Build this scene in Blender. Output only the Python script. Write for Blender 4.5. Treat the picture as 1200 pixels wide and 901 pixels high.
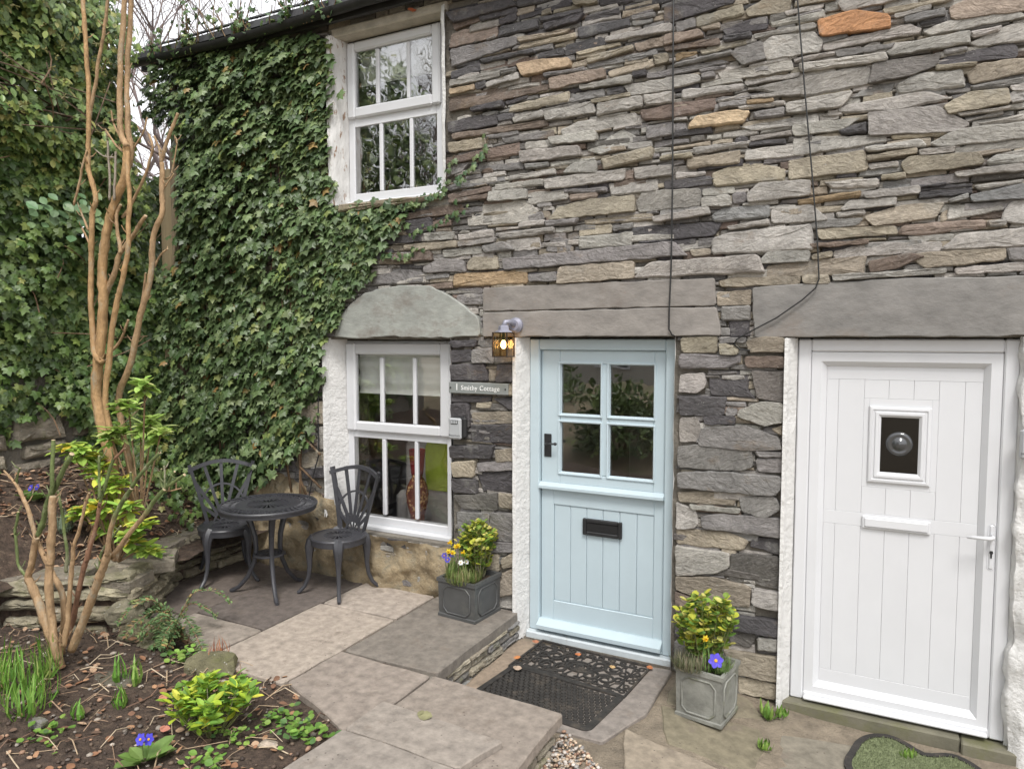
import bpy, math, random
import numpy as np
from mathutils import Vector, Matrix, noise

# ------------------------------------------------------------------ camera, sky, sun, exposure
for o in list(bpy.data.objects):
    bpy.data.objects.remove(o, do_unlink=True)
SC = bpy.context.scene
COL = SC.collection
R = math.radians
cam_d = bpy.data.cameras.new('camera')
cam_d.sensor_width = 36.0
cam_d.lens = 25.32
cam_d.clip_start = 0.05
cam_d.clip_end = 400.0
cam = bpy.data.objects.new('camera', cam_d)
COL.objects.link(cam)
cam.location = (0.0, -4.37, 1.98)
cam.rotation_euler = (R(90 - 3.72), 0.0, R(27.5))
SC.camera = cam

SUN_EL, SUN_AZ = 56.0, 152.0          # high soft sun behind the cloud, behind the viewer's shoulder
world = bpy.data.worlds.new('World')
SC.world = world
world.use_nodes = True
wn = world.node_tree.nodes
wl = world.node_tree.links
wn.clear()
sky = wn.new('ShaderNodeTexSky')
sky.sky_type = 'NISHITA'
sky.sun_disc = False
sky.sun_elevation = R(SUN_EL)
sky.sun_rotation = R(SUN_AZ)
sky.air_density = 1.0
sky.dust_density = 4.0
sky.ozone_density = 1.0
hs = wn.new('ShaderNodeHueSaturation')
hs.inputs['Saturation'].default_value = 0.10
mxw = wn.new('ShaderNodeMix')
mxw.data_type = 'RGBA'
mxw.inputs[0].default_value = 0.62
mxw.inputs[7].default_value = (9.9, 10.05, 10.4, 1)      # even cloud cover
bg = wn.new('ShaderNodeBackground')
bg.inputs['Strength'].default_value = 0.10
wo = wn.new('ShaderNodeOutputWorld')
wl.new(sky.outputs[0], hs.inputs['Color'])
wl.new(hs.outputs[0], mxw.inputs[6])
wl.new(mxw.outputs[2], bg.inputs['Color'])
wl.new(bg.outputs[0], wo.inputs['Surface'])

sun_d = bpy.data.lights.new('sun', 'SUN')
sun_d.energy = 1.3
sun_d.angle = R(16)
sun_d.color = (1.0, 0.97, 0.93)
sun = bpy.data.objects.new('sun', sun_d)
COL.objects.link(sun)
sun.location = (5, -10, 14)
az = R(SUN_AZ)
sdir = Vector((math.sin(az) * math.cos(R(SUN_EL)), math.cos(az) * math.cos(R(SUN_EL)), math.sin(R(SUN_EL))))
sun.rotation_euler = (-sdir).to_track_quat('-Z', 'Y').to_euler()

SC.render.engine = 'CYCLES'
SC.view_settings.view_transform = 'Standard'
SC.view_settings.look = 'None'
SC.view_settings.gamma = 1.0
SC.view_settings.exposure = 0.90
SC.view_settings.use_curve_mapping = False

# ------------------------------------------------------------------ helpers
RN = random.Random(11)
OFF = {}


def tag(o, label, cat, group=None):
    o['label'] = label
    o['category'] = cat
    if group:
        o['group'] = group
    return o


def thing(name, label, cat, loc=(0, 0, 0), rotz=0.0, group=None):
    o = bpy.data.objects.new(name, None)
    o.empty_display_size = 0.1
    COL.objects.link(o)
    o.location = loc
    o.rotation_euler = (0, 0, rotz)
    OFF[o.name] = Vector((0, 0, 0))
    return tag(o, label, cat, group)


class MB:
    """collects vertices, faces and a tint per vertex"""

    def __init__(self):
        self.v, self.f, self.t = [], [], []

    def add(self, vs, fs, tint=(1, 1, 1)):
        n = len(self.v)
        self.v.extend([tuple(p) for p in vs])
        self.f.extend([tuple(i + n for i in q) for q in fs])
        if isinstance(tint, list):
            self.t.extend(tint)
        else:
            self.t.extend([tint] * len(vs))
        return self

    def box(self, x0, x1, y0, y1, z0, z1, bev=0.0, tint=(1, 1, 1)):
        if bev <= 0:
            vs = [(x, y, z) for x in (x0, x1) for y in (y0, y1) for z in (z0, z1)]
            return self.add(vs, [(0, 1, 3, 2), (4, 6, 7, 5), (0, 4, 5, 1), (2, 3, 7, 6), (0, 2, 6, 4), (1, 5, 7, 3)], tint)
        b = bev
        vs, idx = [], {}
        for i, (x, sx) in enumerate(((x0, 1), (x1, -1))):
            for j, (y, sy) in enumerate(((y0, 1), (y1, -1))):
                for k, (z, sz) in enumerate(((z0, 1), (z1, -1))):
                    for a in range(3):
                        idx[(i, j, k, a)] = len(vs)
                        vs.append((x + (0 if a == 0 else sx * b), y + (0 if a == 1 else sy * b), z + (0 if a == 2 else sz * b)))
        g = lambda i, j, k, a: idx[(i, j, k, a)]
        fs = []
        for i in (0, 1):
            fs.append((g(i, 0, 0, 0), g(i, 0, 1, 0), g(i, 1, 1, 0), g(i, 1, 0, 0)))
            fs.append((g(0, i, 0, 1), g(0, i, 1, 1), g(1, i, 1, 1), g(1, i, 0, 1)))
            fs.append((g(0, 0, i, 2), g(0, 1, i, 2), g(1, 1, i, 2), g(1, 0, i, 2)))
        for i in (0, 1):
            for j in (0, 1):
                fs.append((g(i, j, 0, 0), g(i, j, 1, 0), g(i, j, 1, 1), g(i, j, 0, 1)))
                fs.append((g(i, 0, j, 0), g(i, 1, j, 0), g(i, 1, j, 2), g(i, 0, j, 2)))
                fs.append((g(0, i, j, 1), g(1, i, j, 1), g(1, i, j, 2), g(0, i, j, 2)))
                for k in (0, 1):
                    fs.append((g(i, j, k, 0), g(i, j, k, 1), g(i, j, k, 2)))
        return self.add(vs, fs, tint)

    def tube(self, pts, rad, n=6, tint=(1, 1, 1), cap=True, closed=False):
        P = [Vector(p) for p in pts]
        m = len(P)
        if not isinstance(rad, (list, tuple)):
            rad = [rad] * m
        vs, fs, tn = [], [], []
        prev = None
        for i in range(m):
            if closed:
                d = P[(i + 1) % m] - P[i - 1]
            else:
                d = P[min(i + 1, m - 1)] - P[max(i - 1, 0)]
            if d.length < 1e-9:
                d = Vector((0, 0, 1))
            d.normalize()
            if prev is None:
                a = Vector((0, 0, 1)) if abs(d.z) < 0.9 else Vector((1, 0, 0))
                u = d.cross(a).normalized()
            else:
                u = prev - d * prev.dot(d)
                u = u.normalized() if u.length > 1e-6 else d.orthogonal().normalized()
            prev = u
            w = d.cross(u)
            for k in range(n):
                a = 2 * math.pi * k / n
                vs.append(P[i] + (u * math.cos(a) + w * math.sin(a)) * rad[i])
                tn.append(tint[i] if isinstance(tint, list) else tint)
        for i in range(m if closed else m - 1):
            j = (i + 1) % m
            for k in range(n):
                l = (k + 1) % n
                fs.append((i * n + k, i * n + l, j * n + l, j * n + k))
        if cap and not closed:
            fs.append(tuple(range(n))[::-1])
            fs.append(tuple((m - 1) * n + k for k in range(n)))
        return self.add(vs, fs, tn)

    def lathe(self, prof, n=24, c=(0, 0, 0), tint=(1, 1, 1)):
        vs = [(c[0] + r * math.cos(2 * math.pi * k / n), c[1] + r * math.sin(2 * math.pi * k / n), c[2] + z) for r, z in prof for k in range(n)]
        fs = [(i * n + k, i * n + (k + 1) % n, (i + 1) * n + (k + 1) % n, (i + 1) * n + k) for i in range(len(prof) - 1) for k in range(n)]
        if prof[0][0] > 1e-6:
            fs.append(tuple(range(n))[::-1])
        if prof[-1][0] > 1e-6:
            fs.append(tuple((len(prof) - 1) * n + k for k in range(n)))
        return self.add(vs, fs, tint)

    def prism(self, poly, z0, z1, axis='z', tint=(1, 1, 1), bev=0.0):
        """polygon (a,b) extruded along an axis; 'z': (a,b,z), 'y': (a,y,b)"""
        n = len(poly)
        ar = sum(poly[i][0] * poly[(i + 1) % n][1] - poly[(i + 1) % n][0] * poly[i][1] for i in range(n))
        if ar < 0:
            poly = poly[::-1]
        ins = inset(poly, bev) if bev else poly
        rings = [(poly, z0), (poly, z1 - math.copysign(bev, z1 - z0)), (ins, z1)] if bev else [(poly, z0), (poly, z1)]
        vs = []
        for pl, z in rings:
            for a, b in pl:
                vs.append((a, b, z) if axis == 'z' else (a, z, b))
        fs = []
        for r in range(len(rings) - 1):
            for k in range(n):
                l = (k + 1) % n
                fs.append((r * n + k, r * n + l, (r + 1) * n + l, (r + 1) * n + k))
        fs.append(tuple(range(n))[::-1])
        fs.append(tuple((len(rings) - 1) * n + k for k in range(n)))
        return self.add(vs, fs, tint)

    def obj(self, name, mat, parent=None, smooth=False, kind=None, origin=None):
        return mesh_obj(name, self.v, self.f, self.t, mat, parent, smooth, kind, origin)


def mesh_obj(name, v, f, t, mat, parent=None, smooth=False, kind=None, origin=None):
    V = np.array(v, dtype=float)
    c = Vector((V.min(0) + V.max(0)) / 2) if origin is None else Vector(origin)
    V = V - np.array(c)
    me = bpy.data.meshes.new(name)
    me.from_pydata(V.tolist(), [], f if isinstance(f, list) else f.tolist())
    if t is not None and len(t):
        ca = me.color_attributes.new('tint', 'FLOAT_COLOR', 'POINT')
        T = np.ones((len(V), 4), dtype=np.float32)
        T[:, :3] = np.array(t, dtype=np.float32)[:, :3]
        ca.data.foreach_set('color', T.ravel())
    if smooth:
        me.polygons.foreach_set('use_smooth', [True] * len(me.polygons))
        if smooth == 'auto':
            me.set_sharp_from_angle(angle=R(28))
    me.materials.append(mat)
    me.update()
    o = bpy.data.objects.new(name, me)
    COL.objects.link(o)
    if parent is not None:
        o.parent = parent
        o.location = c - OFF[parent.name]
    else:
        o.location = c
    OFF[o.name] = c
    if kind:
        o['kind'] = kind
    return o


def inset(poly, d):
    """move a counter-clockwise outline inwards by d"""
    n = len(poly)
    out = []
    for i in range(n):
        ax, ay = poly[i - 1]
        bx, by = poly[i]
        cx, cy = poly[(i + 1) % n]
        n1 = Vector((-(by - ay), bx - ax))
        n2 = Vector((-(cy - by), cx - bx))
        n1 = n1.normalized() if n1.length > 1e-9 else n1
        n2 = n2.normalized() if n2.length > 1e-9 else n2
        m = n1 + n2
        m = m.normalized() if m.length > 1e-6 else n1
        k = d / max(0.55, m.dot(n1))
        out.append((bx + m.x * k, by + m.y * k))
    return out


def fbm(x, y, z, o=3):
    return noise.fractal(Vector((x, y, z)), 1.0, 2.0, o)


# ------------------------------------------------------------------ procedural materials
def ngroup(name):
    m = bpy.data.materials.new(name)
    m.use_nodes = True
    nt = m.node_tree
    return m, nt.nodes, nt.links, nt.nodes['Principled BSDF']


def mat(name, col=(0.5, 0.5, 0.5), rough=0.6, var=0.15, scale=6.0, bump=0.1, bscale=30.0, stretch=(1, 1, 1), attr=False, metal=0.0,
        spec=0.5, spots=None, patch=None, trans=0.0, detail=6.0):
    """noise-varied surface; spots=(colour, scale, threshold), patch=(colour, scale, amount)"""
    m, N, L, P = ngroup(name)
    tc = N.new('ShaderNodeTexCoord')
    oi = N.new('ShaderNodeObjectInfo')
    sc = N.new('ShaderNodeVectorMath')
    sc.operation = 'MULTIPLY_ADD'
    cb = N.new('ShaderNodeCombineXYZ')
    ml = N.new('ShaderNodeMath')
    ml.operation = 'MULTIPLY'
    ml.inputs[1].default_value = 37.0
    L.new(oi.outputs['Random'], ml.inputs[0])
    for k in range(3):
        L.new(ml.outputs[0], cb.inputs[k])
    L.new(tc.outputs['Object'], sc.inputs[0])
    sc.inputs[1].default_value = stretch
    L.new(cb.outputs[0], sc.inputs[2])
    co = sc.outputs[0]
    n1 = N.new('ShaderNodeTexNoise')
    n1.inputs['Scale'].default_value = scale
    n1.inputs['Detail'].default_value = detail
    n1.inputs['Roughness'].default_value = 0.62
    L.new(co, n1.inputs['Vector'])
    mr = N.new('ShaderNodeMapRange')
    mr.inputs[1].default_value = 0.28
    mr.inputs[2].default_value = 0.72
    mr.inputs[3].default_value = 1 - var
    mr.inputs[4].default_value = 1 + var
    L.new(n1.outputs['Fac'], mr.inputs[0])
    mx = N.new('ShaderNodeMix')
    mx.data_type = 'RGBA'
    mx.blend_type = 'MULTIPLY'
    mx.inputs[0].default_value = 1.0
    if attr:
        at = N.new('ShaderNodeAttribute')
        at.attribute_name = 'tint'
        L.new(at.outputs['Color'], mx.inputs[6])
    else:
        mx.inputs[6].default_value = (*col, 1)
    L.new(mr.outputs[0], mx.inputs[7])
    cur = mx.outputs[2]
    if patch:
        n2 = N.new('ShaderNodeTexNoise')
        n2.inputs['Scale'].default_value = patch[1]
        n2.inputs['Detail'].default_value = 7
        n2.inputs['Roughness'].default_value = 0.7
        L.new(co, n2.inputs['Vector'])
        r2 = N.new('ShaderNodeMapRange')
        r2.inputs[1].default_value = 0.5 + (0.5 - patch[2]) * 0.5
        r2.inputs[2].default_value = r2.inputs[1].default_value + (patch[3] if len(patch) > 3 else 0.12)
        L.new(n2.outputs['Fac'], r2.inputs[0])
        m2 = N.new('ShaderNodeMix')
        m2.data_type = 'RGBA'
        L.new(r2.outputs[0], m2.inputs[0])
        L.new(cur, m2.inputs[6])
        m2.inputs[7].default_value = (*patch[0], 1)
        cur = m2.outputs[2]
    if spots:
        vo = N.new('ShaderNodeTexVoronoi')
        vo.inputs['Scale'].default_value = spots[1]
        L.new(tc.outputs['Object'], vo.inputs['Vector'])
        r3 = N.new('ShaderNodeMapRange')
        r3.inputs[1].default_value = spots[2]
        r3.inputs[2].default_value = spots[2] * 0.6
        L.new(vo.outputs['Distance'], r3.inputs[0])
        nn = N.new('ShaderNodeTexNoise')
        nn.inputs['Scale'].default_value = spots[1] * 0.35
        L.new(co, nn.inputs['Vector'])
        r4 = N.new('ShaderNodeMapRange')
        r4.inputs[1].default_value = 0.5
        r4.inputs[2].default_value = 0.62
        L.new(nn.outputs['Fac'], r4.inputs[0])
        mm = N.new('ShaderNodeMath')
        mm.operation = 'MULTIPLY'
        L.new(r3.outputs[0], mm.inputs[0])
        L.new(r4.outputs[0], mm.inputs[1])
        m3 = N.new('ShaderNodeMix')
        m3.data_type = 'RGBA'
        L.new(mm.outputs[0], m3.inputs[0])
        L.new(cur, m3.inputs[6])
        m3.inputs[7].default_value = (*spots[0], 1)
        cur = m3.outputs[2]
    L.new(cur, P.inputs['Base Color'])
    P.inputs['Roughness'].default_value = rough
    P.inputs['Metallic'].default_value = metal
    P.inputs['Specular IOR Level'].default_value = spec
    if trans:
        P.inputs['Subsurface Weight'].default_value = 0.0
        tr = N.new('ShaderNodeBsdfTranslucent')
        L.new(cur, tr.inputs['Color'])
        ms = N.new('ShaderNodeMixShader')
        ms.inputs[0].default_value = trans
        L.new(P.outputs[0], ms.inputs[1])
        L.new(tr.outputs[0], ms.inputs[2])
        L.new(ms.outputs[0], N['Material Output'].inputs['Surface'])
    if bump:
        nb = N.new('ShaderNodeTexNoise')
        nb.inputs['Scale'].default_value = bscale
        nb.inputs['Detail'].default_value = 8
        nb.inputs['Roughness'].default_value = 0.65
        L.new(co, nb.inputs['Vector'])
        bp = N.new('ShaderNodeBump')
        bp.inputs['Strength'].default_value = min(1.0, bump * 4)
        bp.inputs['Distance'].default_value = 0.012 * min(2.0, max(0.3, bump * 6))
        L.new(nb.outputs['Fac'], bp.inputs['Height'])
        L.new(bp.outputs[0], P.inputs['Normal'])
    return m


def glass_mat(name, refl=1.0, wav=0.0, tint=(1, 1, 1), ior=1.5, rough=0.0):
    m, N, L, P = ngroup(name)
    N.remove(P)
    tr = N.new('ShaderNodeBsdfTransparent')
    tr.inputs['Color'].default_value = (*tint, 1)
    gl = N.new('ShaderNodeBsdfGlossy')
    gl.inputs['Roughness'].default_value = rough
    fr = N.new('ShaderNodeFresnel')
    ge = N.new('ShaderNodeNewGeometry')
    mi = N.new('ShaderNodeMapRange')                 # same sheet of glass from either side
    mi.inputs[3].default_value = ior
    mi.inputs[4].default_value = 1.0 / ior
    L.new(ge.outputs['Backfacing'], mi.inputs[0])
    L.new(mi.outputs[0], fr.inputs['IOR'])
    mu = N.new('ShaderNodeMath')
    mu.operation = 'MULTIPLY'
    mu.use_clamp = True
    mu.inputs[1].default_value = refl
    ms = N.new('ShaderNodeMixShader')
    L.new(fr.outputs[0], mu.inputs[0])
    L.new(mu.outputs[0], ms.inputs[0])
    L.new(tr.outputs[0], ms.inputs[1])
    L.new(gl.outputs[0], ms.inputs[2])
    L.new(ms.outputs[0], N['Material Output'].inputs['Surface'])
    if wav:
        tc = N.new('ShaderNodeTexCoord')
        nb = N.new('ShaderNodeTexNoise')
        nb.inputs['Scale'].default_value = 7.0
        nb.inputs['Detail'].default_value = 1.0
        L.new(tc.outputs['Object'], nb.inputs['Vector'])
        bp = N.new('ShaderNodeBump')
        bp.inputs['Strength'].default_value = wav
        bp.inputs['Distance'].default_value = 0.01
        L.new(nb.outputs['Fac'], bp.inputs['Height'])
        L.new(bp.outputs[0], gl.inputs['Normal'])
    return m


def slate_mat():
    """riven slate: tint attribute, bedding lines, lichen specks and rusty or pale stains of their own shape"""
    m, N, L, P = ngroup('slate_stone')
    tc = N.new('ShaderNodeTexCoord')
    oi = N.new('ShaderNodeObjectInfo')
    at = N.new('ShaderNodeAttribute')
    at.attribute_name = 'tint'
    ml = N.new('ShaderNodeMath')
    ml.operation = 'MULTIPLY'
    ml.inputs[1].default_value = 53.0
    L.new(oi.outputs['Random'], ml.inputs[0])
    cb = N.new('ShaderNodeCombineXYZ')
    for k in range(3):
        L.new(ml.outputs[0], cb.inputs[k])
    ad = N.new('ShaderNodeVectorMath')
    L.new(tc.outputs['Object'], ad.inputs[0])
    L.new(cb.outputs[0], ad.inputs[1])
    st = N.new('ShaderNodeVectorMath')
    st.operation = 'MULTIPLY'
    st.inputs[1].default_value = (1.0, 1.0, 1.9)
    rt = N.new('ShaderNodeVectorRotate')              # bedding runs at its own angle in every stone
    rt.rotation_type = 'Y_AXIS'
    ra = N.new('ShaderNodeMath')
    ra.operation = 'MULTIPLY_ADD'
    ra.inputs[1].default_value = 1.1
    ra.inputs[2].default_value = -0.55
    L.new(oi.outputs['Random'], ra.inputs[0])
    L.new(ra.outputs[0], rt.inputs['Angle'])
    L.new(ad.outputs[0], rt.inputs['Vector'])
    L.new(rt.outputs[0], st.inputs[0])

    def nz(scale, vec, det=8, rg=0.65, dist=0.0):
        n = N.new('ShaderNodeTexNoise')
        n.inputs['Scale'].default_value = scale
        n.inputs['Detail'].default_value = det
        n.inputs['Roughness'].default_value = rg
        n.inputs['Distortion'].default_value = dist
        L.new(vec, n.inputs['Vector'])
        return n.outputs['Fac']

    def rng(x, a, b, c=0.0, d=1.0):
        r = N.new('ShaderNodeMapRange')
        for i, q in enumerate((a, b, c, d)):
            r.inputs[1 + i].default_value = q
        L.new(x, r.inputs[0])
        return r.outputs[0]

    def mix(fac, a, b, mode='MIX'):
        x = N.new('ShaderNodeMix')
        x.data_type = 'RGBA'
        x.blend_type = mode
        for s, q in ((0, fac), (6, a), (7, b)):
            if isinstance(q, (int, float)):
                x.inputs[s].default_value = q
            elif isinstance(q, tuple):
                x.inputs[s].default_value = (*q, 1)
            else:
                L.new(q, x.inputs[s])
        return x.outputs[2]

    fine = rng(nz(34, st.outputs[0], 10, 0.78, 0.8), 0.28, 0.72, 0.55, 1.45)
    big = rng(nz(5, ad.outputs[0], 4), 0.3, 0.7, 0.72, 1.28)
    c = mix(1.0, at.outputs['Color'], fine, 'MULTIPLY')
    c = mix(1.0, c, big, 'MULTIPLY')
    c = mix(rng(nz(3.1, st.outputs[0], 6, 0.7), 0.60, 0.70, 0, 0.50), c, (0.21, 0.15, 0.095))
    c = mix(rng(nz(4.3, ad.outputs[0], 6, 0.7), 0.58, 0.70, 0, 0.45), c, (0.36, 0.35, 0.32))
    c = mix(rng(nz(75, ad.outputs[0], 3), 0.67, 0.73, 0, 0.7), c, (0.46, 0.45, 0.42))
    L.new(c, P.inputs['Base Color'])
    P.inputs['Roughness'].default_value = 0.62
    P.inputs['Specular IOR Level'].default_value = 0.35
    h1 = nz(17, st.outputs[0], 10, 0.74, 1.1)
    h2 = nz(7, st.outputs[0], 5, 0.6, 1.8)
    a1 = N.new('ShaderNodeMath')
    a1.operation = 'MULTIPLY_ADD'
    a1.inputs[1].default_value = 0.9
    L.new(h2, a1.inputs[0])
    L.new(h1, a1.inputs[2])
    bp = N.new('ShaderNodeBump')
    bp.inputs['Strength'].default_value = 0.75
    bp.inputs['Distance'].default_value = 0.030
    L.new(a1.outputs[0], bp.inputs['Height'])
    L.new(bp.outputs[0], P.inputs['Normal'])
    return m


M = dict(
    slate=slate_mat(),
    mortar=mat('mortar', (0.20, 0.18, 0.15), 0.95, 0.3, 9, 0.25, 40),
    lintel=mat('lintel_slate', attr=True, rough=0.7, var=0.26, scale=7, bump=0.13, bscale=18, stretch=(1, 1, 1.7), detail=13, patch=((0.20, 0.17, 0.145), 3.2, 0.42, 0.2)),
    plinth=mat('weathered_render', (0.30, 0.235, 0.145), 0.95, 0.48, 9, 0.42, 16, detail=12, patch=((0.155, 0.145, 0.11), 4.5, 0.48, 0.16), spots=((0.42, 0.38, 0.31), 60, 0.22)),
    limewash=mat('white_limewash', (0.68, 0.67, 0.65), 0.9, 0.06, 8, 0.25, 28),
    flaking=mat('flaking_white_paint', (0.68, 0.67, 0.65), 0.9, 0.06, 8, 0.22, 30, stretch=(1, 1, 0.4), patch=((0.30, 0.20, 0.14), 22, 0.36, 0.05)),
    upvc=mat('white_upvc', (0.635, 0.64, 0.655), 0.32, 0.025, 3, 0.0),
    bluepaint=mat('pale_blue_paint', (0.465, 0.555, 0.595), 0.42, 0.035, 4, 0.02, 60),
    sillgrey=mat('threshold_paint', (0.52, 0.57, 0.59), 0.6, 0.12, 7, 0.05, 50, patch=((0.35, 0.33, 0.30), 9, 0.30, 0.2)),
    glass=glass_mat('window_glass', 3.0, 0.06),
    doorglass=glass_mat('door_glass', 4.2, 0.05),
    wavyglass=glass_mat('old_window_glass', 6.0, 0.14),
    bullseye=glass_mat('bullseye_glass', 1.6, 0.0, (0.35, 0.36, 0.36)),
    iron=mat('black_iron', (0.018, 0.018, 0.019), 0.5, 0.3, 20, 0.08, 60),
    castmetal=mat('painted_cast_metal', (0.048, 0.048, 0.054), 0.42, 0.22, 14, 0.05, 90, spots=((0.35, 0.33, 0.30), 60, 0.10)),
    gutter=mat('black_gutter', (0.022, 0.021, 0.021), 0.6, 0.35, 12, 0.1, 40),
    slatewhite=mat('sign_slate', (0.235, 0.25, 0.24), 0.7, 0.12, 12, 0.05, 60),
    paintwhite=mat('white_lettering', (0.80, 0.80, 0.78), 0.7, 0.05, 10, 0),
    zinc=mat('grey_zinc', (0.30, 0.30, 0.36), 0.5, 0.12, 9, 0.03, 40, metal=0.35),
    safegrey=mat('key_safe_grey', (0.40, 0.41, 0.42), 0.42, 0.05, 10, 0.02, 90),
    black=mat('black_plastic', (0.014, 0.014, 0.015), 0.45, 0.1, 10, 0.0),
    rubber=mat('black_rubber', (0.028, 0.025, 0.022), 0.8, 0.35, 14, 0.15, 60, patch=((0.10, 0.08, 0.06), 7, 0.44, 0.2)),
    lead=mat('lead_planter', (0.095, 0.096, 0.095), 0.55, 0.2, 6, 0.06, 30, metal=0.25, patch=((0.17, 0.17, 0.15), 4, 0.36, 0.25)),
    leadmoss=mat('mossy_lead_planter', (0.225, 0.225, 0.20), 0.65, 0.42, 9, 0.12, 30, metal=0.1, detail=10, patch=((0.12, 0.125, 0.05), 6, 0.46, 0.2)),
    soil=mat('dark_soil', (0.085, 0.058, 0.042), 0.97, 0.6, 26, 0.6, 70, patch=((0.20, 0.145, 0.10), 20, 0.38, 0.12), detail=10),
    slab=mat('paving_slab', attr=True, rough=0.85, var=0.34, scale=17, bump=0.12, bscale=55, patch=((0.18, 0.145, 0.115), 6.5, 0.36, 0.18), spots=((0.10, 0.08, 0.065), 26, 0.14), detail=15),
    step=mat('greened_step_stone', (0.15, 0.14, 0.10), 0.85, 0.25, 5, 0.12, 30, patch=((0.13, 0.13, 0.055), 4, 0.45, 0.2)),
    drystone=mat('mossy_wall_stone', attr=True, rough=0.9, var=0.42, scale=14, bump=0.34, bscale=24, stretch=(1, 1, 1.6), detail=10, patch=((0.15, 0.148, 0.065), 6, 0.42, 0.16), spots=((0.46, 0.45, 0.40), 45, 0.24)),
    gravelm=mat('gravel_pebbles', attr=True, rough=0.7, var=0.15, scale=30, bump=0),
    ground=mat('earth_and_grit', (0.255, 0.21, 0.155), 0.95, 0.35, 10, 0.3, 60),
    leaf=mat('leaf', attr=True, rough=0.42, var=0.24, scale=25, bump=0, trans=0.12, spec=0.5),
    softleaf=mat('soft_leaf', attr=True, rough=0.55, var=0.15, scale=25, bump=0, trans=0.22, spec=0.35),
    bark=mat('bark', attr=True, rough=0.8, var=0.42, scale=22, bump=0.22, bscale=60, stretch=(1, 1, 0.45), patch=((0.36, 0.32, 0.24), 11, 0.40, 0.15), detail=9),
    wood=mat('old_wood', (0.20, 0.155, 0.10), 0.85, 0.35, 5, 0.15, 30, stretch=(6, 6, 0.6)),
    litter=mat('litter', attr=True, rough=0.85, var=0.2, scale=30, bump=0.1),
    roofslate=mat('roof_slate', (0.08, 0.08, 0.085), 0.6, 0.3, 7, 0.1, 30),
    inside=mat('room_plaster', (0.55, 0.52, 0.46), 0.9, 0.06, 3, 0),
    insidefloor=mat('room_floor', (0.12, 0.085, 0.06), 0.7, 0.2, 4, 0),
    blind=mat('blind_linen', (0.80, 0.82, 0.76), 0.9, 0.05, 8, 0.05, 90, trans=0.1),
    lime=mat('lime_wool', (0.36, 0.46, 0.05), 0.9, 0.1, 30, 0.1, 90),
    chairgrey=mat('pale_upholstery', (0.42, 0.40, 0.38), 0.9, 0.06, 10, 0.05, 90),
    vase=mat('mosaic_vase', (0.17, 0.05, 0.03), 0.25, 0.4, 12, 0, spots=((0.62, 0.40, 0.18), 45, 0.6)),
    crimson=mat('red_fabric', (0.25, 0.015, 0.015), 0.8, 0.1, 10, 0),
    turfmat=mat('green_turf_pile', (0.30, 0.345, 0.18), 0.95, 0.3, 90, 0.6, 150),
    cable=mat('cable_black', (0.02, 0.02, 0.02), 0.5, 0.1, 10, 0),
    opposite=mat('cream_render', (0.45, 0.43, 0.38), 0.9, 0.08, 3, 0.05, 20),
)

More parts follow.
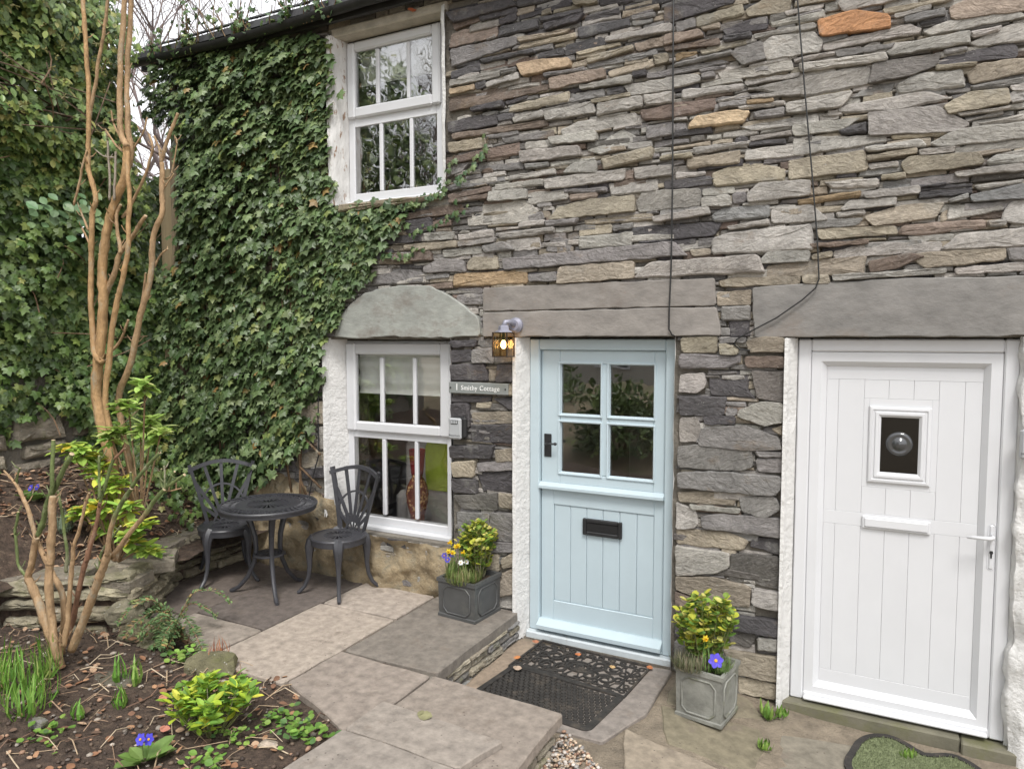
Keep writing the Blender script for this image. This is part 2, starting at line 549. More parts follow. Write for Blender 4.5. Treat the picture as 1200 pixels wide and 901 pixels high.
# facing stones of the cottage wall: tone, outline x z x z ... in millimetres, largest first
STONES = [
 ("g", [-2331,2510,-1161,2556,-1078,2471,-2317,2441]),
 ("t", [-1090,-93,-747,-46,-744,-242,-1087,-297]),
 ("l", [-2618,2848,-2495,2891,-2157,2887,-2065,2811,-2143,2748,-2603,2755]),
 ("l", [-931,2559,-833,2586,-398,2604,-379,2466,-930,2469]),
 ("b", [-2747,3650,-1999,3653,-1992,3579,-2755,3553]),
 ("l", [-1397,2352,-1301,2436,-669,2450,-636,2353,-1385,2349]),
 ("g", [-1116,1151,-917,1182,-518,1183,-516,1117,-553,1074,-1107,1067]),
 ("t", [-4210,1445,-3866,1477,-3878,1301,-4244,1286]),
 ("t", [-1113,507,-879,539,-674,509,-678,399,-835,371,-1112,431]),
 ("g", [-1111,1313,-1001,1334,-684,1329,-676,1236,-733,1205,-1109,1194]),
 ("c", [-2715,2422,-2668,2430,-2157,2425,-2142,2340,-2716,2338]),
 ("g", [-975,1432,-725,1467,-535,1406,-516,1348,-684,1329,-987,1335]),
 ("t", [-1905,2433,-1406,2447,-1405,2352,-1918,2334]),
 ("h", [-788,698,-520,716,-509,523,-681,536,-798,531]),
 ("t", [-1919,2818,-1693,2853,-1409,2852,-1408,2758,-1987,2749]),
 ("d", [-2591,1364,-2201,1386,-2195,1260,-2591,1243]),
 ("l", [-754,3385,-440,3412,-124,3409,-128,3317,-437,3304]),
 ("g", [-1114,106,-830,105,-748,-4,-1112,-68]),
 ("t", [-2712,465,-2364,470,-2364,351,-2726,318]),
 ("l", [-127,3162,186,3154,332,3048,286,3023,-120,3051]),
 ("l", [-1116,702,-801,696,-800,614,-879,567,-1113,517]),
 ("g", [-2692,733,-2436,751,-2449,555,-2693,567]),
 ("l", [-4628,1212,-4370,1239,-4375,1086,-4699,1058]),
 ("g", [-2424,758,-2198,768,-2204,577,-2424,558]),
 ("g", [-966,898,-846,932,-506,938,-510,831,-778,837,-958,836]),
 ("d", [-2536,1029,-2199,1068,-2199,924,-2490,905]),
 ("l", [-4339,1241,-4032,1270,-4036,1121,-4327,1108]),
 ("g", [-4492,1433,-4240,1444,-4276,1279,-4529,1265]),
 ("d", [-1407,2659,-878,2653,-921,2580,-1375,2563]),
 ("g", [-2737,3960,-2230,3955,-2222,3905,-2722,3847]),
 ("l", [-1396,2810,-1354,2870,-1009,2855,-1002,2760,-1377,2750]),
 ("t", [-621,2388,-115,2421,-126,2324,-620,2324]),
 ("t", [-521,2963,-140,2976,-119,2873,-514,2860]),
 ("y", [-938,2937,-840,2971,-712,2977,-535,2922,-544,2860,-926,2861]),
 ("t", [-817,108,-494,120,-503,-19,-735,-22]),
 ("g", [-3453,2430,-3144,2481,-2975,2437,-2984,2378,-3427,2375]),
 ("t", [-1118,806,-804,820,-692,787,-723,728,-1116,712]),
 ("d", [-1117,279,-846,243,-831,119,-1115,135]),
 ("u", [-2736,4069,-2374,4094,-2366,3987,-2745,3980]),
 ("t", [-4266,1628,-4069,1633,-4088,1468,-4333,1463]),
 ("y", [-4236,1030,-3918,1079,-3921,969,-4223,914]),
 ("g", [-2693,551,-2198,562,-2204,508,-2461,478,-2693,479]),
 ("d", [-948,1782,-706,1787,-717,1674,-671,1629,-925,1640]),
 ("h", [-2726,851,-2376,903,-2376,786,-2654,765]),
 ("l", [-2017,3005,-1468,3018,-1473,2955,-2010,2947]),
 ("d", [-2767,4210,-2272,4203,-2223,4150,-2705,4134]),
 ("d", [-2752,1785,-2479,1797,-2443,1682,-2740,1679]),
 ("l", [-670,3621,-625,3651,-405,3635,-361,3581,-375,3530,-655,3533]),
 ("l", [-1903,3311,-1790,3345,-1404,3350,-1403,3281,-1896,3280]),
 ("d", [-1233,3941,-826,3935,-833,3881,-1231,3845]),
 ("o", [-386,3689,-274,3700,-206,3703,-42,3646,-37,3589,-372,3608]),
 ("h", [-696,1787,-495,1788,-497,1614,-659,1634]),
 ("t", [-2578,1452,-2196,1477,-2196,1400,-2566,1374]),
 ("d", [-2764,3476,-2375,3486,-2367,3410,-2756,3402]),
 ("l", [-498,3090,-41,3038,-40,3013,-495,2988]),
 ("d", [-1109,1622,-832,1627,-850,1521,-1107,1511]),
 ("b", [-1119,408,-848,355,-847,257,-1117,293]),
 ("d", [-828,331,-492,337,-490,249,-820,248]),
 ("g", [-2389,1965,-2202,1965,-2202,1812,-2383,1809]),
 ("d", [-2748,1206,-2398,1234,-2421,1143,-2748,1128]),
 ("l", [-273,3220,113,3243,263,3189,16,3162,-276,3191]),
 ("l", [-735,2797,-678,2851,-404,2841,-407,2766,-729,2753]),
 ("l", [-276,2448,-97,2485,231,2470,228,2426,-270,2415]),
 ("l", [-1770,2623,-1419,2630,-1430,2548,-1770,2550]),
 ("l", [-753,1559,-627,1611,-497,1604,-501,1499,-611,1474,-765,1523]),
 ("u", [225,3635,317,3662,543,3644,546,3559,240,3574]),
 ("l", [236,2440,306,2504,587,2519,591,2430,241,2428]),
 ("l", [-2193,3205,-1776,3192,-1762,3137,-2186,3135]),
 ("h", [-112,3419,198,3417,179,3362,68,3329,-128,3321]),
 ("l", [163,2973,279,3026,568,3025,571,2951,206,2956]),
 ("t", [77,2409,173,2419,504,2420,506,2368,166,2340]),
 ("g", [-1113,1879,-759,1876,-759,1839,-836,1802,-1112,1799]),
 ("g", [-2975,2481,-2835,2535,-2636,2512,-2620,2438,-2959,2446]),
 ("t", [-2364,329,-2198,387,-2215,213,-2364,177]),
 ("t", [-129,2624,42,2671,237,2672,201,2599,-82,2575]),
 ("p", [-2215,3768,-2089,3771,-1845,3747,-1838,3698,-2173,3690]),
 ("b", [-2725,3385,-2005,3386,-1998,3354,-2717,3352]),
 ("t", [35,2885,70,2911,374,2900,401,2848,63,2828]),
 ("d", [-2741,1507,-2604,1517,-2593,1352,-2735,1344]),
 ("b", [-3156,2870,-2649,2904,-2642,2850,-3148,2835]),
 ("l", [-1716,3162,-1495,3264,-1366,3178,-1632,3128]),
 ("t", [-1114,1034,-942,1055,-756,1047,-781,989,-1106,975]),
 ("b", [-1225,3379,-929,3365,-924,3309,-1223,3284]),
 ("g", [-3991,1782,-3839,1784,-3857,1639,-4024,1646]),
 ("u", [-1985,3644,-1611,3642,-1605,3589,-1978,3577]),
 ("l", [-3988,1266,-3864,1280,-3868,1098,-4006,1107]),
 ("l", [1,3292,82,3327,289,3320,305,3241,10,3247]),
 ("y", [-2272,3516,-1850,3545,-1850,3485,-2287,3474]),
 ("s", [-934,2693,-879,2733,-618,2733,-617,2663,-922,2658]),
 ("s", [-2783,3041,-2324,3093,-2316,3035,-2759,3006]),
 ("g", [-4441,974,-4267,999,-4254,907,-4541,866]),
 ("l", [-1578,2938,-1265,2937,-1264,2868,-1559,2865]),
 ("l", [-914,3507,-523,3514,-509,3457,-886,3454]),
 ("g", [-743,1038,-553,1067,-514,998,-600,935,-728,961]),
 ("b", [-2442,3259,-2208,3269,-2201,3193,-2532,3186]),
 ("p", [-1077,3235,-1036,3275,-804,3278,-734,3260,-768,3207,-1081,3213]),
 ("y", [-728,-41,-502,-46,-500,-128,-726,-139]),
 ("g", [-4030,1630,-3863,1628,-3895,1503,-4063,1515]),
 ("y", [-1624,3091,-1292,3129,-1297,3066,-1605,3030]),
 ("l", [-1654,3438,-1369,3442,-1362,3379,-1654,3362]),
 ("l", [-2019,3436,-1686,3455,-1667,3387,-2005,3386]),
 ("l", [-602,2700,-400,2710,-310,2624,-600,2626]),
 ("y", [220,3149,327,3203,484,3195,496,3124,242,3111]),
 ("t", [-888,2308,-806,2329,-445,2318,-449,2278,-876,2279]),
 ("t", [-2605,2491,-2566,2535,-2376,2532,-2361,2447,-2597,2451]),
 ("y", [-2736,1087,-2547,1119,-2559,1000,-2725,992]),
 ("t", [-1107,1978,-892,1985,-892,1891,-1099,1893]),
 ("d", [-1793,3927,-1459,3920,-1453,3873,-1786,3861]),
 ("t", [-1086,3037,-788,3052,-787,2982,-1085,2981]),
 ("d", [-3123,2819,-2906,2831,-2898,2742,-3115,2736]),
 ("l", [-538,3275,-203,3291,-262,3218,-532,3224]),
 ("d", [-2365,1794,-2202,1796,-2207,1683,-2371,1679]),
 ("g", [-2531,1098,-2199,1137,-2199,1078,-2513,1045]),
 ("d", [-3368,2718,-2998,2722,-2990,2673,-3360,2668]),
 ("t", [-723,1959,-623,1985,-482,1976,-492,1901,-709,1897]),
 ("l", [-2143,2930,-1854,2928,-1853,2873,-2136,2860]),
 ("l", [-750,3043,-438,3048,-432,2985,-755,2994]),
 ("l", [-1479,3517,-1181,3520,-1174,3452,-1436,3458]),
 ("y", [-2757,3330,-2464,3327,-2457,3268,-2749,3270]),
 ("d", [-2737,970,-2548,981,-2536,891,-2726,878]),
 ("l", [-356,3564,52,3588,103,3555,96,3540,-356,3535]),
 ("u", [33,2527,54,2566,411,2569,424,2535,170,2511]),
 ("d", [192,3379,246,3408,511,3410,517,3344,193,3362]),
 ("d", [-2345,4039,-2076,4036,-2069,3980,-2359,3973]),
 ("l", [-473,3476,-59,3466,-43,3427,-464,3433]),
 ("y", [317,3300,368,3337,555,3328,557,3268,332,3248]),
 ("y", [-767,3828,-663,3867,-523,3854,-537,3773,-754,3793]),
 ("l", [-51,3465,70,3494,316,3499,318,3445,-29,3445]),
 ("g", [-4171,1768,-4036,1774,-4053,1656,-4204,1652]),
 ("b", [-3246,2577,-2908,2594,-2900,2532,-3238,2541]),
 ("l", [-1107,1492,-1004,1502,-982,1418,-1001,1355,-1105,1348]),
 ("t", [-366,2569,18,2565,28,2527,-345,2520]),
 ("d", [-4177,909,-3921,953,-3923,878,-4148,851]),
 ("l", [-2427,2962,-2150,2956,-2143,2899,-2435,2905]),
 ("t", [-1745,2731,-1298,2738,-1292,2697,-1731,2699]),
 ("l", [-1120,967,-1008,937,-986,862,-1006,832,-1118,811]),
 ("l", [-2302,2631,-2058,2635,-2044,2565,-2258,2565]),
 ("g", [-2564,1891,-2401,1908,-2395,1809,-2564,1803]),
 ("l", [-1984,3267,-1666,3275,-1659,3214,-1963,3228]),
 ("t", [-3057,2650,-2698,2655,-2690,2615,-3049,2604]),
 ("l", [-661,505,-502,504,-500,403,-665,415]),
 ("t", [-1046,3845,-790,3863,-780,3809,-1045,3782]),
 ("t", [-2358,904,-2199,905,-2199,806,-2354,809]),
 ("l", [-499,3153,-163,3149,-255,3100,-498,3097]),
 ("l", [121,3536,213,3568,515,3558,547,3529,146,3518]),
 ("l", [-1104,1751,-968,1768,-953,1693,-1006,1651,-1109,1654]),
 ("t", [-899,2244,-707,2253,-711,2169,-893,2169]),
 ("d", [-1872,3835,-1626,3843,-1606,3793,-1878,3771]),
 ("d", [-2208,4098,-1873,4120,-1834,4076,-2201,4060]),
 ("l", [-2738,3752,-2345,3752,-2352,3716,-2739,3714]),
 ("b", [-1380,3358,-1173,3368,-1172,3284,-1361,3298]),
 ("l", [318,3445,479,3505,548,3503,552,3417,352,3424]),
 ("t", [-2387,1201,-2210,1224,-2210,1140,-2376,1122]),
 ("l", [-1594,3825,-1191,3834,-1185,3788,-1600,3803]),
 ("l", [-785,3183,-378,3197,-373,3150,-715,3157]),
 ("g", [-2540,3148,-2186,3141,-2172,3096,-2525,3114]),
 ("l", [-2810,2588,-2504,2604,-2489,2558,-2802,2547]),
 ("b", [-2766,3225,-2464,3249,-2449,3202,-2766,3185]),
 ("l", [-653,2422,-617,2463,-394,2457,-403,2404,-653,2405]),
 ("b", [-2470,3811,-2082,3806,-2075,3775,-2470,3773]),
 ("l", [-2390,3010,-2031,3013,-2024,2975,-2390,2974]),
 ("g", [-845,3600,-674,3630,-655,3537,-774,3523]),
 ("l", [-2361,2680,-1947,2696,-1940,2665,-2346,2647]),
 ("l", [-292,3765,-156,3777,55,3724,-260,3713]),
 ("l", [-1122,3441,-772,3418,-776,3392,-1126,3392]),
 ("d", [-2751,1884,-2576,1896,-2570,1822,-2739,1807]),
 ("l", [-1405,3009,-1172,3005,-1171,2950,-1398,2952]),
 ("g", [-2700,2274,-2490,2275,-2490,2209,-2685,2213]),
 ("t", [-732,-155,-576,-159,-587,-232,-730,-253]),
 ("g", [-2331,3310,-1964,3319,-1957,3276,-2316,3283]),
 ("l", [-2364,164,-2209,201,-2209,107,-2365,96]),
 ("b", [-733,1866,-509,1869,-508,1811,-720,1809]),
 ("l", [-1881,3035,-1815,3088,-1658,3089,-1657,3014]),
 ("b", [-104,2383,85,2419,156,2400,34,2346,-93,2331]),
 ("g", [-2009,2551,-1961,2635,-1825,2602,-1838,2535]),
 ("g", [-1727,3691,-1283,3700,-1276,3671,-1714,3665]),
 ("l", [-277,2318,253,2332,253,2312,-271,2292]),
 ("d", [-673,810,-503,818,-508,731,-679,755]),
 ("g", [-871,2158,-710,2163,-709,2086,-865,2082]),
 ("d", [-1224,2916,-949,2922,-943,2877,-1217,2873]),
 ("d", [-2395,1560,-2190,1576,-2190,1488,-2277,1489]),
 ("d", [-892,3744,-728,3773,-652,3767,-651,3707,-874,3715]),
 ("d", [-2738,3811,-2508,3836,-2493,3783,-2738,3765]),
 ("l", [259,2648,480,2652,493,2615,257,2583]),
 ("l", [-2690,2695,-2413,2716,-2406,2670,-2682,2657]),
 ("g", [-1336,3261,-1171,3261,-1170,3194,-1330,3185]),
 ("l", [-1227,3531,-1031,3517,-1012,3478,-1226,3457]),
 ("y", [-2201,3901,-1806,3900,-1806,3870,-2222,3874]),
 ("d", [-2741,1562,-2419,1574,-2431,1538,-2741,1525]),
 ("l", [-2964,2719,-2713,2716,-2722,2670,-2956,2671]),
 ("s", [349,2693,579,2729,582,2659,358,2664]),
 ("l", [-1286,2708,-957,2745,-945,2705,-1280,2682]),
 ("g", [-4407,1055,-4112,1092,-4128,1057,-4377,1010]),
 ("g", [-2489,2603,-2309,2625,-2243,2570,-2466,2556]),
 ("g", [-658,1275,-508,1289,-506,1211,-643,1206]),
 ("y", [-1586,3621,-1306,3654,-1293,3612,-1573,3590]),
 ("l", [-1351,3440,-1174,3436,-1173,3374,-1344,3382]),
 ("y", [-1771,2678,-1557,2687,-1557,2639,-1770,2629]),
 ("d", [-2027,3990,-1748,4006,-1794,3962,-2007,3950]),
 ("h", [-793,232,-635,228,-673,151,-778,158]),
 ("l", [274,2936,563,2948,573,2905,279,2911]),
 ("d", [-829,2073,-717,2077,-710,1989,-819,1983]),
 ("l", [295,2330,594,2350,595,2312,304,2302]),
 ("l", [-1771,3562,-1431,3572,-1430,3532,-1765,3544]),
 ("u", [-1230,3768,-1026,3766,-1003,3730,-1230,3714]),
 ("l", [-243,2674,-206,2712,18,2715,15,2678,-234,2668]),
 ("y", [-2340,443,-2207,497,-2215,405,-2328,378]),
 ("d", [-1742,3987,-1515,3999,-1515,3954,-1755,3949]),
 ("s", [-43,2799,228,2809,221,2773,-42,2763]),
 ("g", [-2758,3184,-2594,3180,-2648,3127,-2774,3100]),
 ("l", [-629,222,-490,229,-495,160,-621,148]),
 ("l", [-2280,3057,-1949,3072,-1942,3041,-2287,3032]),
 ("d", [-1497,4001,-1194,3994,-1193,3967,-1490,3966]),
 ("g", [-1227,3567,-906,3576,-853,3554,-1208,3537]),
 ("g", [-1830,3518,-1617,3521,-1610,3479,-1830,3476]),
 ("d", [-1653,4080,-1430,4050,-1430,4021,-1646,4026]),
 ("u", [-1415,3758,-1225,3768,-1190,3722,-1402,3716]),
 ("g", [-2128,2393,-1932,2404,-1918,2353,-2121,2354]),
 ("b", [-2759,2973,-2427,3001,-2427,2975,-2744,2945]),
 ("l", [490,2591,520,2650,582,2654,587,2537,487,2559]),
 ("g", [-416,2593,-338,2630,-138,2617,-165,2586,-406,2587]),
 ("l", [-329,2826,-71,2821,-65,2781,-294,2792]),
 ("b", [-1229,3704,-917,3697,-908,3664,-1220,3680]),
 ("l", [-635,3738,-361,3746,-352,3707,-626,3713]),
 ("l", [-1053,3095,-725,3099,-735,3079,-1041,3060]),
 ("l", [-992,2798,-837,2801,-825,2745,-991,2748]),
 ("c", [-464,2740,-152,2763,-156,2733,-459,2716]),
 ("d", [-2507,4133,-2230,4145,-2223,4113,-2492,4105]),
 ("d", [-3405,2613,-3254,2626,-3255,2563,-3397,2563]),
 ("d", [-2745,1954,-2533,1958,-2539,1920,-2726,1911]),
 ("t", [-2215,3940,-1846,3931,-1872,3912,-2201,3913]),
 ("l", [-133,2752,122,2763,124,2728,-127,2724]),
 ("d", [-2493,3846,-2103,3846,-2089,3826,-2478,3825]),
 ("d", [-2062,4039,-1755,4037,-1768,4010,-2048,4012]),
 ("l", [-2448,3687,-2208,3717,-2201,3679,-2441,3661]),
 ("y", [-1721,3725,-1427,3749,-1427,3726,-1720,3696]),
 ("l", [-2674,2641,-2383,2656,-2391,2630,-2667,2614]),
 ("d", [-2230,4188,-1980,4154,-2008,4136,-2215,4143]),
 ("g", [-209,3260,-142,3307,-10,3306,-27,3260]),
 ("g", [-2732,2295,-2684,2321,-2497,2317,-2490,2288,-2724,2284]),
 ("d", [-963,1505,-781,1514,-784,1473,-956,1464]),
 ("b", [-2752,2939,-2442,2951,-2443,2925,-2744,2918]),
 ("l", [-1136,2537,-937,2559,-936,2514,-1112,2507]),
 ("d", [-2569,3539,-2330,3556,-2323,3517,-2562,3519]),
 ("b", [-2720,4137,-2514,4141,-2507,4114,-2705,4095]),
 ("l", [-2251,3432,-2033,3451,-2026,3413,-2244,3406]),
 ("g", [-1880,2931,-1592,2919,-1592,2892,-1874,2909]),
 ("t", [-2277,1668,-2194,1673,-2196,1586,-2277,1588]),
 ("t", [-3278,2796,-3166,2795,-3167,2733,-3270,2732]),
 ("g", [-2010,2738,-1773,2739,-1799,2710,-2002,2706]),
 ("l", [-2165,3264,-2018,3259,-2004,3214,-2158,3220]),
 ("l", [-1036,966,-741,971,-747,949,-1022,942]),
 ("g", [-293,3515,-17,3506,-30,3485,-285,3487]),
 ("l", [-135,2984,119,2996,146,2961,-125,2970]),
 ("p", [-2747,3695,-2546,3696,-2546,3664,-2739,3662]),
 ("d", [-2061,3815,-1892,3821,-1885,3778,-2061,3784]),
 ("l", [-1983,3113,-1671,3114,-1671,3102,-1976,3084]),
 ("l", [-718,3681,-407,3685,-398,3663,-713,3663]),
 ("l", [279,2811,560,2823,569,2795,287,2795]),
 ("t", [-72,3688,250,3687,210,3669,-64,3664]),
 ("t", [-2443,1787,-2383,1791,-2383,1680,-2431,1677]),
 ("u", [-1840,2891,-1656,2898,-1656,2866,-1833,2859]),
 ("l", [-992,2848,-816,2846,-810,2815,-992,2815]),
 ("l", [416,2858,456,2883,574,2868,575,2836,421,2840]),
 ("g", [-708,3247,-549,3255,-553,3213,-699,3216]),
 ("g", [-1161,3827,-1055,3838,-1049,3788,-1155,3777]),
 ("g", [-2456,3345,-2215,3346,-2215,3321,-2449,3325]),
 ("y", [-878,1942,-773,1932,-772,1885,-870,1884]),
 ("l", [-764,3430,-472,3430,-480,3414,-755,3409]),
 ("t", [-124,2938,103,2956,104,2931,-119,2917]),
 ("d", [-3195,2511,-2991,2502,-3000,2475,-3178,2483]),
 ("t", [-430,2320,-302,2321,-291,2278,-424,2283]),
 ("g", [-2515,1965,-2406,1965,-2407,1918,-2509,1916]),
 ("g", [27,3624,204,3635,209,3604,31,3600]),
 ("g", [-1162,3597,-841,3613,-836,3599,-1171,3581]),
 ("g", [-2959,2425,-2763,2424,-2763,2404,-2951,2395]),
 ("y", [-1020,3649,-768,3658,-764,3642,-1006,3627]),
 ("g", [332,3232,552,3243,553,3213,340,3218]),
 ("d", [-2359,4085,-2230,4103,-2223,4064,-2345,4051]),
 ("l", [-1154,2965,-983,2953,-983,2937,-1154,2926]),
 ("l", [-844,2620,-621,2647,-616,2620,-833,2606]),
 ("d", [-2367,3466,-2251,3463,-2251,3425,-2360,3421]),
 ("g", [-665,1324,-515,1328,-508,1296,-645,1292]),
 ("l", [-2200,2739,-2016,2745,-2016,2720,-2200,2714]),
 ("g", [512,2425,591,2420,593,2354,530,2362]),
 ("l", [82,2507,281,2506,281,2481,92,2486]),
 ("d", [-891,3701,-735,3697,-734,3667,-882,3673]),
 ("g", [-2136,2779,-2038,2802,-2023,2751,-2129,2747]),
 ("b", [-394,2492,-107,2501,-111,2485,-383,2477]),
 ("g", [-1496,3956,-1310,3957,-1309,3935,-1484,3930]),
 ("t", [-498,3815,-301,3807,-300,3787,-505,3792]),
 ("g", [-1340,3569,-1176,3564,-1175,3536,-1334,3543]),
 ("y", [-14,3039,238,3029,238,3012,-5,3021]),
 ("g", [-2020,3674,-1740,3670,-1740,3656,-2013,3657]),
 ("g", [-821,2810,-746,2809,-745,2755,-820,2750]),
 ("d", [-264,3091,-134,3120,-133,3069,-254,3075]),
 ("g", [-906,3328,-753,3328,-757,3298,-901,3301]),
 ("g", [-819,1604,-760,1579,-778,1525,-837,1522]),
 ("t", [-1821,4097,-1666,4076,-1666,4053,-1807,4065]),
 ("g", [-2158,3119,-1990,3114,-1990,3095,-2151,3090]),
 ("y", [-1799,3774,-1513,3781,-1507,3769,-1779,3759]),
 ("y", [-1693,3462,-1442,3471,-1442,3453,-1686,3449]),
 ("l", [-796,3295,-550,3289,-546,3272,-787,3280]),
 ("d", [-1591,3517,-1492,3519,-1479,3482,-1585,3481]),
 ("t", [-1294,3663,-1212,3660,-1206,3619,-1282,3610]),
 ("y", [-1243,3066,-1064,3068,-1058,3045,-1249,3049]),
 ("l", [-727,3341,-470,3332,-469,3315,-719,3329]),
 ("g", [-1441,3927,-1297,3921,-1297,3899,-1435,3898]),
 ("g", [-872,1976,-729,1976,-735,1952,-871,1949]),
 ("t", [-1060,2499,-942,2498,-941,2470,-1043,2464]),
 ("y", [-2535,1523,-2419,1533,-2431,1498,-2541,1496]),
 ("l", [-920,3348,-745,3370,-736,3338,-911,3342]),
 ("g", [-1544,2674,-1419,2683,-1425,2654,-1538,2646]),
 ("l", [117,2940,270,2941,267,2918,122,2918]),
 ("l", [379,3049,559,3066,566,3039,386,3041]),
 ("l", [-557,3773,-362,3775,-369,3760,-545,3754]),
 ("u", [-1472,3004,-1417,3010,-1416,2952,-1472,2951]),
 ("d", [-2538,3701,-2456,3707,-2456,3669,-2531,3662]),
 ("g", [-2338,3751,-2222,3751,-2229,3721,-2330,3725]),
 ("l", [-502,3511,-301,3517,-297,3504,-498,3495]),
 ("c", [-1163,3652,-1042,3644,-1047,3631,-1157,3615]),
 ("y", [-574,1456,-494,1480,-499,1421,-548,1431]),
 ("l", [368,2739,563,2749,560,2735,381,2724]),
 ("l", [-267,2655,-130,2660,-130,2640,-261,2634]),
 ("l", [-114,2896,17,2897,22,2877,-109,2874]),
 ("d", [-2309,3552,-2144,3565,-2158,3549,-2301,3533]),
 ("l", [-363,3191,-280,3189,-272,3162,-362,3157]),
 ("d", [95,3591,212,3599,217,3571,106,3574]),
 ("g", [-1477,3279,-1331,3277,-1336,3255,-1470,3264]),
 ("l", [-17,3649,142,3664,142,3648,-13,3634]),
 ("l", [498,3173,555,3168,556,3130,499,3128]),
 ("l", [323,3497,447,3502,441,3486,331,3473]),
 ("g", [-1434,3892,-1309,3884,-1314,3869,-1422,3867]),
 ("t", [-382,2433,-285,2449,-285,2423,-382,2412]),
 ("d", [-1425,3588,-1341,3586,-1340,3558,-1412,3558]),
 ("d", [127,2710,352,2718,352,2708,127,2701]),
 ("t", [179,3354,349,3341,345,3334,180,3336]),
 ("g", [-1022,3538,-875,3540,-879,3527,-1013,3523]),
 ("g", [-2073,2855,-1975,2853,-1975,2835,-2066,2832]),
 ("d", [126,2728,352,2734,352,2726,126,2719]),
 ("t", [-1013,3776,-915,3784,-910,3757,-1008,3764]),
 ("c", [-748,3318,-609,3311,-608,3298,-744,3303]),
 ("d", [-2578,3165,-2525,3172,-2533,3128,-2579,3132]),
 ("y", [-53,2830,54,2834,55,2814,-52,2815]),
 ("d", [126,2746,351,2751,351,2743,126,2738]),
 ("g", [-1008,3509,-936,3510,-936,3484,-1003,3486]),
 ("l", [283,3105,500,3109,494,3102,290,3096]),
 ("l", [427,2558,499,2562,500,2539,432,2536]),
 ("g", [211,3430,306,3428,309,3416,219,3409]),
 ("g", [211,3240,333,3225,326,3214,239,3220]),
 ("l", [318,3073,468,3094,469,3083,322,3065]),
 ("l", [496,3203,553,3209,554,3175,510,3182]),
 ("l", [479,2888,565,2897,566,2878,483,2880]),
 ("t", [222,2607,251,2634,248,2581,228,2573]),
 ("g", [-798,3631,-696,3644,-700,3635,-789,3618]),
 ("g", [258,2677,336,2702,337,2685,262,2670]),
 ("d", [125,2763,238,2766,238,2761,127,2755]),
]

# ------------------------------------------------------------------ ground sheets of the setting
def sheet(name, x0, x1, y0, y1, fn, m, nx, ny, kind='structure'):
    vs, fs = [], []
    for j in range(ny + 1):
        for i in range(nx + 1):
            x = x0 + (x1 - x0) * i / nx
            y = y0 + (y1 - y0) * j / ny
            vs.append((x, y, fn(x, y)))
    for j in range(ny):
        for i in range(nx):
            a = j * (nx + 1) + i
            fs.append((a, a + 1, a + nx + 2, a + nx + 1))
    o = mesh_obj(name, vs, fs, None, m, smooth=True)
    o['kind'] = kind
    return o


def sstep(a, b, x):
    t = max(0.0, min(1.0, (x - a) / (b - a)))
    return t * t * (3 - 2 * t)


def bed_h(x, y):
    h = 0.062 + 0.11 * sstep(-3.0, -4.6, x) * sstep(-1.42, -1.72, y + .25 * max(0, -3.9 - x)) + 0.03 * sstep(-1.9, -2.8, y)
    h += 0.022 * fbm(x * 3.1, y * 3.1, 1.7) + 0.012 * fbm(x * 11, y * 11, 4.2)
    if x > -2.35:
        h -= 0.09 * sstep(-2.35, -2.15, x)
    return h


def terrace_h(x, y):
    z = 0.36 + 0.56 * sstep(-4.75, -5.95, x)
    return z + 0.03 * fbm(x * 2.6, y * 2.6, 9.1) + 0.012 * fbm(x * 9, y * 9, 2.2)


def landing_h(x, y):
    return -0.105 - 0.092 * sstep(-1.25, 0.0, x) + 0.006 * fbm(x * 6, y * 6, 3.3)


sheet('ground', -60, 60, -70, 50, lambda x, y: -0.45, M['ground'], 8, 8)
sheet('path', -2.25, 3.0, -3.2, 0.02, landing_h, M['ground'], 60, 40)
sheet('flower_bed', -7.0, -2.02, -5.0, -1.02, bed_h, M['soil'], 120, 100)
sheet('terrace_bed', -6.3, -4.55, -1.62, 0.25, terrace_h, M['soil'], 60, 60)
sheet('terrace_bed', -6.6, -4.9, -4.2, -1.55, terrace_h, M['soil'], 50, 60)

# ------------------------------------------------------------------ the cottage
cottage = thing('stone_cottage', 'grey slate stone cottage with ivy, pale blue stable door and white door', 'cottage', (0, 0, 0))
TONE = dict(d=(0.090, 0.084, 0.086), g=(0.225, 0.213, 0.203), l=(0.365, 0.342, 0.310), b=(0.180, 0.138, 0.112), u=(0.275, 0.218, 0.178), t=(0.310, 0.268, 0.208),
            y=(0.375, 0.328, 0.250), p=(0.47, 0.355, 0.235), o=(0.47, 0.245, 0.120), c=(0.31, 0.225, 0.135), s=(0.225, 0.222, 0.218), h=(0.155, 0.142, 0.128))


def ccw(p):
    return sum(p[i][0] * p[(i + 1) % len(p)][1] - p[(i + 1) % len(p)][0] * p[i][1] for i in range(len(p))) > 0


def tone(k, amt=0.14):
    a = 1 + RN.uniform(-amt, amt)
    return tuple(max(0.01, c * a * (1 + RN.uniform(-0.015, 0.015))) for c in TONE[k])


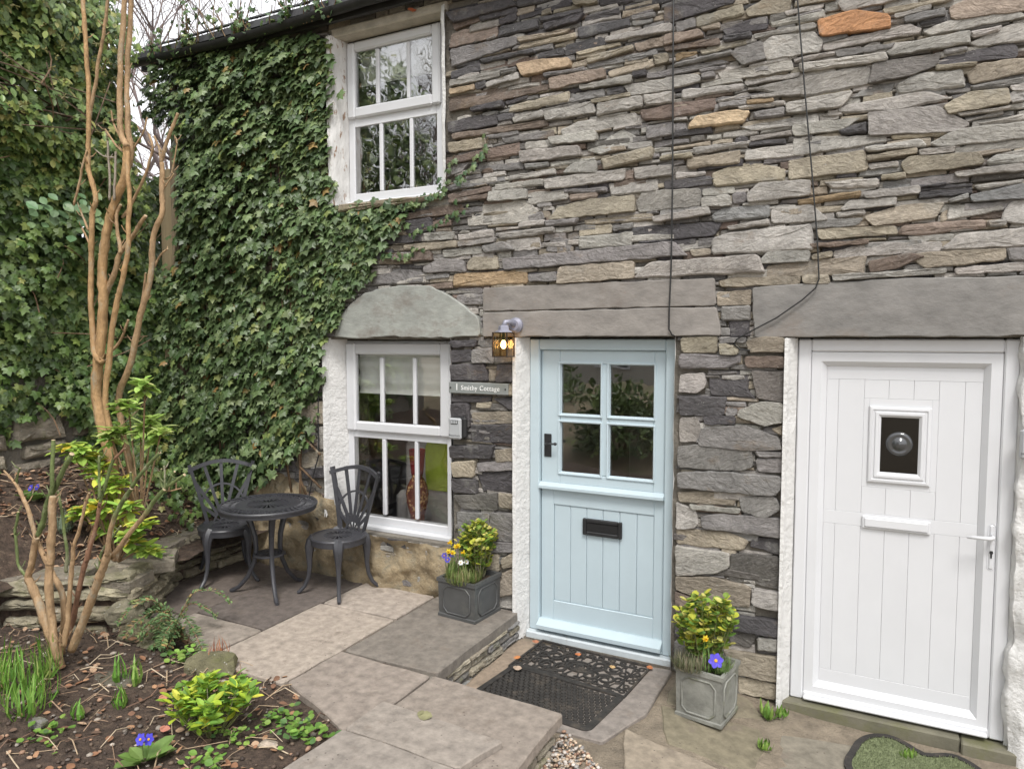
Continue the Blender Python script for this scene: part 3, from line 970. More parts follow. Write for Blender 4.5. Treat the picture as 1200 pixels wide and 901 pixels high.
def refine(pts, seg, jit):
    """round the corners of an outline and roughen its edges"""
    n = len(pts)
    if sum(pts[i][0] * pts[(i + 1) % n][1] - pts[(i + 1) % n][0] * pts[i][1] for i in range(n)) < 0:
        pts = pts[::-1]
    P = [Vector(p) for p in pts]
    out = []
    for i in range(n):
        a, b, c = P[i - 1], P[i], P[(i + 1) % n]
        l1, l2 = (a - b).length, (c - b).length
        r = min(0.005 + RN.random() * 0.011, l1 * 0.22, l2 * 0.22)
        p = b + (a - b).normalized() * r
        q = b + (c - b).normalized() * r
        out += [p, q]
        nx = c + (b - c).normalized() * min(0.012, l2 * 0.22)
        d = nx - q
        k = int(d.length / seg)
        nn = Vector((-d.y, d.x)).normalized() if d.length > 1e-6 else Vector((0, 0))
        for s in range(1, k + 1):
            out.append(q + d * (s / (k + 1)) + nn * RN.uniform(-jit, jit))
    return [(p.x, p.y) for p in out]


def stone_geo(pts, proud, back=0.05, seg=0.045, jit=0.005, bev=0.008, rough=0.006):
    """returns vertices (u, depth, v) with depth < 0 outwards, and faces"""
    o = refine(pts, seg, jit)
    n = len(o)
    cx = sum(p[0] for p in o) / n
    cy = sum(p[1] for p in o) / n
    w = max(p[0] for p in o) - min(p[0] for p in o)
    h = max(p[1] for p in o) - min(p[1] for p in o)
    bev = min(bev, 0.22 * min(w, h))
    i1 = inset(o, bev)
    ta, tb = (RN.uniform(-0.05, 0.05), RN.uniform(-0.16, 0.10)) if rough > 0 else (0, 0)
    dep = lambda p: -(proud + ta * (p[0] - cx) * 0.5 + tb * (p[1] - cy)) + RN.uniform(-rough, rough) * 0.6
    vs = [(p[0], back, p[1]) for p in o] + [(p[0], dep(p) + bev * RN.uniform(0.6, 1.5), p[1]) for p in o] + [(p[0], dep(p), p[1]) for p in i1]
    kx, ky = 0.62, 0.5
    vs += [(cx + (p[0] - cx) * kx, dep(p) + RN.uniform(-rough, rough), cy + (p[1] - cy) * ky) for p in i1]
    vs += [(cx, dep((cx, cy)) + RN.uniform(-rough, rough), cy)]
    fs = []
    for r in range(3):
        for k in range(n):
            l = (k + 1) % n
            fs.append((r * n + k, r * n + l, (r + 1) * n + l, (r + 1) * n + k))
    for k in range(n):
        fs.append((3 * n + k, 3 * n + (k + 1) % n, 4 * n))
    return vs, fs


OPEN = [(-3.885, -2.75, 0.47, 1.965), (-3.775, -2.80, 2.985, 4.255), (-2.205, -1.15, -0.09, 1.985), (-0.49, 0.615, -0.165, 1.98)]


def wall_core():
    xs = sorted({-5.68, 2.4, *[o[0] for o in OPEN], *[o[1] for o in OPEN]})
    zs = sorted({-0.5, 4.42, *[o[2] for o in OPEN], *[o[3] for o in OPEN]})
    y0, y1 = 0.0, 0.46
    void = lambda i, k: (i < 0 or k < 0 or i >= len(xs) - 1 or k >= len(zs) - 1) or any(
        o[0] - 1e-6 < (xs[i] + xs[i + 1]) / 2 < o[1] and o[2] < (zs[k] + zs[k + 1]) / 2 < o[3] for o in OPEN)
    m = MB()
    for i in range(len(xs) - 1):
        for k in range(len(zs) - 1):
            if void(i, k):
                continue
            a, b, c, d = xs[i], xs[i + 1], zs[k], zs[k + 1]
            m.add([(a, y0, c), (b, y0, c), (b, y0, d), (a, y0, d)], [(0, 1, 2, 3)])
            m.add([(a, y1, c), (b, y1, c), (b, y1, d), (a, y1, d)], [(3, 2, 1, 0)])
            for (di, dk, q) in ((-1, 0, [(a, y0, c), (a, y0, d), (a, y1, d), (a, y1, c)]), (1, 0, [(b, y0, c), (b, y1, c), (b, y1, d), (b, y0, d)]),
                                (0, -1, [(a, y0, c), (a, y1, c), (b, y1, c), (b, y0, c)]), (0, 1, [(a, y0, d), (b, y0, d), (b, y1, d), (a, y1, d)])):
                if void(i + di, k + dk):
                    m.add(q, [(0, 1, 2, 3)])
    return m.obj('wall', M['mortar'], cottage)


WALL = wall_core()


def in_open(x0, x1, z0, z1, pad=0.0):
    for o in OPEN:
        if x1 > o[0] - pad and x0 < o[1] + pad and z1 > o[2] - pad and z0 < o[3] + pad:
            return True
    return False


# recessed small slates and chips that fill the joints between the big facing stones
def joint_fill():
    m = MB()
    z = -0.42
    while z < 4.38:
        h = RN.uniform(0.022, 0.055)
        x = -5.68 + RN.uniform(0, 0.1)
        while x < 0.95:
            w = RN.uniform(0.08, 0.30)
            if not in_open(x, x + w, z, z + h, 0.004):
                k = RN.choices('dglbth', (1.0, 4, 6, .8, 2.6, 1.2))[0]
                t = tone(k, 0.25)
                p = RN.uniform(0.014, 0.034)
                b = min(0.006, h * 0.2)
                e = [RN.uniform(-0.006, 0.006) for _ in range(6)]
                s = RN.uniform(-0.02, 0.03)
                xm = x + w * RN.uniform(0.35, 0.65)
                out = [(x + 0.004, z + e[0]), (xm, z + e[1] + s * w * .5), (x + w - 0.004, z + e[2] + s * w), (x + w - 0.008, z + h - 0.006 + e[3] + s * w),
                       (xm, z + h - 0.004 + e[4] + s * w * .5), (x + 0.008, z + h - 0.007 + e[5])]
                ins = inset(out, b)
                vs = [(q[0], 0.004, q[1]) for q in out] + [(q[0], -p + b + RN.uniform(-.003, .003), q[1]) for q in out] + [(q[0], -p + RN.uniform(-.004, .004), q[1]) for q in ins]
                fs = [(r * 6 + i, r * 6 + (i + 1) % 6, (r + 1) * 6 + (i + 1) % 6, (r + 1) * 6 + i) for r in range(2) for i in range(6)] + [(12, 13, 16, 17), (13, 14, 15, 16)]
                m.add(vs, fs, t)
            x += w
        z += h
    return m


fill = joint_fill()
STONES.sort(key=lambda s: -abs(sum(s[1][i] * s[1][(i + 3) % len(s[1])] - s[1][(i + 2) % len(s[1])] * s[1][i + 1] for i in range(0, len(s[1]), 2))))
for i, (k, q) in enumerate(STONES):
    pts = [(q[j] / 1000, q[j + 1] / 1000) for j in range(0, len(q), 2)]
    cx = sum(p[0] for p in pts) / len(pts)
    if -4.3 < cx < -3.85 and pts[0][1] < 1.98:
        pts = [(min(p[0], -3.918), p[1]) for p in pts]
    elif -2.75 < cx < -2.2 and pts[0][1] < 1.99:
        pts = [(min(p[0], -2.242), p[1]) for p in pts]
    elif -1.15 < cx < -0.45 and pts[0][1] < 1.99:
        pts = [(max(-1.14, min(p[0], -0.516)), p[1]) for p in pts]
    cz = sum(p[1] for p in pts) / len(pts)
    vs, fs = stone_geo(inset(pts if ccw(pts) else pts[::-1], -0.0045), RN.uniform(0.026, 0.058), bev=RN.choice((.003, .005, .009)), jit=.004, rough=RN.choice((0.001, 0.0015, 0.003)))
    t = tone(k)
    if i < 296:
        mesh_obj('stone', vs, fs, [t] * len(vs), M['slate'], WALL, smooth='auto')
    else:
        fill.add(vs, fs, t)
fo = fill.obj('stone_fill', M['slate'], WALL, kind='stuff')

# lintels
def lintel(pts, proud, col, seg=0.07, jit=0.004, label=None, bev=0.005):
    vs, fs = stone_geo(pts, proud, 0.06, seg, jit, bev, 0.0)
    o = mesh_obj('lintel', vs, fs, [col] * len(vs), M['lintel'], cottage, smooth='auto')
    if label:
        o['label'] = label
    return o


lintel([(-3.80, 1.985), (-3.755, 2.13), (-3.64, 2.235), (-3.50, 2.315), (-3.33, 2.345), (-3.17, 2.362), (-2.91, 2.35), (-2.80, 2.30), (-2.69, 2.24), (-2.515, 2.12), (-2.50, 1.99), (-2.9, 1.975), (-3.3, 1.99), (-3.55, 1.972)],
       0.050, (0.31, 0.318, 0.29), jit=0.006, label='arched pale green slate lintel over the lower window')
lintel([(-2.478, 2.160), (-0.899, 2.168), (-0.912, 2.329), (-2.478, 2.322)], 0.048, (0.235, 0.215, 0.195), label='upper slab of the long lintel above the blue door')
lintel([(-2.479, 1.985), (-0.868, 1.990), (-0.898, 2.160), (-2.478, 2.152)], 0.052, (0.245, 0.225, 0.205), label='lower slab of the long lintel above the blue door')
lintel([(-0.680, 1.980), (0.98, 1.990), (0.98, 2.283), (0.64, 2.281), (0.2, 2.288), (-0.01, 2.290), (-0.345, 2.279), (-0.700, 2.265)], 0.050, (0.205, 0.195, 0.182), jit=0.005,
       label='riven grey slate lintel above the white door')


# limewashed and rendered patches
def lumpy(name, path, z0f, z1f, m, amp=0.012, nz=24, seed=0.0, sub=8, freq=6.0):
    """vertical ribbon along a plan path with irregular top and bottom and a bumpy face"""
    P = []
    for (a, b) in zip(path[:-1], path[1:]):
        for s in range(sub):
            P.append((a[0] + (b[0] - a[0]) * s / sub, a[1] + (b[1] - a[1]) * s / sub))
    P.append(path[-1])
    vs, fs = [], []
    for i, (x, y) in enumerate(P):
        a = P[max(i - 1, 0)]
        b = P[min(i + 1, len(P) - 1)]
        d = Vector((b[0] - a[0], b[1] - a[1])).normalized()
        nrm = (d.y, -d.x)
        s = i / (len(P) - 1)
        za, zb = z0f(s), z1f(s)
        for k in range(nz + 1):
            z = za + (zb - za) * k / nz
            e = amp * fbm(x * freq + seed, y * freq, z * freq, 4)
            edge = min(i, len(P) - 1 - i, 2) / 2.0
            vs.append((x + nrm[0] * e * edge, y + nrm[1] * e, z))
    for i in range(len(P) - 1):
        for k in range(nz):
            a = i * (nz + 1) + k
            fs.append((a, a + nz + 1, a + nz + 2, a + 1))
    return mesh_obj(name, vs, fs, None, m, cottage, smooth=True)


def interp(tab):
    def f(s):
        for (a, va), (b, vb) in zip(tab[:-1], tab[1:]):
            if s <= b:
                return va + (vb - va) * (s - a) / (b - a)
        return tab[-1][1]
    return f


w = 2.16
px = lambda x: (x + 4.90) / w
lumpy('rendered_plinth', [(-4.90, -0.03), (-4.3, -0.055), (-3.6, -0.055), (-2.74, -0.05), (-2.735, 0.03)], lambda s: -0.03,
      interp([(0, 0.9), (px(-4.72), 0.86), (px(-4.5), 0.88), (px(-4.28), 0.80), (px(-4.12), 0.74), (px(-4.0), 0.70), (px(-3.95), 0.60), (px(-3.88), 0.535), (px(-3.8), 0.475), (px(-2.9), 0.447), (1, 0.44)]),
      M['plinth'], 0.065, 34, 3.0, 26, 5.5)
nzf = lambda f, a, s0: (lambda s: f + a * fbm(s * 7 + s0, s0, 0.3))
lumpy('white_reveal', [(-3.912, -0.066), (-3.898, -0.060), (-3.884, -0.02), (-3.815, 0.12)], nzf(0.57, .03, 1), nzf(1.975, .01, 2), M['limewash'], 0.006, 40, 1.0, 8)
lumpy('white_reveal', [(-3.822, -0.066), (-3.79, -0.060), (-3.773, -0.03), (-3.752, 0.10)], nzf(2.985, .02, 3), nzf(4.245, .01, 4), M['flaking'], 0.014, 40, 2.0, 8)
lumpy('white_reveal', [(-2.888, 0.10), (-2.806, -0.01), (-2.797, -0.05), (-2.768, -0.055)], nzf(3.0, .02, 5), nzf(4.26, .01, 6), M['limewash'], 0.010, 40, 4.0, 6)
lumpy('white_reveal', [(-2.828, 0.12), (-2.757, -0.01), (-2.742, -0.045)], nzf(0.47, .02, 1), nzf(1.975, .01, 2), M['limewash'], 0.006, 40, 1.5, 6)
lumpy('white_reveal', [(-2.236, -0.068), (-2.216, -0.062), (-2.199, -0.03), (-2.165, 0.055)], nzf(-0.10, .02, 7), nzf(1.98, .003, 8), M['limewash'], 0.006, 60, 5.0, 7)
lumpy('white_reveal', [(-1.160, 0.06), (-1.146, -0.03), (-1.138, -0.05)], nzf(-0.10, .02, 7), nzf(1.98, .003, 8), M['limewash'], 0.010, 60, 6.0, 5)
lumpy('white_reveal', [(-0.512, -0.068), (-0.493, -0.062), (-0.485, -0.03), (-0.452, 0.028)], nzf(-0.20, .02, 9), nzf(1.977, .003, 1), M['limewash'], 0.007, 60, 7.0, 7)
lumpy('white_rendered_wall', [(0.597, 0.03), (0.602, -0.035), (0.66, -0.055), (1.2, -0.055), (2.4, -0.05)], nzf(-0.25, .02, 2), nzf(1.985, .002, 1), M['limewash'], 0.028, 70, 8.0, 14)
# head of the upper window: cement strip
m = MB()
m.box(-3.80, -2.77, -0.035, 0.10, 4.235, 4.30, 0.008)
m.obj('window_head', mat('cement_strip', (0.46, 0.42, 0.35), .95, .2, 9, .2, 30, detail=9), cottage)
m = MB()
vs, fs = stone_geo([(-3.72, 2.925), (-2.815, 2.945), (-2.80, 2.985), (-3.72, 2.985)], 0.075, 0.1, 0.08, 0.006)
mesh_obj('stone_sill', vs, fs, [(0.27, 0.225, 0.16)] * len(vs), M['drystone'], cottage)['label'] = 'rough tan stone sill under the upper window'


# roof edge
def roof():
    m = MB()
    m.box(-5.86, 2.5, -0.135, -0.10, 4.30, 4.42)
    f = m.obj('fascia', M['gutter'], cottage)
    m = MB()
    n = 9
    prof = [(-0.195 + 0.046 * math.cos(math.pi + math.pi * k / (n - 1)), 4.355 + 0.046 * math.sin(math.pi + math.pi * k / (n - 1))) for k in range(n)]
    prof += [(-0.195 + 0.040 * math.cos(2 * math.pi - math.pi * k / (n - 1)), 4.357 + 0.040 * math.sin(2 * math.pi - math.pi * k / (n - 1))) for k in range(n)]
    q = len(prof)
    X = [-5.88 + 8.4 * i / 40 for i in range(41)]
    vs = [(x, y, z + 0.012 * math.sin(x * 1.7) - 0.004 * (i % 2)) for i, x in enumerate(X) for y, z in prof]
    fs = [(i * q + k, i * q + (k + 1) % q, (i + 1) * q + (k + 1) % q, (i + 1) * q + k) for i in range(40) for k in range(q)] + [tuple(range(q)), tuple(40 * q + k for k in range(q))]
    m.add(vs, fs)
    m.obj('gutter', M['gutter'], cottage, smooth='auto')
    rm = MB()
    rm.add([(-5.9, -0.19, 4.43), (2.55, -0.19, 4.43), (2.55, 3.0, 6.3), (-5.9, 3.0, 6.3), (-5.9, -0.19, 4.38), (2.55, -0.19, 4.38), (2.55, 3.0, 6.25), (-5.9, 3.0, 6.25)],
           [(0, 1, 2, 3), (7, 6, 5, 4), (0, 4, 5, 1), (1, 5, 6, 2), (2, 6, 7, 3), (3, 7, 4, 0)])
    rf = rm.obj('roof', M['roofslate'], cottage)
    for row in range(4):
        sm = MB()
        y = -0.20 + row * 0.16
        z = 4.445 + row * 0.094
        for i in range(34):
            x = -5.9 + i * 0.25 + (row % 2) * 0.125
            sm.add([(x, y, z), (x + 0.243, y, z), (x + 0.243, y + 0.26, z + 0.14), (x, y + 0.26, z + 0.14), (x, y, z + 0.012), (x + 0.243, y, z + 0.012), (x + 0.243, y + 0.26, z + 0.152), (x, y + 0.26, z + 0.152)],
                   [(4, 5, 6, 7), (0, 4, 7, 3), (0, 1, 5, 4), (1, 2, 6, 5)])
        sm.obj('slate_course', M['roofslate'], rf)


roof()


# rooms behind the glass
def room(x0, x1, y0, y1, z0, z1):
    m = MB()
    m.add([(x0, y0, z0), (x1, y0, z0), (x1, y1, z0), (x0, y1, z0), (x0, y0, z1), (x1, y0, z1), (x1, y1, z1), (x0, y1, z1)],
          [(4, 7, 6, 5), (3, 2, 6, 7), (0, 3, 7, 4), (2, 1, 5, 6)])
    o = m.obj('room_wall', M['inside'], cottage)
    m = MB()
    m.add([(x0, y0, z0 + .005), (x1, y0, z0 + .005), (x1, y1, z0 + .005), (x0, y1, z0 + .005)], [(0, 1, 2, 3)])
    m.obj('room_floor', M['insidefloor'], cottage)


room(-5.2, -2.3, 0.461, 3.6, 0.0, 2.25)
room(-5.2, -1.5, 0.461, 3.6, 2.45, 4.41)
room(-2.29, -0.9, 0.461, 2.6, -0.08, 2.25)
room(-0.85, 1.2, 0.461, 1.8, -0.16, 2.25)


# ------------------------------------------------------------------ windows and doors
def frame_box(m, x0, x1, z0, z1, t, y0, y1, bev=0.006, tb=None):
    """mitred-looking frame of four bars"""
    tb = t if tb is None else tb
    m.box(x0, x0 + t, y0, y1, z0, z1, bev)
    m.box(x1 - t, x1, y0, y1, z0, z1, bev)
    m.box(x0 + t, x1 - t, y0 + .0012, y1, z1 - t, z1, bev)
    m.box(x0 + t, x1 - t, y0 + .0012, y1, z0, z0 + tb, bev)


def mitre_frame(m, x0, x1, z0, z1, prof):
    """one continuous mitred frame; prof = (inset, depth) from the outer edge inwards"""
    vs = []
    for d, y in prof:
        vs += [(x0 + d, y, z0 + d), (x1 - d, y, z0 + d), (x1 - d, y, z1 - d), (x0 + d, y, z1 - d)]
    fs = [(i * 4 + k, i * 4 + (k + 1) % 4, (i + 1) * 4 + (k + 1) % 4, (i + 1) * 4 + k) for i in range(len(prof) - 1) for k in range(4)]
    m.add(vs, fs)


def pane(parent, x0, x1, z0, z1, y, m, name='pane'):
    b = MB()
    b.box(x0, x1, y, y + 0.006, z0, z1)
    return b.obj(name, m, parent)


def window(x0, x1, z0, z1, yf, sash_z, topx, lowx, top_z, low_z, gl, sill):
    m = MB()
    frame_box(m, x0, x1, z0, z1, 0.058, yf, yf + 0.07, 0.006, 0.09)
    m.box(x0 + .058, x1 - .058, yf + .0015, yf + 0.07, low_z[1], top_z[0] - 0.04, 0.004)
    W_ = m.obj('window', M['upvc'], cottage)
    m = MB()                                          # projecting opening light
    sx0, sx1, sz0, sz1 = x0 + 0.012, x1 - 0.012, sash_z, z1 - 0.014
    frame_box(m, sx0, sx1, sz0, sz1, topx[0] - sx0, yf - 0.03, yf + 0.03, 0.012, top_z[0] - sz0)
    m.obj('sash', M['upvc'], W_)
    for i in range(0, 6, 2):
        pane(W_, topx[i] - .004, topx[i + 1] + .004, top_z[0] - .004, top_z[1] + .004, yf - 0.004, gl)
        pane(W_, lowx[i] - .004, lowx[i + 1] + .004, low_z[0] - .004, low_z[1] + .004, yf + 0.012, gl)
    for a in (1, 3):
        m = MB()
        m.box(topx[a] - .001, topx[a + 1] + .001, yf - 0.016, yf + 0.018, top_z[0] + .0005, top_z[1] - .0005, 0.007)
        m.obj('glazing_bar', M['upvc'], W_)
        m = MB()
        m.box(lowx[a] - .001, lowx[a + 1] + .001, yf + 0.0, yf + 0.034, low_z[0] + .0005, low_z[1] - .0005, 0.007)
        m.obj('glazing_bar', M['upvc'], W_)
    m = MB()
    m.box(x0 - 0.005, x1 + 0.004, yf - sill, yf + 0.002, z0 - 0.012, z0 + 0.026, 0.008)
    m.obj('sill', M['upvc'], W_)
    return W_


window(-3.825, -2.825, 0.478, 1.955, 0.12, 1.243, (-3.722, -3.489, -3.455, -3.179, -3.149, -2.928), (-3.762, -3.487, -3.452, -3.179, -3.149, -2.883), (1.320, 1.826), (0.588, 1.190), M['glass'], 0.055)
window(-3.755, -2.885, 3.000, 4.235, 0.10, 3.655, (-3.672, -3.478, -3.446, -3.195, -3.168, -2.968), (-3.704, -3.464, -3.432, -3.185, -3.155, -2.943), (3.735, 4.142), (3.090, 3.594), M['wavyglass'], 0.035)


def stable_door():
    y = 0.10
    m = MB()
    frame_box(m, -2.165, -1.150, -0.045, 1.970, 0.072, 0.052, 0.16, 0.006, 0.02)
    m.box(-2.092, -1.222, 0.085, 0.115, 0.0, 0.03)
    D = m.obj('door', M['bluepaint'], cottage)
    D['label'] = 'pale blue stable door with four panes'
    pc = [(-1.952, -1.660), (-1.605, -1.302)]
    m = MB()                                          # top leaf: stiles and rails round the glass
    L0, L1 = -2.088, -1.227
    m.box(L0, pc[0][0], y - .018, y + .03, 0.992, 1.896, 0.004)
    m.box(pc[1][1], L1, y - .018, y + .03, 0.992, 1.896, 0.004)
    m.box(pc[0][0], pc[1][1], y - .017, y + .03, 1.806, 1.896, 0.004)
    m.box(pc[0][0], pc[1][1], y - .017, y + .03, 0.992, 1.066, 0.004)
    m.box(pc[0][1], pc[1][0], y - .0165, y + .03, 1.066, 1.806, 0.006)
    m.box(pc[0][0], pc[0][1], y - .0155, y + .03, 1.412, 1.464, 0.006)
    m.box(pc[1][0], pc[1][1], y - .0155, y + .03, 1.412, 1.464, 0.006)
    top = m.obj('top_leaf', M['bluepaint'], D)
    for (a, b) in pc:
        for (c, d) in ((1.464, 1.806), (1.066, 1.412)):
            pane(D, a - .003, b + .003, c - .003, d + .003, y + 0.004, M['doorglass'])
            m = MB()
            mitre_frame(m, a - .012, b + .012, c - .012, d + .012, [(0, y - .010), (0, y - .024), (.005, y - .027), (.012, y - .024), (.018, y + .003)])
            m.obj('glazing_bead', M['bluepaint'], D)
    m = MB()
    m.box(L0, L0 + .093, y - .018, y + .03, 0.032, 0.952, 0.004)
    m.box(L1 - .066, L1, y - .018, y + .03, 0.032, 0.952, 0.004)
    m.box(L0 + .093, L1 - .066, y - .0175, y + .03, 0.842, 0.952, 0.004)
    m.box(L0 + .093, L1 - .066, y - .0175, y + .03, 0.032, 0.172, 0.004)
    m.obj('bottom_leaf', M['bluepaint'], D)
    xs = [-1.995, -1.874, -1.757, -1.642, -1.525, -1.408, -1.293]
    for a, b in zip(xs[:-1], xs[1:]):
        m = MB()
        m.box(a + .001, b - .001, y - .010, y + .015, 0.1725, 0.8415, 0.0042)
        m.obj('plank', M['bluepaint'], D)
    for (z0, z1, dp) in ((0.955, 0.995, 0.042), (-0.018, 0.040, 0.075)):
        m = MB()
        a, b = (L0 - .004, L1 + .004)
        yb = y - .0185
        m.add([(a, yb, z0), (b, yb, z0), (b, yb, z1), (a, yb, z1), (a, yb - dp, z0), (b, yb - dp, z0), (b, yb - dp, z0 + (z1 - z0) * .45), (a, yb - dp, z0 + (z1 - z0) * .45), (a, yb - dp * .25, z1), (b, yb - dp * .25, z1)],
              [(0, 1, 5, 4), (4, 5, 6, 7), (7, 6, 9, 8), (8, 9, 2, 3), (0, 4, 7, 8, 3), (1, 2, 9, 6, 5), (0, 3, 2, 1)])
        m.obj('weather_bar', M['bluepaint'], D)
    m = MB()
    m.box(-2.172, -1.148, 0.005, 0.17, -0.115, -0.047, 0.008)
    m.obj('threshold', M['sillgrey'], D)
    m = MB()
    frame_box(m, -1.778, -1.504, 0.662, 0.774, 0.026, y - .034, y - .012, 0.005)
    lb = m.obj('letterbox', M['iron'], D)
    m = MB()
    m.box(-1.752, -1.530, y - .026, y - .014, 0.688, 0.748, 0.003)
    m.obj('flap', M['black'], lb)
    m = MB()
    m.box(-2.066, -2.012, y - .026, y - .0185, 1.168, 1.326, 0.003)
    hd = m.obj('latch_plate', M['iron'], D)
    m = MB()
    m.tube([(-2.04, y - .026, 1.262), (-2.04, y - .062, 1.262), (-2.02, y - .072, 1.262), (-1.968, y - .070, 1.266)], [0.008, 0.008, 0.0075, 0.006], 8)
    m.lathe([(0.0, -.012), (.011, -.006), (.013, 0), (.011, .006), (0, .012)], 10, (-1.964, y - .070, 1.266))
    m.obj('latch_handle', M['iron'], hd, smooth=True)
    m = MB()
    for z in (1.185, 1.31, 1.215):
        m.lathe([(0.006, 0), (0.004, 0.003)], 8, (0, 0, 0))
    return D


stable_door()


def white_door():
    m = MB()
    frame_box(m, -0.450, 0.600, -0.122, 1.972, 0.070, 0.026, 0.11, 0.008, 0.05)
    D = m.obj('door', M['upvc'], cottage)
    D['label'] = 'white panelled plastic door with a small square bullseye pane'
    m = MB()
    mitre_frame(m, -0.379, 0.529, -0.088, 1.900, [(0, .11), (0, .040), (.004, .036), (.052, .036), (.078, .064), (.081, .068), (.081, .11)])
    m.obj('sash', M['upvc'], D)
    # leaf as tongued planks with the small light between them
    y = 0.070
    xs = [-0.298, -0.236, -0.105, 0.015, 0.135, 0.253, 0.370, 0.449]
    wx0, wx1, wz0, wz1 = -0.078, 0.224, 1.180, 1.605
    for a, b in zip(xs[:-1], xs[1:]):
        spans = [(0.066, 0.925)]
        if b > wx0 + .01 and a < wx1 - .01:
            spans += [(1.645, 1.748)]
            if True:
                spans += [(1.0, 1.15)]
        else:
            spans += [(1.0, 1.748)]
        for (c, d) in spans:
            m = MB()
            m.box(a + .0004, b - .0004, y, y + .03, c + .0004, d - .0004, 0.0016)
            m.obj('plank', M['upvc'], D)
    for (nm, a, b, c, d, e) in (('rail', -0.298, 0.449, 0.925, 1.0, .001), ('rail', -0.298, 0.449, 1.748, 1.820, .001), ('rail', -0.298, 0.449, -0.02, 0.066, .001), ('stile', -0.105, -0.078, 1.15, 1.645, .0005),
                                ('stile', 0.224, 0.253, 1.15, 1.645, .0005), ('rail', -0.078, 0.224, 1.15, 1.18, .0007), ('rail', -0.078, 0.224, 1.605, 1.645, .0007)):
        m = MB()
        m.box(a, b, y - e * .5, y + .03, c, d, .0014)
        m.obj(nm, M['upvc'], D)
    m = MB()
    mitre_frame(m, wx0, wx1, wz0, wz1, [(0, y + .01), (0, y - .010), (.006, y - .016), (.018, y - .018), (.022, y - .012), (.030, y - .012), (.034, y - .020), (.046, y - .020), (.060, y - .006), (.060, y + .02)])
    lf = m.obj('light_frame', M['upvc'], D)
    # pane with a spun bullseye of glass
    m = MB()
    m.box(wx0 + .055, wx1 - .055, y + .004, y + .010, wz0 + .055, wz1 - .055)
    m.obj('pane', M['bullseye'], lf)
    m = MB()
    prof = [(0.066, 0.0), (0.062, 0.008), (0.050, 0.012), (0.040, 0.006), (0.032, 0.010), (0.024, 0.018), (0.014, 0.022), (0.0, 0.024)]
    n = 28
    vs = [(0.073 + r * math.cos(2 * math.pi * k / n), y + .003 - h, 1.400 + r * math.sin(2 * math.pi * k / n)) for r, h in prof for k in range(n)]
    fs = [(i * n + k, i * n + (k + 1) % n, (i + 1) * n + (k + 1) % n, (i + 1) * n + k) for i in range(len(prof) - 1) for k in range(n)]
    m.add(vs, fs)
    m.obj('bullseye', M['bullglass'], lf, smooth=True)
    m = MB()
    m.box(-0.098, 0.236, y - .016, y - .001, 0.918, 0.990, 0.006)
    lp = m.obj('letterbox', M['upvc'], D)
    m = MB()
    m.box(-0.085, 0.223, y - .024, y - .015, 0.930, 0.980, 0.005)
    m.obj('flap', M['upvc'], lp)
    m = MB()
    m.box(0.492, 0.526, 0.028, 0.045, 0.775, 1.018, 0.012)
    hp = m.obj('handle_plate', M['upvc'], D)
    m = MB()
    m.tube([(0.509, 0.03, 0.955), (0.509, -0.02, 0.955), (0.495, -0.030, 0.955), (0.395, -0.028, 0.951)], [0.011, 0.011, 0.011, 0.008], 8)
    m.obj('lever', M['upvc'], hp, smooth=True)
    m = MB()
    m.prism([(0.505, 0.84), (0.513, 0.84), (0.513, 0.86), (0.518, 0.868), (0.515, 0.878), (0.503, 0.878), (0.500, 0.868), (0.505, 0.86)], 0.028, 0.025, 'y')
    m.obj('keyhole', M['iron'], hp)
    m = MB()
    m.box(-0.375, 0.525, -0.008, 0.03, -0.108, -0.090, 0.006)
    m.obj('weather_bar', M['upvc'], D)
    return D


M['bullglass'] = mat('spun_glass', (0.05, 0.052, 0.055), 0.03, 0.05, 5, 0, spec=1.0)
white_door()
m = MB()
m.box(-0.50, 0.40, -0.040, 0.06, -0.36, -0.124, 0.008)
m.obj('doorstep', M['step'], cottage)
m = MB()
m.box(0.405, 0.72, -0.055, 0.06, -0.36, -0.135, 0.008)
m.obj('doorstep', M['step'], cottage)


# ------------------------------------------------------------------ paving, steps and low walls
def slab_obj(parent, poly, ztop, th, col, name='slab', m=None, jit=0.006, tilt=(0, 0)):
    pts = refine(poly, 0.16, jit)
    n = len(pts)
    ins = inset(pts, 0.005)
    cx = sum(p[0] for p in pts) / n
    cy = sum(p[1] for p in pts) / n
    zt = lambda p: ztop + tilt[0] * (p[0] - cx) + tilt[1] * (p[1] - cy)
    vs = [(p[0], p[1], ztop - th) for p in pts] + [(p[0], p[1], zt(p) - 0.005 - RN.random() * 0.003) for p in pts] + [(p[0], p[1], zt(p)) for p in ins] + [(cx, cy, ztop)]
    fs = [(r * n + k, r * n + (k + 1) % n, (r + 1) * n + (k + 1) % n, (r + 1) * n + k) for r in range(2) for k in range(n)]
    fs += [(2 * n + k, 2 * n + (k + 1) % n, 3 * n) for k in range(n)]
    return mesh_obj(name, vs, fs, [col] * len(vs), m or M['slab'], parent, smooth='auto')


def rect(x0, x1, y0, y1, j=0.006):
    r = lambda: RN.uniform(-j, j)
    return [(x0 + r(), y0 + r()), (x1 + r(), y0 + r()), (x1 + r(), y1 + r()), (x0 + r(), y1 + r())]


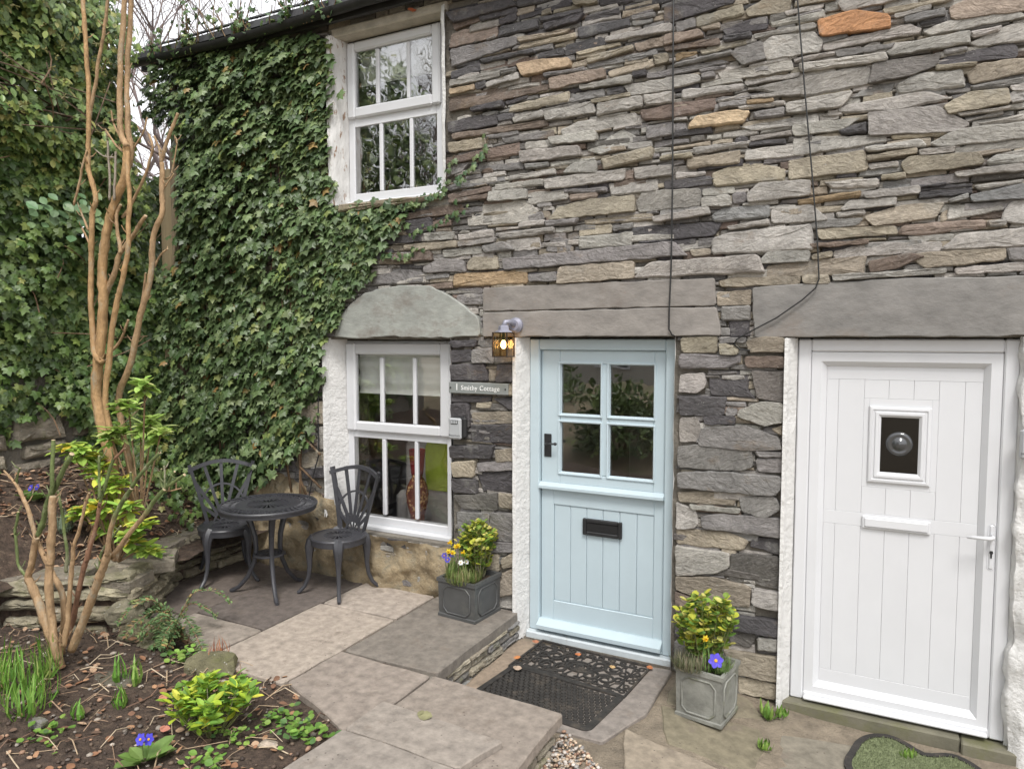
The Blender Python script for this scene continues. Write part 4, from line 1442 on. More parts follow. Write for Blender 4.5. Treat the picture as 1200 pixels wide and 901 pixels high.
pm = MB()
pm.box(-4.85, -2.215, -1.22, -0.002, -0.2, 0.066)
pm.box(-2.20, -1.47, -3.0, -1.15, -0.2, 0.045)
patio = pm.obj('patio', M['mortar'], kind='structure')
LT, MD, DK = (0.37, 0.315, 0.265), (0.225, 0.200, 0.175), (0.145, 0.118, 0.10)
slab_obj(patio, [(-4.83, -.05), (-4.19, -.05), (-4.185, -1.13), (-4.50, -1.10), (-4.83, -.80)], 0.088, .06, DK)
slab_obj(patio, rect(-4.17, -3.545, -1.055, -0.05), 0.090, .06, (0.135, 0.112, 0.098))
slab_obj(patio, rect(-3.525, -2.890, -0.515, -0.045), 0.091, .06, LT)
slab_obj(patio, rect(-2.870, -2.205, -1.065, -0.035), 0.092, .065, (0.20, 0.175, 0.148))
slab_obj(patio, rect(-3.530, -2.888, -1.545, -0.535), 0.090, .06, (0.375, 0.317, 0.263))
slab_obj(patio, [(-4.18, -1.072), (-3.550, -1.075), (-3.548, -1.50), (-3.78, -1.40), (-4.05, -1.28), (-4.18, -1.2)], 0.089, .06, (0.30, 0.256, 0.214))
slab_obj(patio, [(-2.872, -1.085), (-2.215, -1.105), (-2.222, -1.80), (-2.42, -1.70), (-2.872, -1.525)], 0.091, .06, (0.275, 0.232, 0.196))
slab_obj(patio, [(-2.200, -1.095), (-1.395, -1.135), (-1.385, -2.9), (-2.2, -2.9)], 0.092, .055, (0.262, 0.222, 0.186), jit=0.006)
slab_obj(patio, [(-2.235, -1.505), (-1.515, -1.545), (-1.59, -1.82), (-2.02, -1.80), (-2.235, -1.80)], 0.1285, .035, (0.285, 0.248, 0.212), jit=0.005)
slab_obj(patio, [(-2.24, -1.808), (-2.02, -1.806), (-1.595, -1.828), (-1.52, -2.9), (-2.3, -2.9)], 0.128, .035, (0.27, 0.236, 0.203), jit=0.005)

# thin stone courses that carry the raised slabs
for (ax, ay, bx, by) in ((-2.212, -1.08, -2.212, -0.03), (-1.435, -2.2, -1.435, -1.16), (-2.2, -1.14, -1.435, -1.165)):
    d = Vector((bx - ax, by - ay))
    L = d.length
    d.normalize()
    nrm = Vector((d.y, -d.x))
    if (ax, ay) == (-2.2, -1.14):
        nrm = -nrm
    z = -0.15
    while z < 0.030:
        h = min(RN.uniform(0.038, 0.065), 0.034 - z) if z > -0.03 else RN.uniform(0.038, 0.065)
        s = RN.uniform(-0.1, 0)
        while s < L:
            w = RN.uniform(0.13, 0.34)
            a, b = max(s, 0), min(s + w, L)
            if b - a > 0.05:
                vs, fs = stone_geo([(a + .004, z + .003), (b - .004, z + RN.uniform(0, .008)), (b - .004, z + h - RN.uniform(.003, .008)), (a + .004, z + h - .004)], RN.uniform(0.0, 0.022), 0.06, 0.06, 0.004)
                W3 = [(ax + d.x * u - nrm.x * q, ay + d.y * u - nrm.y * q, v) for u, q, v in vs]
                mesh_obj('step_stone', W3, fs, [tone(RN.choice('tgyht'), .2)] * len(vs), M['drystone'], patio, smooth='auto')
            s += w
        z += h

# flags of the lower landing
pathob = bpy.data.objects['path']
lz = lambda x, y: landing_h(x, y)
for poly, dz, col in (
        ([(-2.02, -0.04), (-1.13, -0.04), (-1.12, -0.62), (-1.24, -0.99), (-2.03, -0.99)], 0.012, (0.235, 0.205, 0.18)),
        ([(-2.19, -0.04), (-2.04, -0.04), (-2.06, -1.0), (-2.2, -1.05)], 0.006, (0.27, 0.21, 0.155)),
        ([(-1.10, -0.05), (-0.66, -0.06), (-0.52, -0.30), (-0.60, -0.34), (-1.06, -0.42)], 0.007, (0.21, 0.182, 0.128)),
        ([(-1.08, -0.46), (-0.56, -0.37), (-0.49, -0.50), (-0.53, -0.83), (-0.95, -0.80)], 0.009, (0.19, 0.165, 0.112)),
        ([(-0.45, -0.34), (-0.05, -0.22), (0.10, -0.30), (0.10, -1.05), (-0.47, -1.0)], 0.008, (0.20, 0.178, 0.138)),
        ([(0.14, -0.24), (0.95, -0.24), (0.95, -1.1), (0.14, -1.1)], 0.007, (0.185, 0.162, 0.125)),
        ([(-1.18, -0.80), (-0.97, -0.84), (-0.55, -0.87), (-0.52, -1.3), (-1.02, -1.3)], 0.006, (0.27, 0.225, 0.17)),
        ([(-0.48, -1.06), (0.9, -1.14), (0.9, -2.2), (-0.5, -2.2)], 0.006, (0.24, 0.205, 0.16))):
    cx = sum(p[0] for p in poly) / len(poly)
    cy = sum(p[1] for p in poly) / len(poly)
    sl = (lz(cx + .2, cy) - lz(cx - .2, cy)) / .4
    slab_obj(pathob, poly, lz(cx, cy) + dz, 0.06, col, 'flagstone', jit=0.012, tilt=(sl, 0))

# gravel pocket in front of the landing
ICO_V, ICO_F = [], []
ph = (1 + 5 ** .5) / 2
for a in (-1, 1):
    for b in (-ph, ph):
        ICO_V += [(0, a, b), (a, b, 0), (b, 0, a)]
ICO_V = np.array(ICO_V, float) / math.sqrt(1 + ph * ph)
for i in range(12):
    for j in range(i + 1, 12):
        for k in range(j + 1, 12):
            a, b, c = ICO_V[i], ICO_V[j], ICO_V[k]
            if max(np.linalg.norm(a - b), np.linalg.norm(b - c), np.linalg.norm(a - c)) < 1.1:
                nn = np.cross(b - a, c - a)
                ICO_F.append((i, j, k) if nn @ (a + b + c) > 0 else (i, k, j))


def pebbles(m, n, fn, smin, smax, tones, flat=0.6, rnd=RN):
    for _ in range(n):
        x, y, z = fn()
        s = rnd.uniform(smin, smax)
        a = rnd.uniform(0, 6.28)
        sx, sy, sz = s * rnd.uniform(.7, 1.3), s * rnd.uniform(.6, 1.0), s * flat * rnd.uniform(.7, 1.1)
        V = ICO_V * (1 + np.array([rnd.uniform(-.16, .16) for _ in range(12)])[:, None])
        V = V * (sx, sy, sz)
        ca, sa = math.cos(a), math.sin(a)
        vs = [(x + p[0] * ca - p[1] * sa, y + p[0] * sa + p[1] * ca, z + p[2]) for p in V]
        c = rnd.choice(tones)
        k = rnd.uniform(.75, 1.2)
        m.add(vs, ICO_F, tuple(q * k for q in c))


m = MB()


def gpos():
    while True:
        x, y = RN.uniform(-1.45, -1.02), RN.uniform(-1.75, -1.0)
        if y < -1.02 - 0.75 * (x + 1.40):
            return x, y, lz(x, y) + RN.uniform(0.0, 0.030)


pebbles(m, 1700, gpos, 0.006, 0.014, [(0.42, 0.33, 0.24), (0.5, 0.45, 0.4), (0.36, 0.22, 0.15), (0.30, 0.28, 0.26), (0.55, 0.42, 0.3)])
g = m.obj('gravel', M['gravelm'], kind='stuff', smooth=True)
tag(g, 'small buff and pink gravel in the corner of the raised slabs', 'gravel')


# the dry stone terrace wall round the upper bed
terr = thing('terrace_wall', 'low mossy dry stone retaining wall beside the patio table', 'wall', (-4.6, -1.0, 0.05))
OFF[terr.name] = Vector((-4.6, -1.0, 0.05))
WP = [(-4.86, -0.04), (-4.845, -0.72), (-4.52, -1.16), (-4.36, -1.44), (-4.78, -1.74), (-5.7, -2.22)]
corem = MB()
for (a, b) in zip(WP[:-1], WP[1:]):
    d = Vector((b[0] - a[0], b[1] - a[1])).normalized()
    nrm = Vector((d.y, -d.x)) * -1
    A0 = Vector(a) - nrm * 0.02
    B0 = Vector(b) - nrm * 0.02
    A1 = Vector(a) - nrm * 0.26
    B1 = Vector(b) - nrm * 0.26
    corem.add([(A0.x, A0.y, -.1), (B0.x, B0.y, -.1), (B1.x, B1.y, -.1), (A1.x, A1.y, -.1), (A0.x, A0.y, .36), (B0.x, B0.y, .36), (B1.x, B1.y, .36), (A1.x, A1.y, .36)],
              [(0, 1, 5, 4), (1, 2, 6, 5), (2, 3, 7, 6), (3, 0, 4, 7), (4, 5, 6, 7)])
corem.obj('core', M['soil'], terr)
for si, (a, b) in enumerate(zip(WP[:-1], WP[1:])):
    d = Vector((b[0] - a[0], b[1] - a[1]))
    L = d.length
    d.normalize()
    nrm = Vector((d.y, -d.x)) * -1                # towards the patio and the lower bed
    z = 0.0
    while z < 0.385:
        h = RN.uniform(0.05, 0.085) if si < 2 else RN.uniform(0.075, 0.15)
        s = RN.uniform(-0.12, 0.0)
        while s < L:
            w = RN.uniform(0.16, 0.34) if si < 2 else RN.uniform(0.20, 0.46)
            p0, p1 = max(s, -0.03), min(s + w, L + 0.03)
            if p1 - p0 > 0.07:
                e = lambda: RN.uniform(0, .016 if si < 2 else .034)
                vs, fs = stone_geo([(p0 + .006, z + e()), (p1 - .006, z + e()), (p1 - .006 - e(), z + h - e()), (p0 + .006 + e(), z + h - e())], RN.uniform(0.0, 0.055), 0.10, 0.06, 0.007, 0.016, 0.012)
                W3 = [(a[0] + d.x * u - nrm.x * q, a[1] + d.y * u - nrm.y * q, v) for u, q, v in vs]
                mesh_obj('stone', W3, fs, [tuple(c * f for c, f in zip(tone(RN.choice('tyttt'), .22), (.92, .93, .85)))] * len(vs), M['drystone'], terr, smooth='auto')
            s += w
        z += h
# flat cope stones along the top
cop = [(-4.98, -0.22, 0.30, 0.26, 0.1), (-5.0, -0.50, 0.32, 0.26, -0.1), (-4.93, -0.80, 0.36, 0.30, 0.5), (-4.66, -1.08, 0.40, 0.30, 0.9), (-4.52, -1.38, 0.34, 0.26, 0.4), (-4.80, -1.60, 0.36, 0.24, 0.6), (-5.12, -1.78, 0.34, 0.24, 0.5), (-5.44, -1.95, 0.36, 0.26, 0.5),
       (-4.84, -1.30, 0.26, 0.2, 1.2), (-5.1, -1.52, 0.28, 0.2, 0.3)]
for (x, y, w, dp, r) in cop:
    ca, sa = math.cos(r), math.sin(r)
    poly = [(x + ca * u - sa * v, y + sa * u + ca * v) for u, v in ((-w / 2, -dp / 2), (w / 2 * .9, -dp / 2 * 1.1), (w / 2, dp / 2 * .9), (0.05, dp / 2 * 1.15), (-w / 2 * .9, dp / 2))]
    slab_obj(terr, poly, 0.405 + RN.uniform(-.01, .035), 0.075, tuple(c * .85 for c in tone(RN.choice('tyt'), .15)), 'cope_stone', M['drystone'], jit=0.014, tilt=(RN.uniform(-.06, .06), RN.uniform(-.05, .05)))


def boulder(name, loc, s, col, label, rz=0.0, m=None):
    rr = random.Random(int(abs(loc[0] * 1000 + loc[1] * 77)))
    vs, fs = [], []
    nu, nv = 12, 8
    for j in range(nv + 1):
        for i in range(nu):
            th = 2 * math.pi * i / nu
            phi = math.pi * (j / nv - .5)
            p = Vector((math.cos(th) * math.cos(phi), math.sin(th) * math.cos(phi), math.sin(phi)))
            k = 1 + 0.38 * fbm(p.x * 1.4 + loc[0] * 9, p.y * 1.4, p.z * 1.4 + loc[1] * 7)
            q = Vector([math.copysign(abs(c) ** .75, c) for c in p]) * k
            x, y, z = q.x * s[0], q.y * s[1], q.z * s[2]
            vs.append((loc[0] + x * math.cos(rz) - y * math.sin(rz), loc[1] + x * math.sin(rz) + y * math.cos(rz), loc[2] + z))
    for j in range(nv):
        for i in range(nu):
            fs.append((j * nu + i, j * nu + (i + 1) % nu, (j + 1) * nu + (i + 1) % nu, (j + 1) * nu + i))
    o = mesh_obj(name, vs, fs, [col] * len(vs), m or M['drystone'], smooth='auto')
    return tag(o, label, 'rock')


boulder('rock', (-3.36, -1.60, 0.09), (0.13, 0.085, 0.085), (0.17, 0.155, 0.09), 'mossy rock at the bed edge between lime green shrub and patio', 0.4)
boulder('rock', (-4.08, -1.58, 0.13), (0.10, 0.075, 0.10), (0.24, 0.21, 0.13), 'angular tan rock standing at the foot of the terrace wall', 0.3)
boulder('rock', (-4.20, -1.56, 0.25), (0.11, 0.08, 0.07), (0.24, 0.215, 0.15), 'tan rock leaning on the terrace wall corner', 0.9)
boulder('rock', (-3.92, -1.62, 0.08), (0.085, 0.06, 0.06), (0.20, 0.18, 0.12), 'small rock half sunk in soil beside the fern', 1.4)
boulder('rock', (-2.53, -1.98, 0.045), (0.055, 0.035, 0.028), (0.46, 0.38, 0.30), 'pale pinkish stone on the soil near the slab edge', 0.2)
boulder('rock', (-3.55, -2.46, 0.14), (0.04, 0.03, 0.022), (0.20, 0.19, 0.18), 'small grey stone on soil behind the blue primrose', 0.2)
boulder('rock', (-3.72, -1.98, 0.10), (0.14, 0.07, 0.035), (0.13, 0.115, 0.085), 'flat brown stone sunk in soil behind the daffodil shoots', 0.2)

# ------------------------------------------------------------------ things on the house front
def text_mesh(txt, size, name, m, parent, loc, depth=0.002, font_scale=(1, 1)):
    cu = bpy.data.curves.new('lettering_curve', 'FONT')
    cu.body = txt
    cu.size = size
    cu.extrude = depth
    cu.align_x = 'CENTER'
    cu.align_y = 'CENTER'
    cu.space_character = 1.12
    to = bpy.data.objects.new('lettering_tmp', cu)
    COL.objects.link(to)
    dg = bpy.context.evaluated_depsgraph_get()
    me = bpy.data.meshes.new_from_object(to.evaluated_get(dg))
    vs = [(loc[0] + v.co.x * font_scale[0], loc[1] - v.co.z, loc[2] + v.co.y * font_scale[1]) for v in me.vertices]
    fs = [tuple(p.vertices) for p in me.polygons]
    bpy.data.objects.remove(to, do_unlink=True)
    bpy.data.curves.remove(cu)
    bpy.data.meshes.remove(me)
    return mesh_obj(name, vs, fs, None, m, parent)


# wall lantern, lit
lan = thing('wall_lantern', 'lit grey metal wall lantern beside the blue door', 'lantern', (-2.26, -0.05, 1.97))
OFF[lan.name] = Vector((-2.26, -0.05, 1.97))
LX, LY = -2.258, -0.155
m = MB()
n = 20
for (r0, ya, r1, yb) in ((0.052, -0.045, 0.052, -0.07), (0.052, -0.07, 0.035, -0.09)):
    vs = [(-2.215 + r0 * math.cos(2 * math.pi * k / n), ya, 2.062 + r0 * math.sin(2 * math.pi * k / n)) for k in range(n)] + \
         [(-2.215 + r1 * math.cos(2 * math.pi * k / n), yb, 2.062 + r1 * math.sin(2 * math.pi * k / n)) for k in range(n)]
    m.add(vs, [(k, (k + 1) % n, n + (k + 1) % n, n + k) for k in range(n)] + [tuple(n + k for k in range(n))])
m.obj('back_plate', M['zinc'], lan, smooth='auto')
m = MB()
m.tube([(-2.215, -0.08, 2.062), (-2.225, -0.12, 2.085), (-2.245, -0.15, 2.083), (LX, LY, 2.05)], [0.018, 0.017, 0.017, 0.02], 10)
m.obj('arm', M['zinc'], lan, smooth=True)
m = MB()
k = [(0.052, 0.0), (0.050, 0.004), (0.033, 0.014), (0.030, 0.040), (0.022, 0.046), (0.0, 0.048)]
m.lathe([(0.0, 0.0)] + [(r * 1.25, z) for r, z in k], 4, (LX, LY, 2.016))
cap = m.obj('cap', M['zinc'], lan)
m = MB()
hw = 0.052
for sx in (-1, 1):
    for sy in (-1, 1):
        m.box(LX + sx * hw - .004, LX + sx * hw + .004, LY + sy * hw - .004, LY + sy * hw + .004, 1.852, 2.016)
for z in (1.852, 2.010):
    m.box(LX - hw + .004, LX + hw - .004, LY - hw - .0035, LY - hw + .0035, z, z + .006)
    m.box(LX - hw + .004, LX + hw - .004, LY + hw - .0035, LY + hw + .0035, z, z + .006)
    m.box(LX - hw - .0035, LX - hw + .0035, LY - hw + .004, LY + hw - .004, z, z + .006)
    m.box(LX + hw - .0035, LX + hw + .0035, LY - hw + .004, LY + hw - .004, z, z + .006)
m.obj('cage', mat('lantern_bronze', (0.055, 0.04, 0.03), 0.5, 0.2, 20, 0, metal=0.5), lan)
gm = glass_mat('lantern_glass', 1.6, 0.3, (0.93, 0.86, 0.74))
for (a, b, c, d) in ((-1, 1, -1, -1), (-1, 1, 1, 1), (-1, -1, -1, 1), (1, 1, -1, 1)):
    m = MB()
    x0, x1 = LX + a * (hw - .004 if a != b else hw), LX + b * (hw - .004 if a != b else hw)
    y0, y1 = LY + c * (hw - .004 if c != d else hw), LY + d * (hw - .004 if c != d else hw)
    if a == b:
        x0, x1 = x0 - .0012, x0 + .0012
    else:
        y0, y1 = y0 - .0012, y0 + .0012
    m.box(min(x0, x1), max(x0, x1), min(y0, y1), max(y0, y1), 1.8585, 2.0095)
    m.obj('pane', gm, lan)
em, N_, L_, P_ = ngroup('glowing_bulb')
P_.inputs['Base Color'].default_value = (1, .8, .5, 1)
P_.inputs['Emission Color'].default_value = (1.0, 0.62, 0.25, 1)
P_.inputs['Emission Strength'].default_value = 13.0
m = MB()
m.lathe([(0.0, 1.905), (.013, 1.912), (.019, 1.928), (.016, 1.946), (.008, 1.962), (0.0, 1.966)], 14, (LX, LY, 0))
m.obj('bulb', em, lan, smooth=True)
m = MB()
m.lathe([(0.010, 1.962), (.010, 2.015)], 10, (LX, LY, 0))
m.obj('lamp_holder', M['black'], lan)
pl = bpy.data.lights.new('lantern_bulb_light', 'POINT')
pl.energy = 1.0
pl.color = (1.0, 0.66, 0.32)
pl.shadow_soft_size = 0.02
po = bpy.data.objects.new('lantern_bulb_light', pl)
COL.objects.link(po)
po.parent = lan
po.location = Vector((LX, LY - 0.001, 1.935)) - OFF[lan.name]

# slate name plate
sg = thing('house_sign', 'grey slate name plate with white lettering on the pier', 'sign', (-2.505, -0.06, 1.59))
OFF[sg.name] = Vector((-2.505, -0.06, 1.59))
m = MB()
m.box(-2.745, -2.272, -0.068, -0.046, 1.590, 1.668, 0.004)
pl_ = m.obj('plate', M['slatewhite'], sg)
text_mesh('1', 0.066, 'lettering', M['paintwhite'], sg, (-2.676, -0.0695, 1.632))
text_mesh('Smithy Cottage', 0.047, 'lettering', M['paintwhite'], sg, (-2.488, -0.0695, 1.629), font_scale=(0.93, 1))
for x in (-2.728, -2.290):
    m = MB()
    m.lathe([(.006, -.070), (.005, -.0735), (0, -.074)], 10)
    m.v = [(x + a, c, 1.629 + b) for a, b, c in m.v]
    m.obj('screw', M['iron'], sg)


def key_safe(x, z, label, rot=False):
    s = thing('key_safe', label, 'key safe', (x, -0.05, z))
    OFF[s.name] = Vector((x, -0.05, z))
    m = MB()
    m.box(x - .052, x + .070, -0.085, -0.040, z - .075, z + .080, 0.016)
    m.obj('body', M['black'], s, smooth='auto')
    m = MB()
    m.box(x - .062, x + .040, -0.102, -0.070, z - .078, z + .072, 0.012)
    m.obj('cover', M['safegrey'], s, smooth='auto')
    m = MB()
    m.box(x - .040, x + .018, -0.106, -0.101, z + .030, z + .058, 0.002)
    w = m.obj('dial_window', M['black'], s)
    for k in range(4):
        m = MB()
        m.box(x - .036 + k * .0135, x - .0255 + k * .0135, -0.109, -0.105, z + .034, z + .054, 0.002)
        m.obj('dial', M['safegrey'], w)
    text_mesh('MasterLock', 0.017, 'lettering', M['black'], s, (x - .011, -0.1025, z - .05), 0.0006)
    return s


key_safe(-2.668, 1.345, 'small grey and black key safe on the pier below the name plate')
key_safe(0.655, 1.46, 'small grey key safe on the white rendered wall by the white door')

# black cables running down the wall
m = MB()
m.tube([(-1.174, -0.070, 4.36), (-1.168, -0.075, 3.6), (-1.160, -0.078, 2.9), (-1.162, -0.075, 2.4), (-1.172, -0.068, 2.15), (-1.172, -0.068, 2.03), (-1.155, -0.06, 1.996), (-1.13, -0.03, 1.985)], 0.0050, 6)
tag(m.obj('wall_cable', M['cable'], smooth=True), 'black cable hanging straight down the wall to the blue door head', 'cable')
m = MB()
m.tube([(-0.515, -0.075, 4.36), (-0.489, -0.078, 3.81), (-0.443, -0.080, 3.35), (-0.395, -0.080, 2.9), (-0.357, -0.078, 2.52), (-0.343, -0.073, 2.30), (-0.36, -0.072, 2.25), (-0.43, -0.072, 2.185), (-0.56, -0.072, 2.09), (-0.69, -0.070, 2.02), (-0.775, -0.065, 1.97),
        (-0.79, -0.06, 1.94), (-0.76, -0.055, 1.915), (-0.70, -0.052, 1.905)], 0.0045, 6)
tag(m.obj('wall_cable', M['cable'], smooth=True), 'black cable bending diagonally across the lintel above the white door', 'cable')
m = MB()
m.tube([(-3.97, -0.04, 2.0), (-3.965, -0.05, 1.7), (-3.975, -0.055, 1.3), (-3.97, -0.06, 1.05), (-4.02, -0.075, 0.88), (-4.06, -0.085, 0.70), (-4.02, -0.085, 0.58), (-3.96, -0.085, 0.54)], 0.0055, 6)
tag(m.obj('wall_cable', M['cable'], smooth=True), 'thin black cable down the stones left of the lower window', 'cable')


# ------------------------------------------------------------------ cast bistro set
def seat_disc(rad, z, th, sunr0, sunr1, nspoke, extra=None):
    """open cast disc: rim, ring, sunburst of spokes"""
    m = MB()
    m.lathe([(rad - .022, z - th), (rad, z - th), (rad + .002, z - th * .4), (rad - .004, z), (rad - .022, z), (rad - .022, z - th)], 40)
    m.lathe([(sunr1, z - th * .7), (sunr1 + .016, z - th * .7), (sunr1 + .016, z - .001), (sunr1, z - .001), (sunr1, z - th * .7)], 36)
    m.lathe([(0.0, z - th * .7), (sunr0, z - th * .7), (sunr0, z - .0015), (0.0, z + .001)], 24)
    for k in range(nspoke):
        a = 2 * math.pi * k / nspoke
        ca, sa = math.cos(a), math.sin(a)
        r0, r1, w0, w1 = sunr0 - .002, sunr1 + .004, .0022 + sunr0 * .03, .0042 + sunr1 * .02
        vs = []
        for zz in (z - th * .6, z - .002):
            for r, w, s in ((r0, w0, -1), (r0, w0, 1), (r1, w1, 1), (r1, w1, -1)):
                vs.append((r * ca - s * w * sa, r * sa + s * w * ca, zz))
        m.add(vs, [(3, 2, 1, 0), (4, 5, 6, 7), (0, 1, 5, 4), (1, 2, 6, 5), (2, 3, 7, 6), (3, 0, 4, 7)])
    return m


def bistro_chair(label, loc, rz):
    c = thing('bistro_chair', label, 'chair', loc, rz, None)
    ZS, RS = 0.425, 0.205
    m = seat_disc(RS, ZS, 0.022, 0.030, 0.105, 18)
    # solid pierced band between rim and sunburst
    m.lathe([(0.121, ZS - .012), (RS - .022, ZS - .012), (RS - .022, ZS - .003), (0.121, ZS - .003), (0.121, ZS - .012)], 36)
    m.obj('seat', M['castmetal'], c, smooth='auto')
    m = MB()
    m.lathe([(RS - .012, ZS - .055), (RS - .004, ZS - .055), (RS - .002, ZS - .02), (RS - .014, ZS - .02), (RS - .012, ZS - .055)], 36)
    m.obj('apron', M['castmetal'], c, smooth='auto')
    # four splayed legs; local front is -y
    for a, back in ((225, 0), (315, 0), (45, 1), (135, 1)):
        ca, sa = math.cos(R(a)), math.sin(R(a))
        m = MB()
        prof = [(0.165, 0.412, .044), (0.192, 0.385, .042), (0.208, 0.34, .034), (0.210, 0.27, .024), (0.208, 0.20, .0175), (0.218, 0.12, .0155), (0.245, 0.055, .0145), (0.283, 0.016, .0145), (0.300, 0.008, .011)]
        m.tube([(r * ca, r * sa, z) for r, z, w in prof], [w for r, z, w in prof], 8)
        lg = m.obj('leg', M['castmetal'], c, smooth='auto')
    # fan back on the +y side, leaning back
    bk = MB()
    H0, H1 = 0.40, 0.885
    lean = 0.16
    bx = lambda u, z: (u, 0.150 + lean * (z - H0) * 1.15 - 0.9 * u * u, z)
    halfw = lambda z: 0.115 + 0.125 * ((z - H0) / (H1 - H0)) ** 1.1

    def strip(pts, w, t=.008):
        """flat bar through (u,z) points on the curved back"""
        vs, fs = [], []
        for i, (u, z) in enumerate(pts):
            a = pts[max(i - 1, 0)]
            b = pts[min(i + 1, len(pts) - 1)]
            dx, dz = b[0] - a[0], b[1] - a[1]
            l = math.hypot(dx, dz) or 1
            nx, nz_ = -dz / l * w, dx / l * w
            for s, yy in ((-1, -t), (1, -t), (1, t), (-1, t)):
                p = bx(u + s * nx, z + s * nz_)
                vs.append((p[0], p[1] + yy, p[2]))
        q = len(pts)
        for i in range(q - 1):
            for k in range(4):
                fs.append((i * 4 + k, i * 4 + (k + 1) % 4, (i + 1) * 4 + (k + 1) % 4, (i + 1) * 4 + k))
        fs += [(3, 2, 1, 0), tuple((q - 1) * 4 + k for k in range(4))]
        bk.add(vs, fs)

    for s in (-1, 1):
        strip([(s * halfw(H0 + (H1 - H0) * k / 8), H0 + (H1 - H0) * k / 8) for k in range(9)], .013, .010)
    topc = [(-halfw(H1) - .01 + (2 * halfw(H1) + .02) * k / 12, H1 - .045 + .055 * math.sin(math.pi * k / 12)) for k in range(13)]
    strip(topc, .014, .011)
    strip([(-halfw(H0) + 2 * halfw(H0) * k / 6, H0 + .012) for k in range(7)], .012)
    fr_ = bk.obj('back_frame', M['castmetal'], c, smooth='auto')
    bk = MB()
    for k in range(-3, 4):
        a = R(90 - k * 15.5)
        u0, z0 = 0.075 * math.cos(a), H0 + .012 + 0.075 * math.sin(a)
        t = 0.5
        zt = H1 - .03 + .04 * (1 - (k / 4) ** 2)
        ut = u0 + (zt - z0) / math.sin(a) * math.cos(a)
        lim = halfw(H0 + (H1 - H0) * .9)
        if abs(ut) > lim:
            f = 1.0
            for j in range(40):
                f = 1 - j * .02
                zz = z0 + (zt - z0) * f
                uu = u0 + (ut - u0) * f
                if abs(uu) < halfw(zz):
                    break
            ut, zt = uu, zz
        bk = MB()
        strip([(u0 + (ut - u0) * j / 4, z0 + (zt - z0) * j / 4) for j in range(5)], .0118, .005)
        bk.obj('back_slat', M['castmetal'], c, smooth='auto')
    bk = MB()
    strip([(0.07 * math.cos(R(180 - k * 15)), H0 + .012 + 0.078 * math.sin(R(180 - k * 15))) for k in range(13)], .006, .006)
    for k in range(1, 6):
        a = R(180 * k / 6)
        strip([(0.028 * math.cos(a), H0 + .012 + .03 * math.sin(a)), (0.066 * math.cos(a), H0 + .012 + .072 * math.sin(a))], .004, .004)
    strip([(0.026 * math.cos(R(180 - k * 30)), H0 + .012 + 0.03 * math.sin(R(180 - k * 30))) for k in range(7)], .005, .005)
    rr = 0.165
    pts = [((halfw(H0 + .16) + .006) * math.cos(R(180 - k * 12)), H0 + .16 + 0.155 * math.sin(R(180 - k * 12))) for k in range(16)]
    strip(pts, .007, .006)
    bk.obj('back_arch', M['castmetal'], c, smooth='auto')
    return c


bistro_chair('black cast metal bistro chair in front of the lower window', (-3.59, -0.28, 0.092), R(-4))
bistro_chair('black cast metal bistro chair in the corner by the ivy and terrace wall', (-4.575, -0.46, 0.090), R(55))

tb = thing('bistro_table', 'round black cast metal bistro table with pierced sunburst top', 'table', (-4.02, -0.545, 0.090), R(10))
ZT, RT = 0.672, 0.352
m = seat_disc(RT, ZT, 0.020, 0.035, 0.150, 24)
m.lathe([(0.165, ZT - .012), (0.232, ZT - .012), (0.232, ZT - .003), (0.165, ZT - .003), (0.165, ZT - .012)], 44)
m.lathe([(0.262, ZT - .012), (0.274, ZT - .012), (0.274, ZT - .002), (0.262, ZT - .002), (0.262, ZT - .012)], 44)
for kk in range(44):
    a = 2 * math.pi * kk / 44
    ca, sa = math.cos(a), math.sin(a)
    m.tube([(r * ca - (r - .3) * .2 * sa, r * sa + (r - .3) * .2 * ca, ZT - .008) for r in (0.230, 0.28, 0.333)], .0048, 4, cap=False)
m.obj('table_top', M['castmetal'], tb, smooth='auto')
m = MB()
m.lathe([(RT - .016, ZT - .045), (RT - .008, ZT - .045), (RT - .004, ZT - .018), (RT - .02, ZT - .018), (RT - .016, ZT - .045)], 44)
m.obj('apron', M['castmetal'], tb, smooth='auto')
for a in (195, 315, 75):
    ca, sa = math.cos(R(a)), math.sin(R(a))
    prof = [(0.20, 0.650, .026), (0.175, 0.60, .026), (0.135, 0.52, .022), (0.105, 0.42, .0195), (0.098, 0.33, .018), (0.115, 0.23, .017), (0.165, 0.12, .016), (0.235, 0.04, .015), (0.285, 0.012, .016), (0.305, 0.010, .011)]
    m = MB()
    m.tube([(r * ca, r * sa, z) for r, z, w_ in prof], [w_ for r, z, w_ in prof], 8)
    m.obj('leg', M['castmetal'], tb, smooth='auto')
m = seat_disc(0.115, 0.30, 0.014, 0.02, 0.07, 12)
m.obj('lower_shelf', M['castmetal'], tb, smooth='auto')


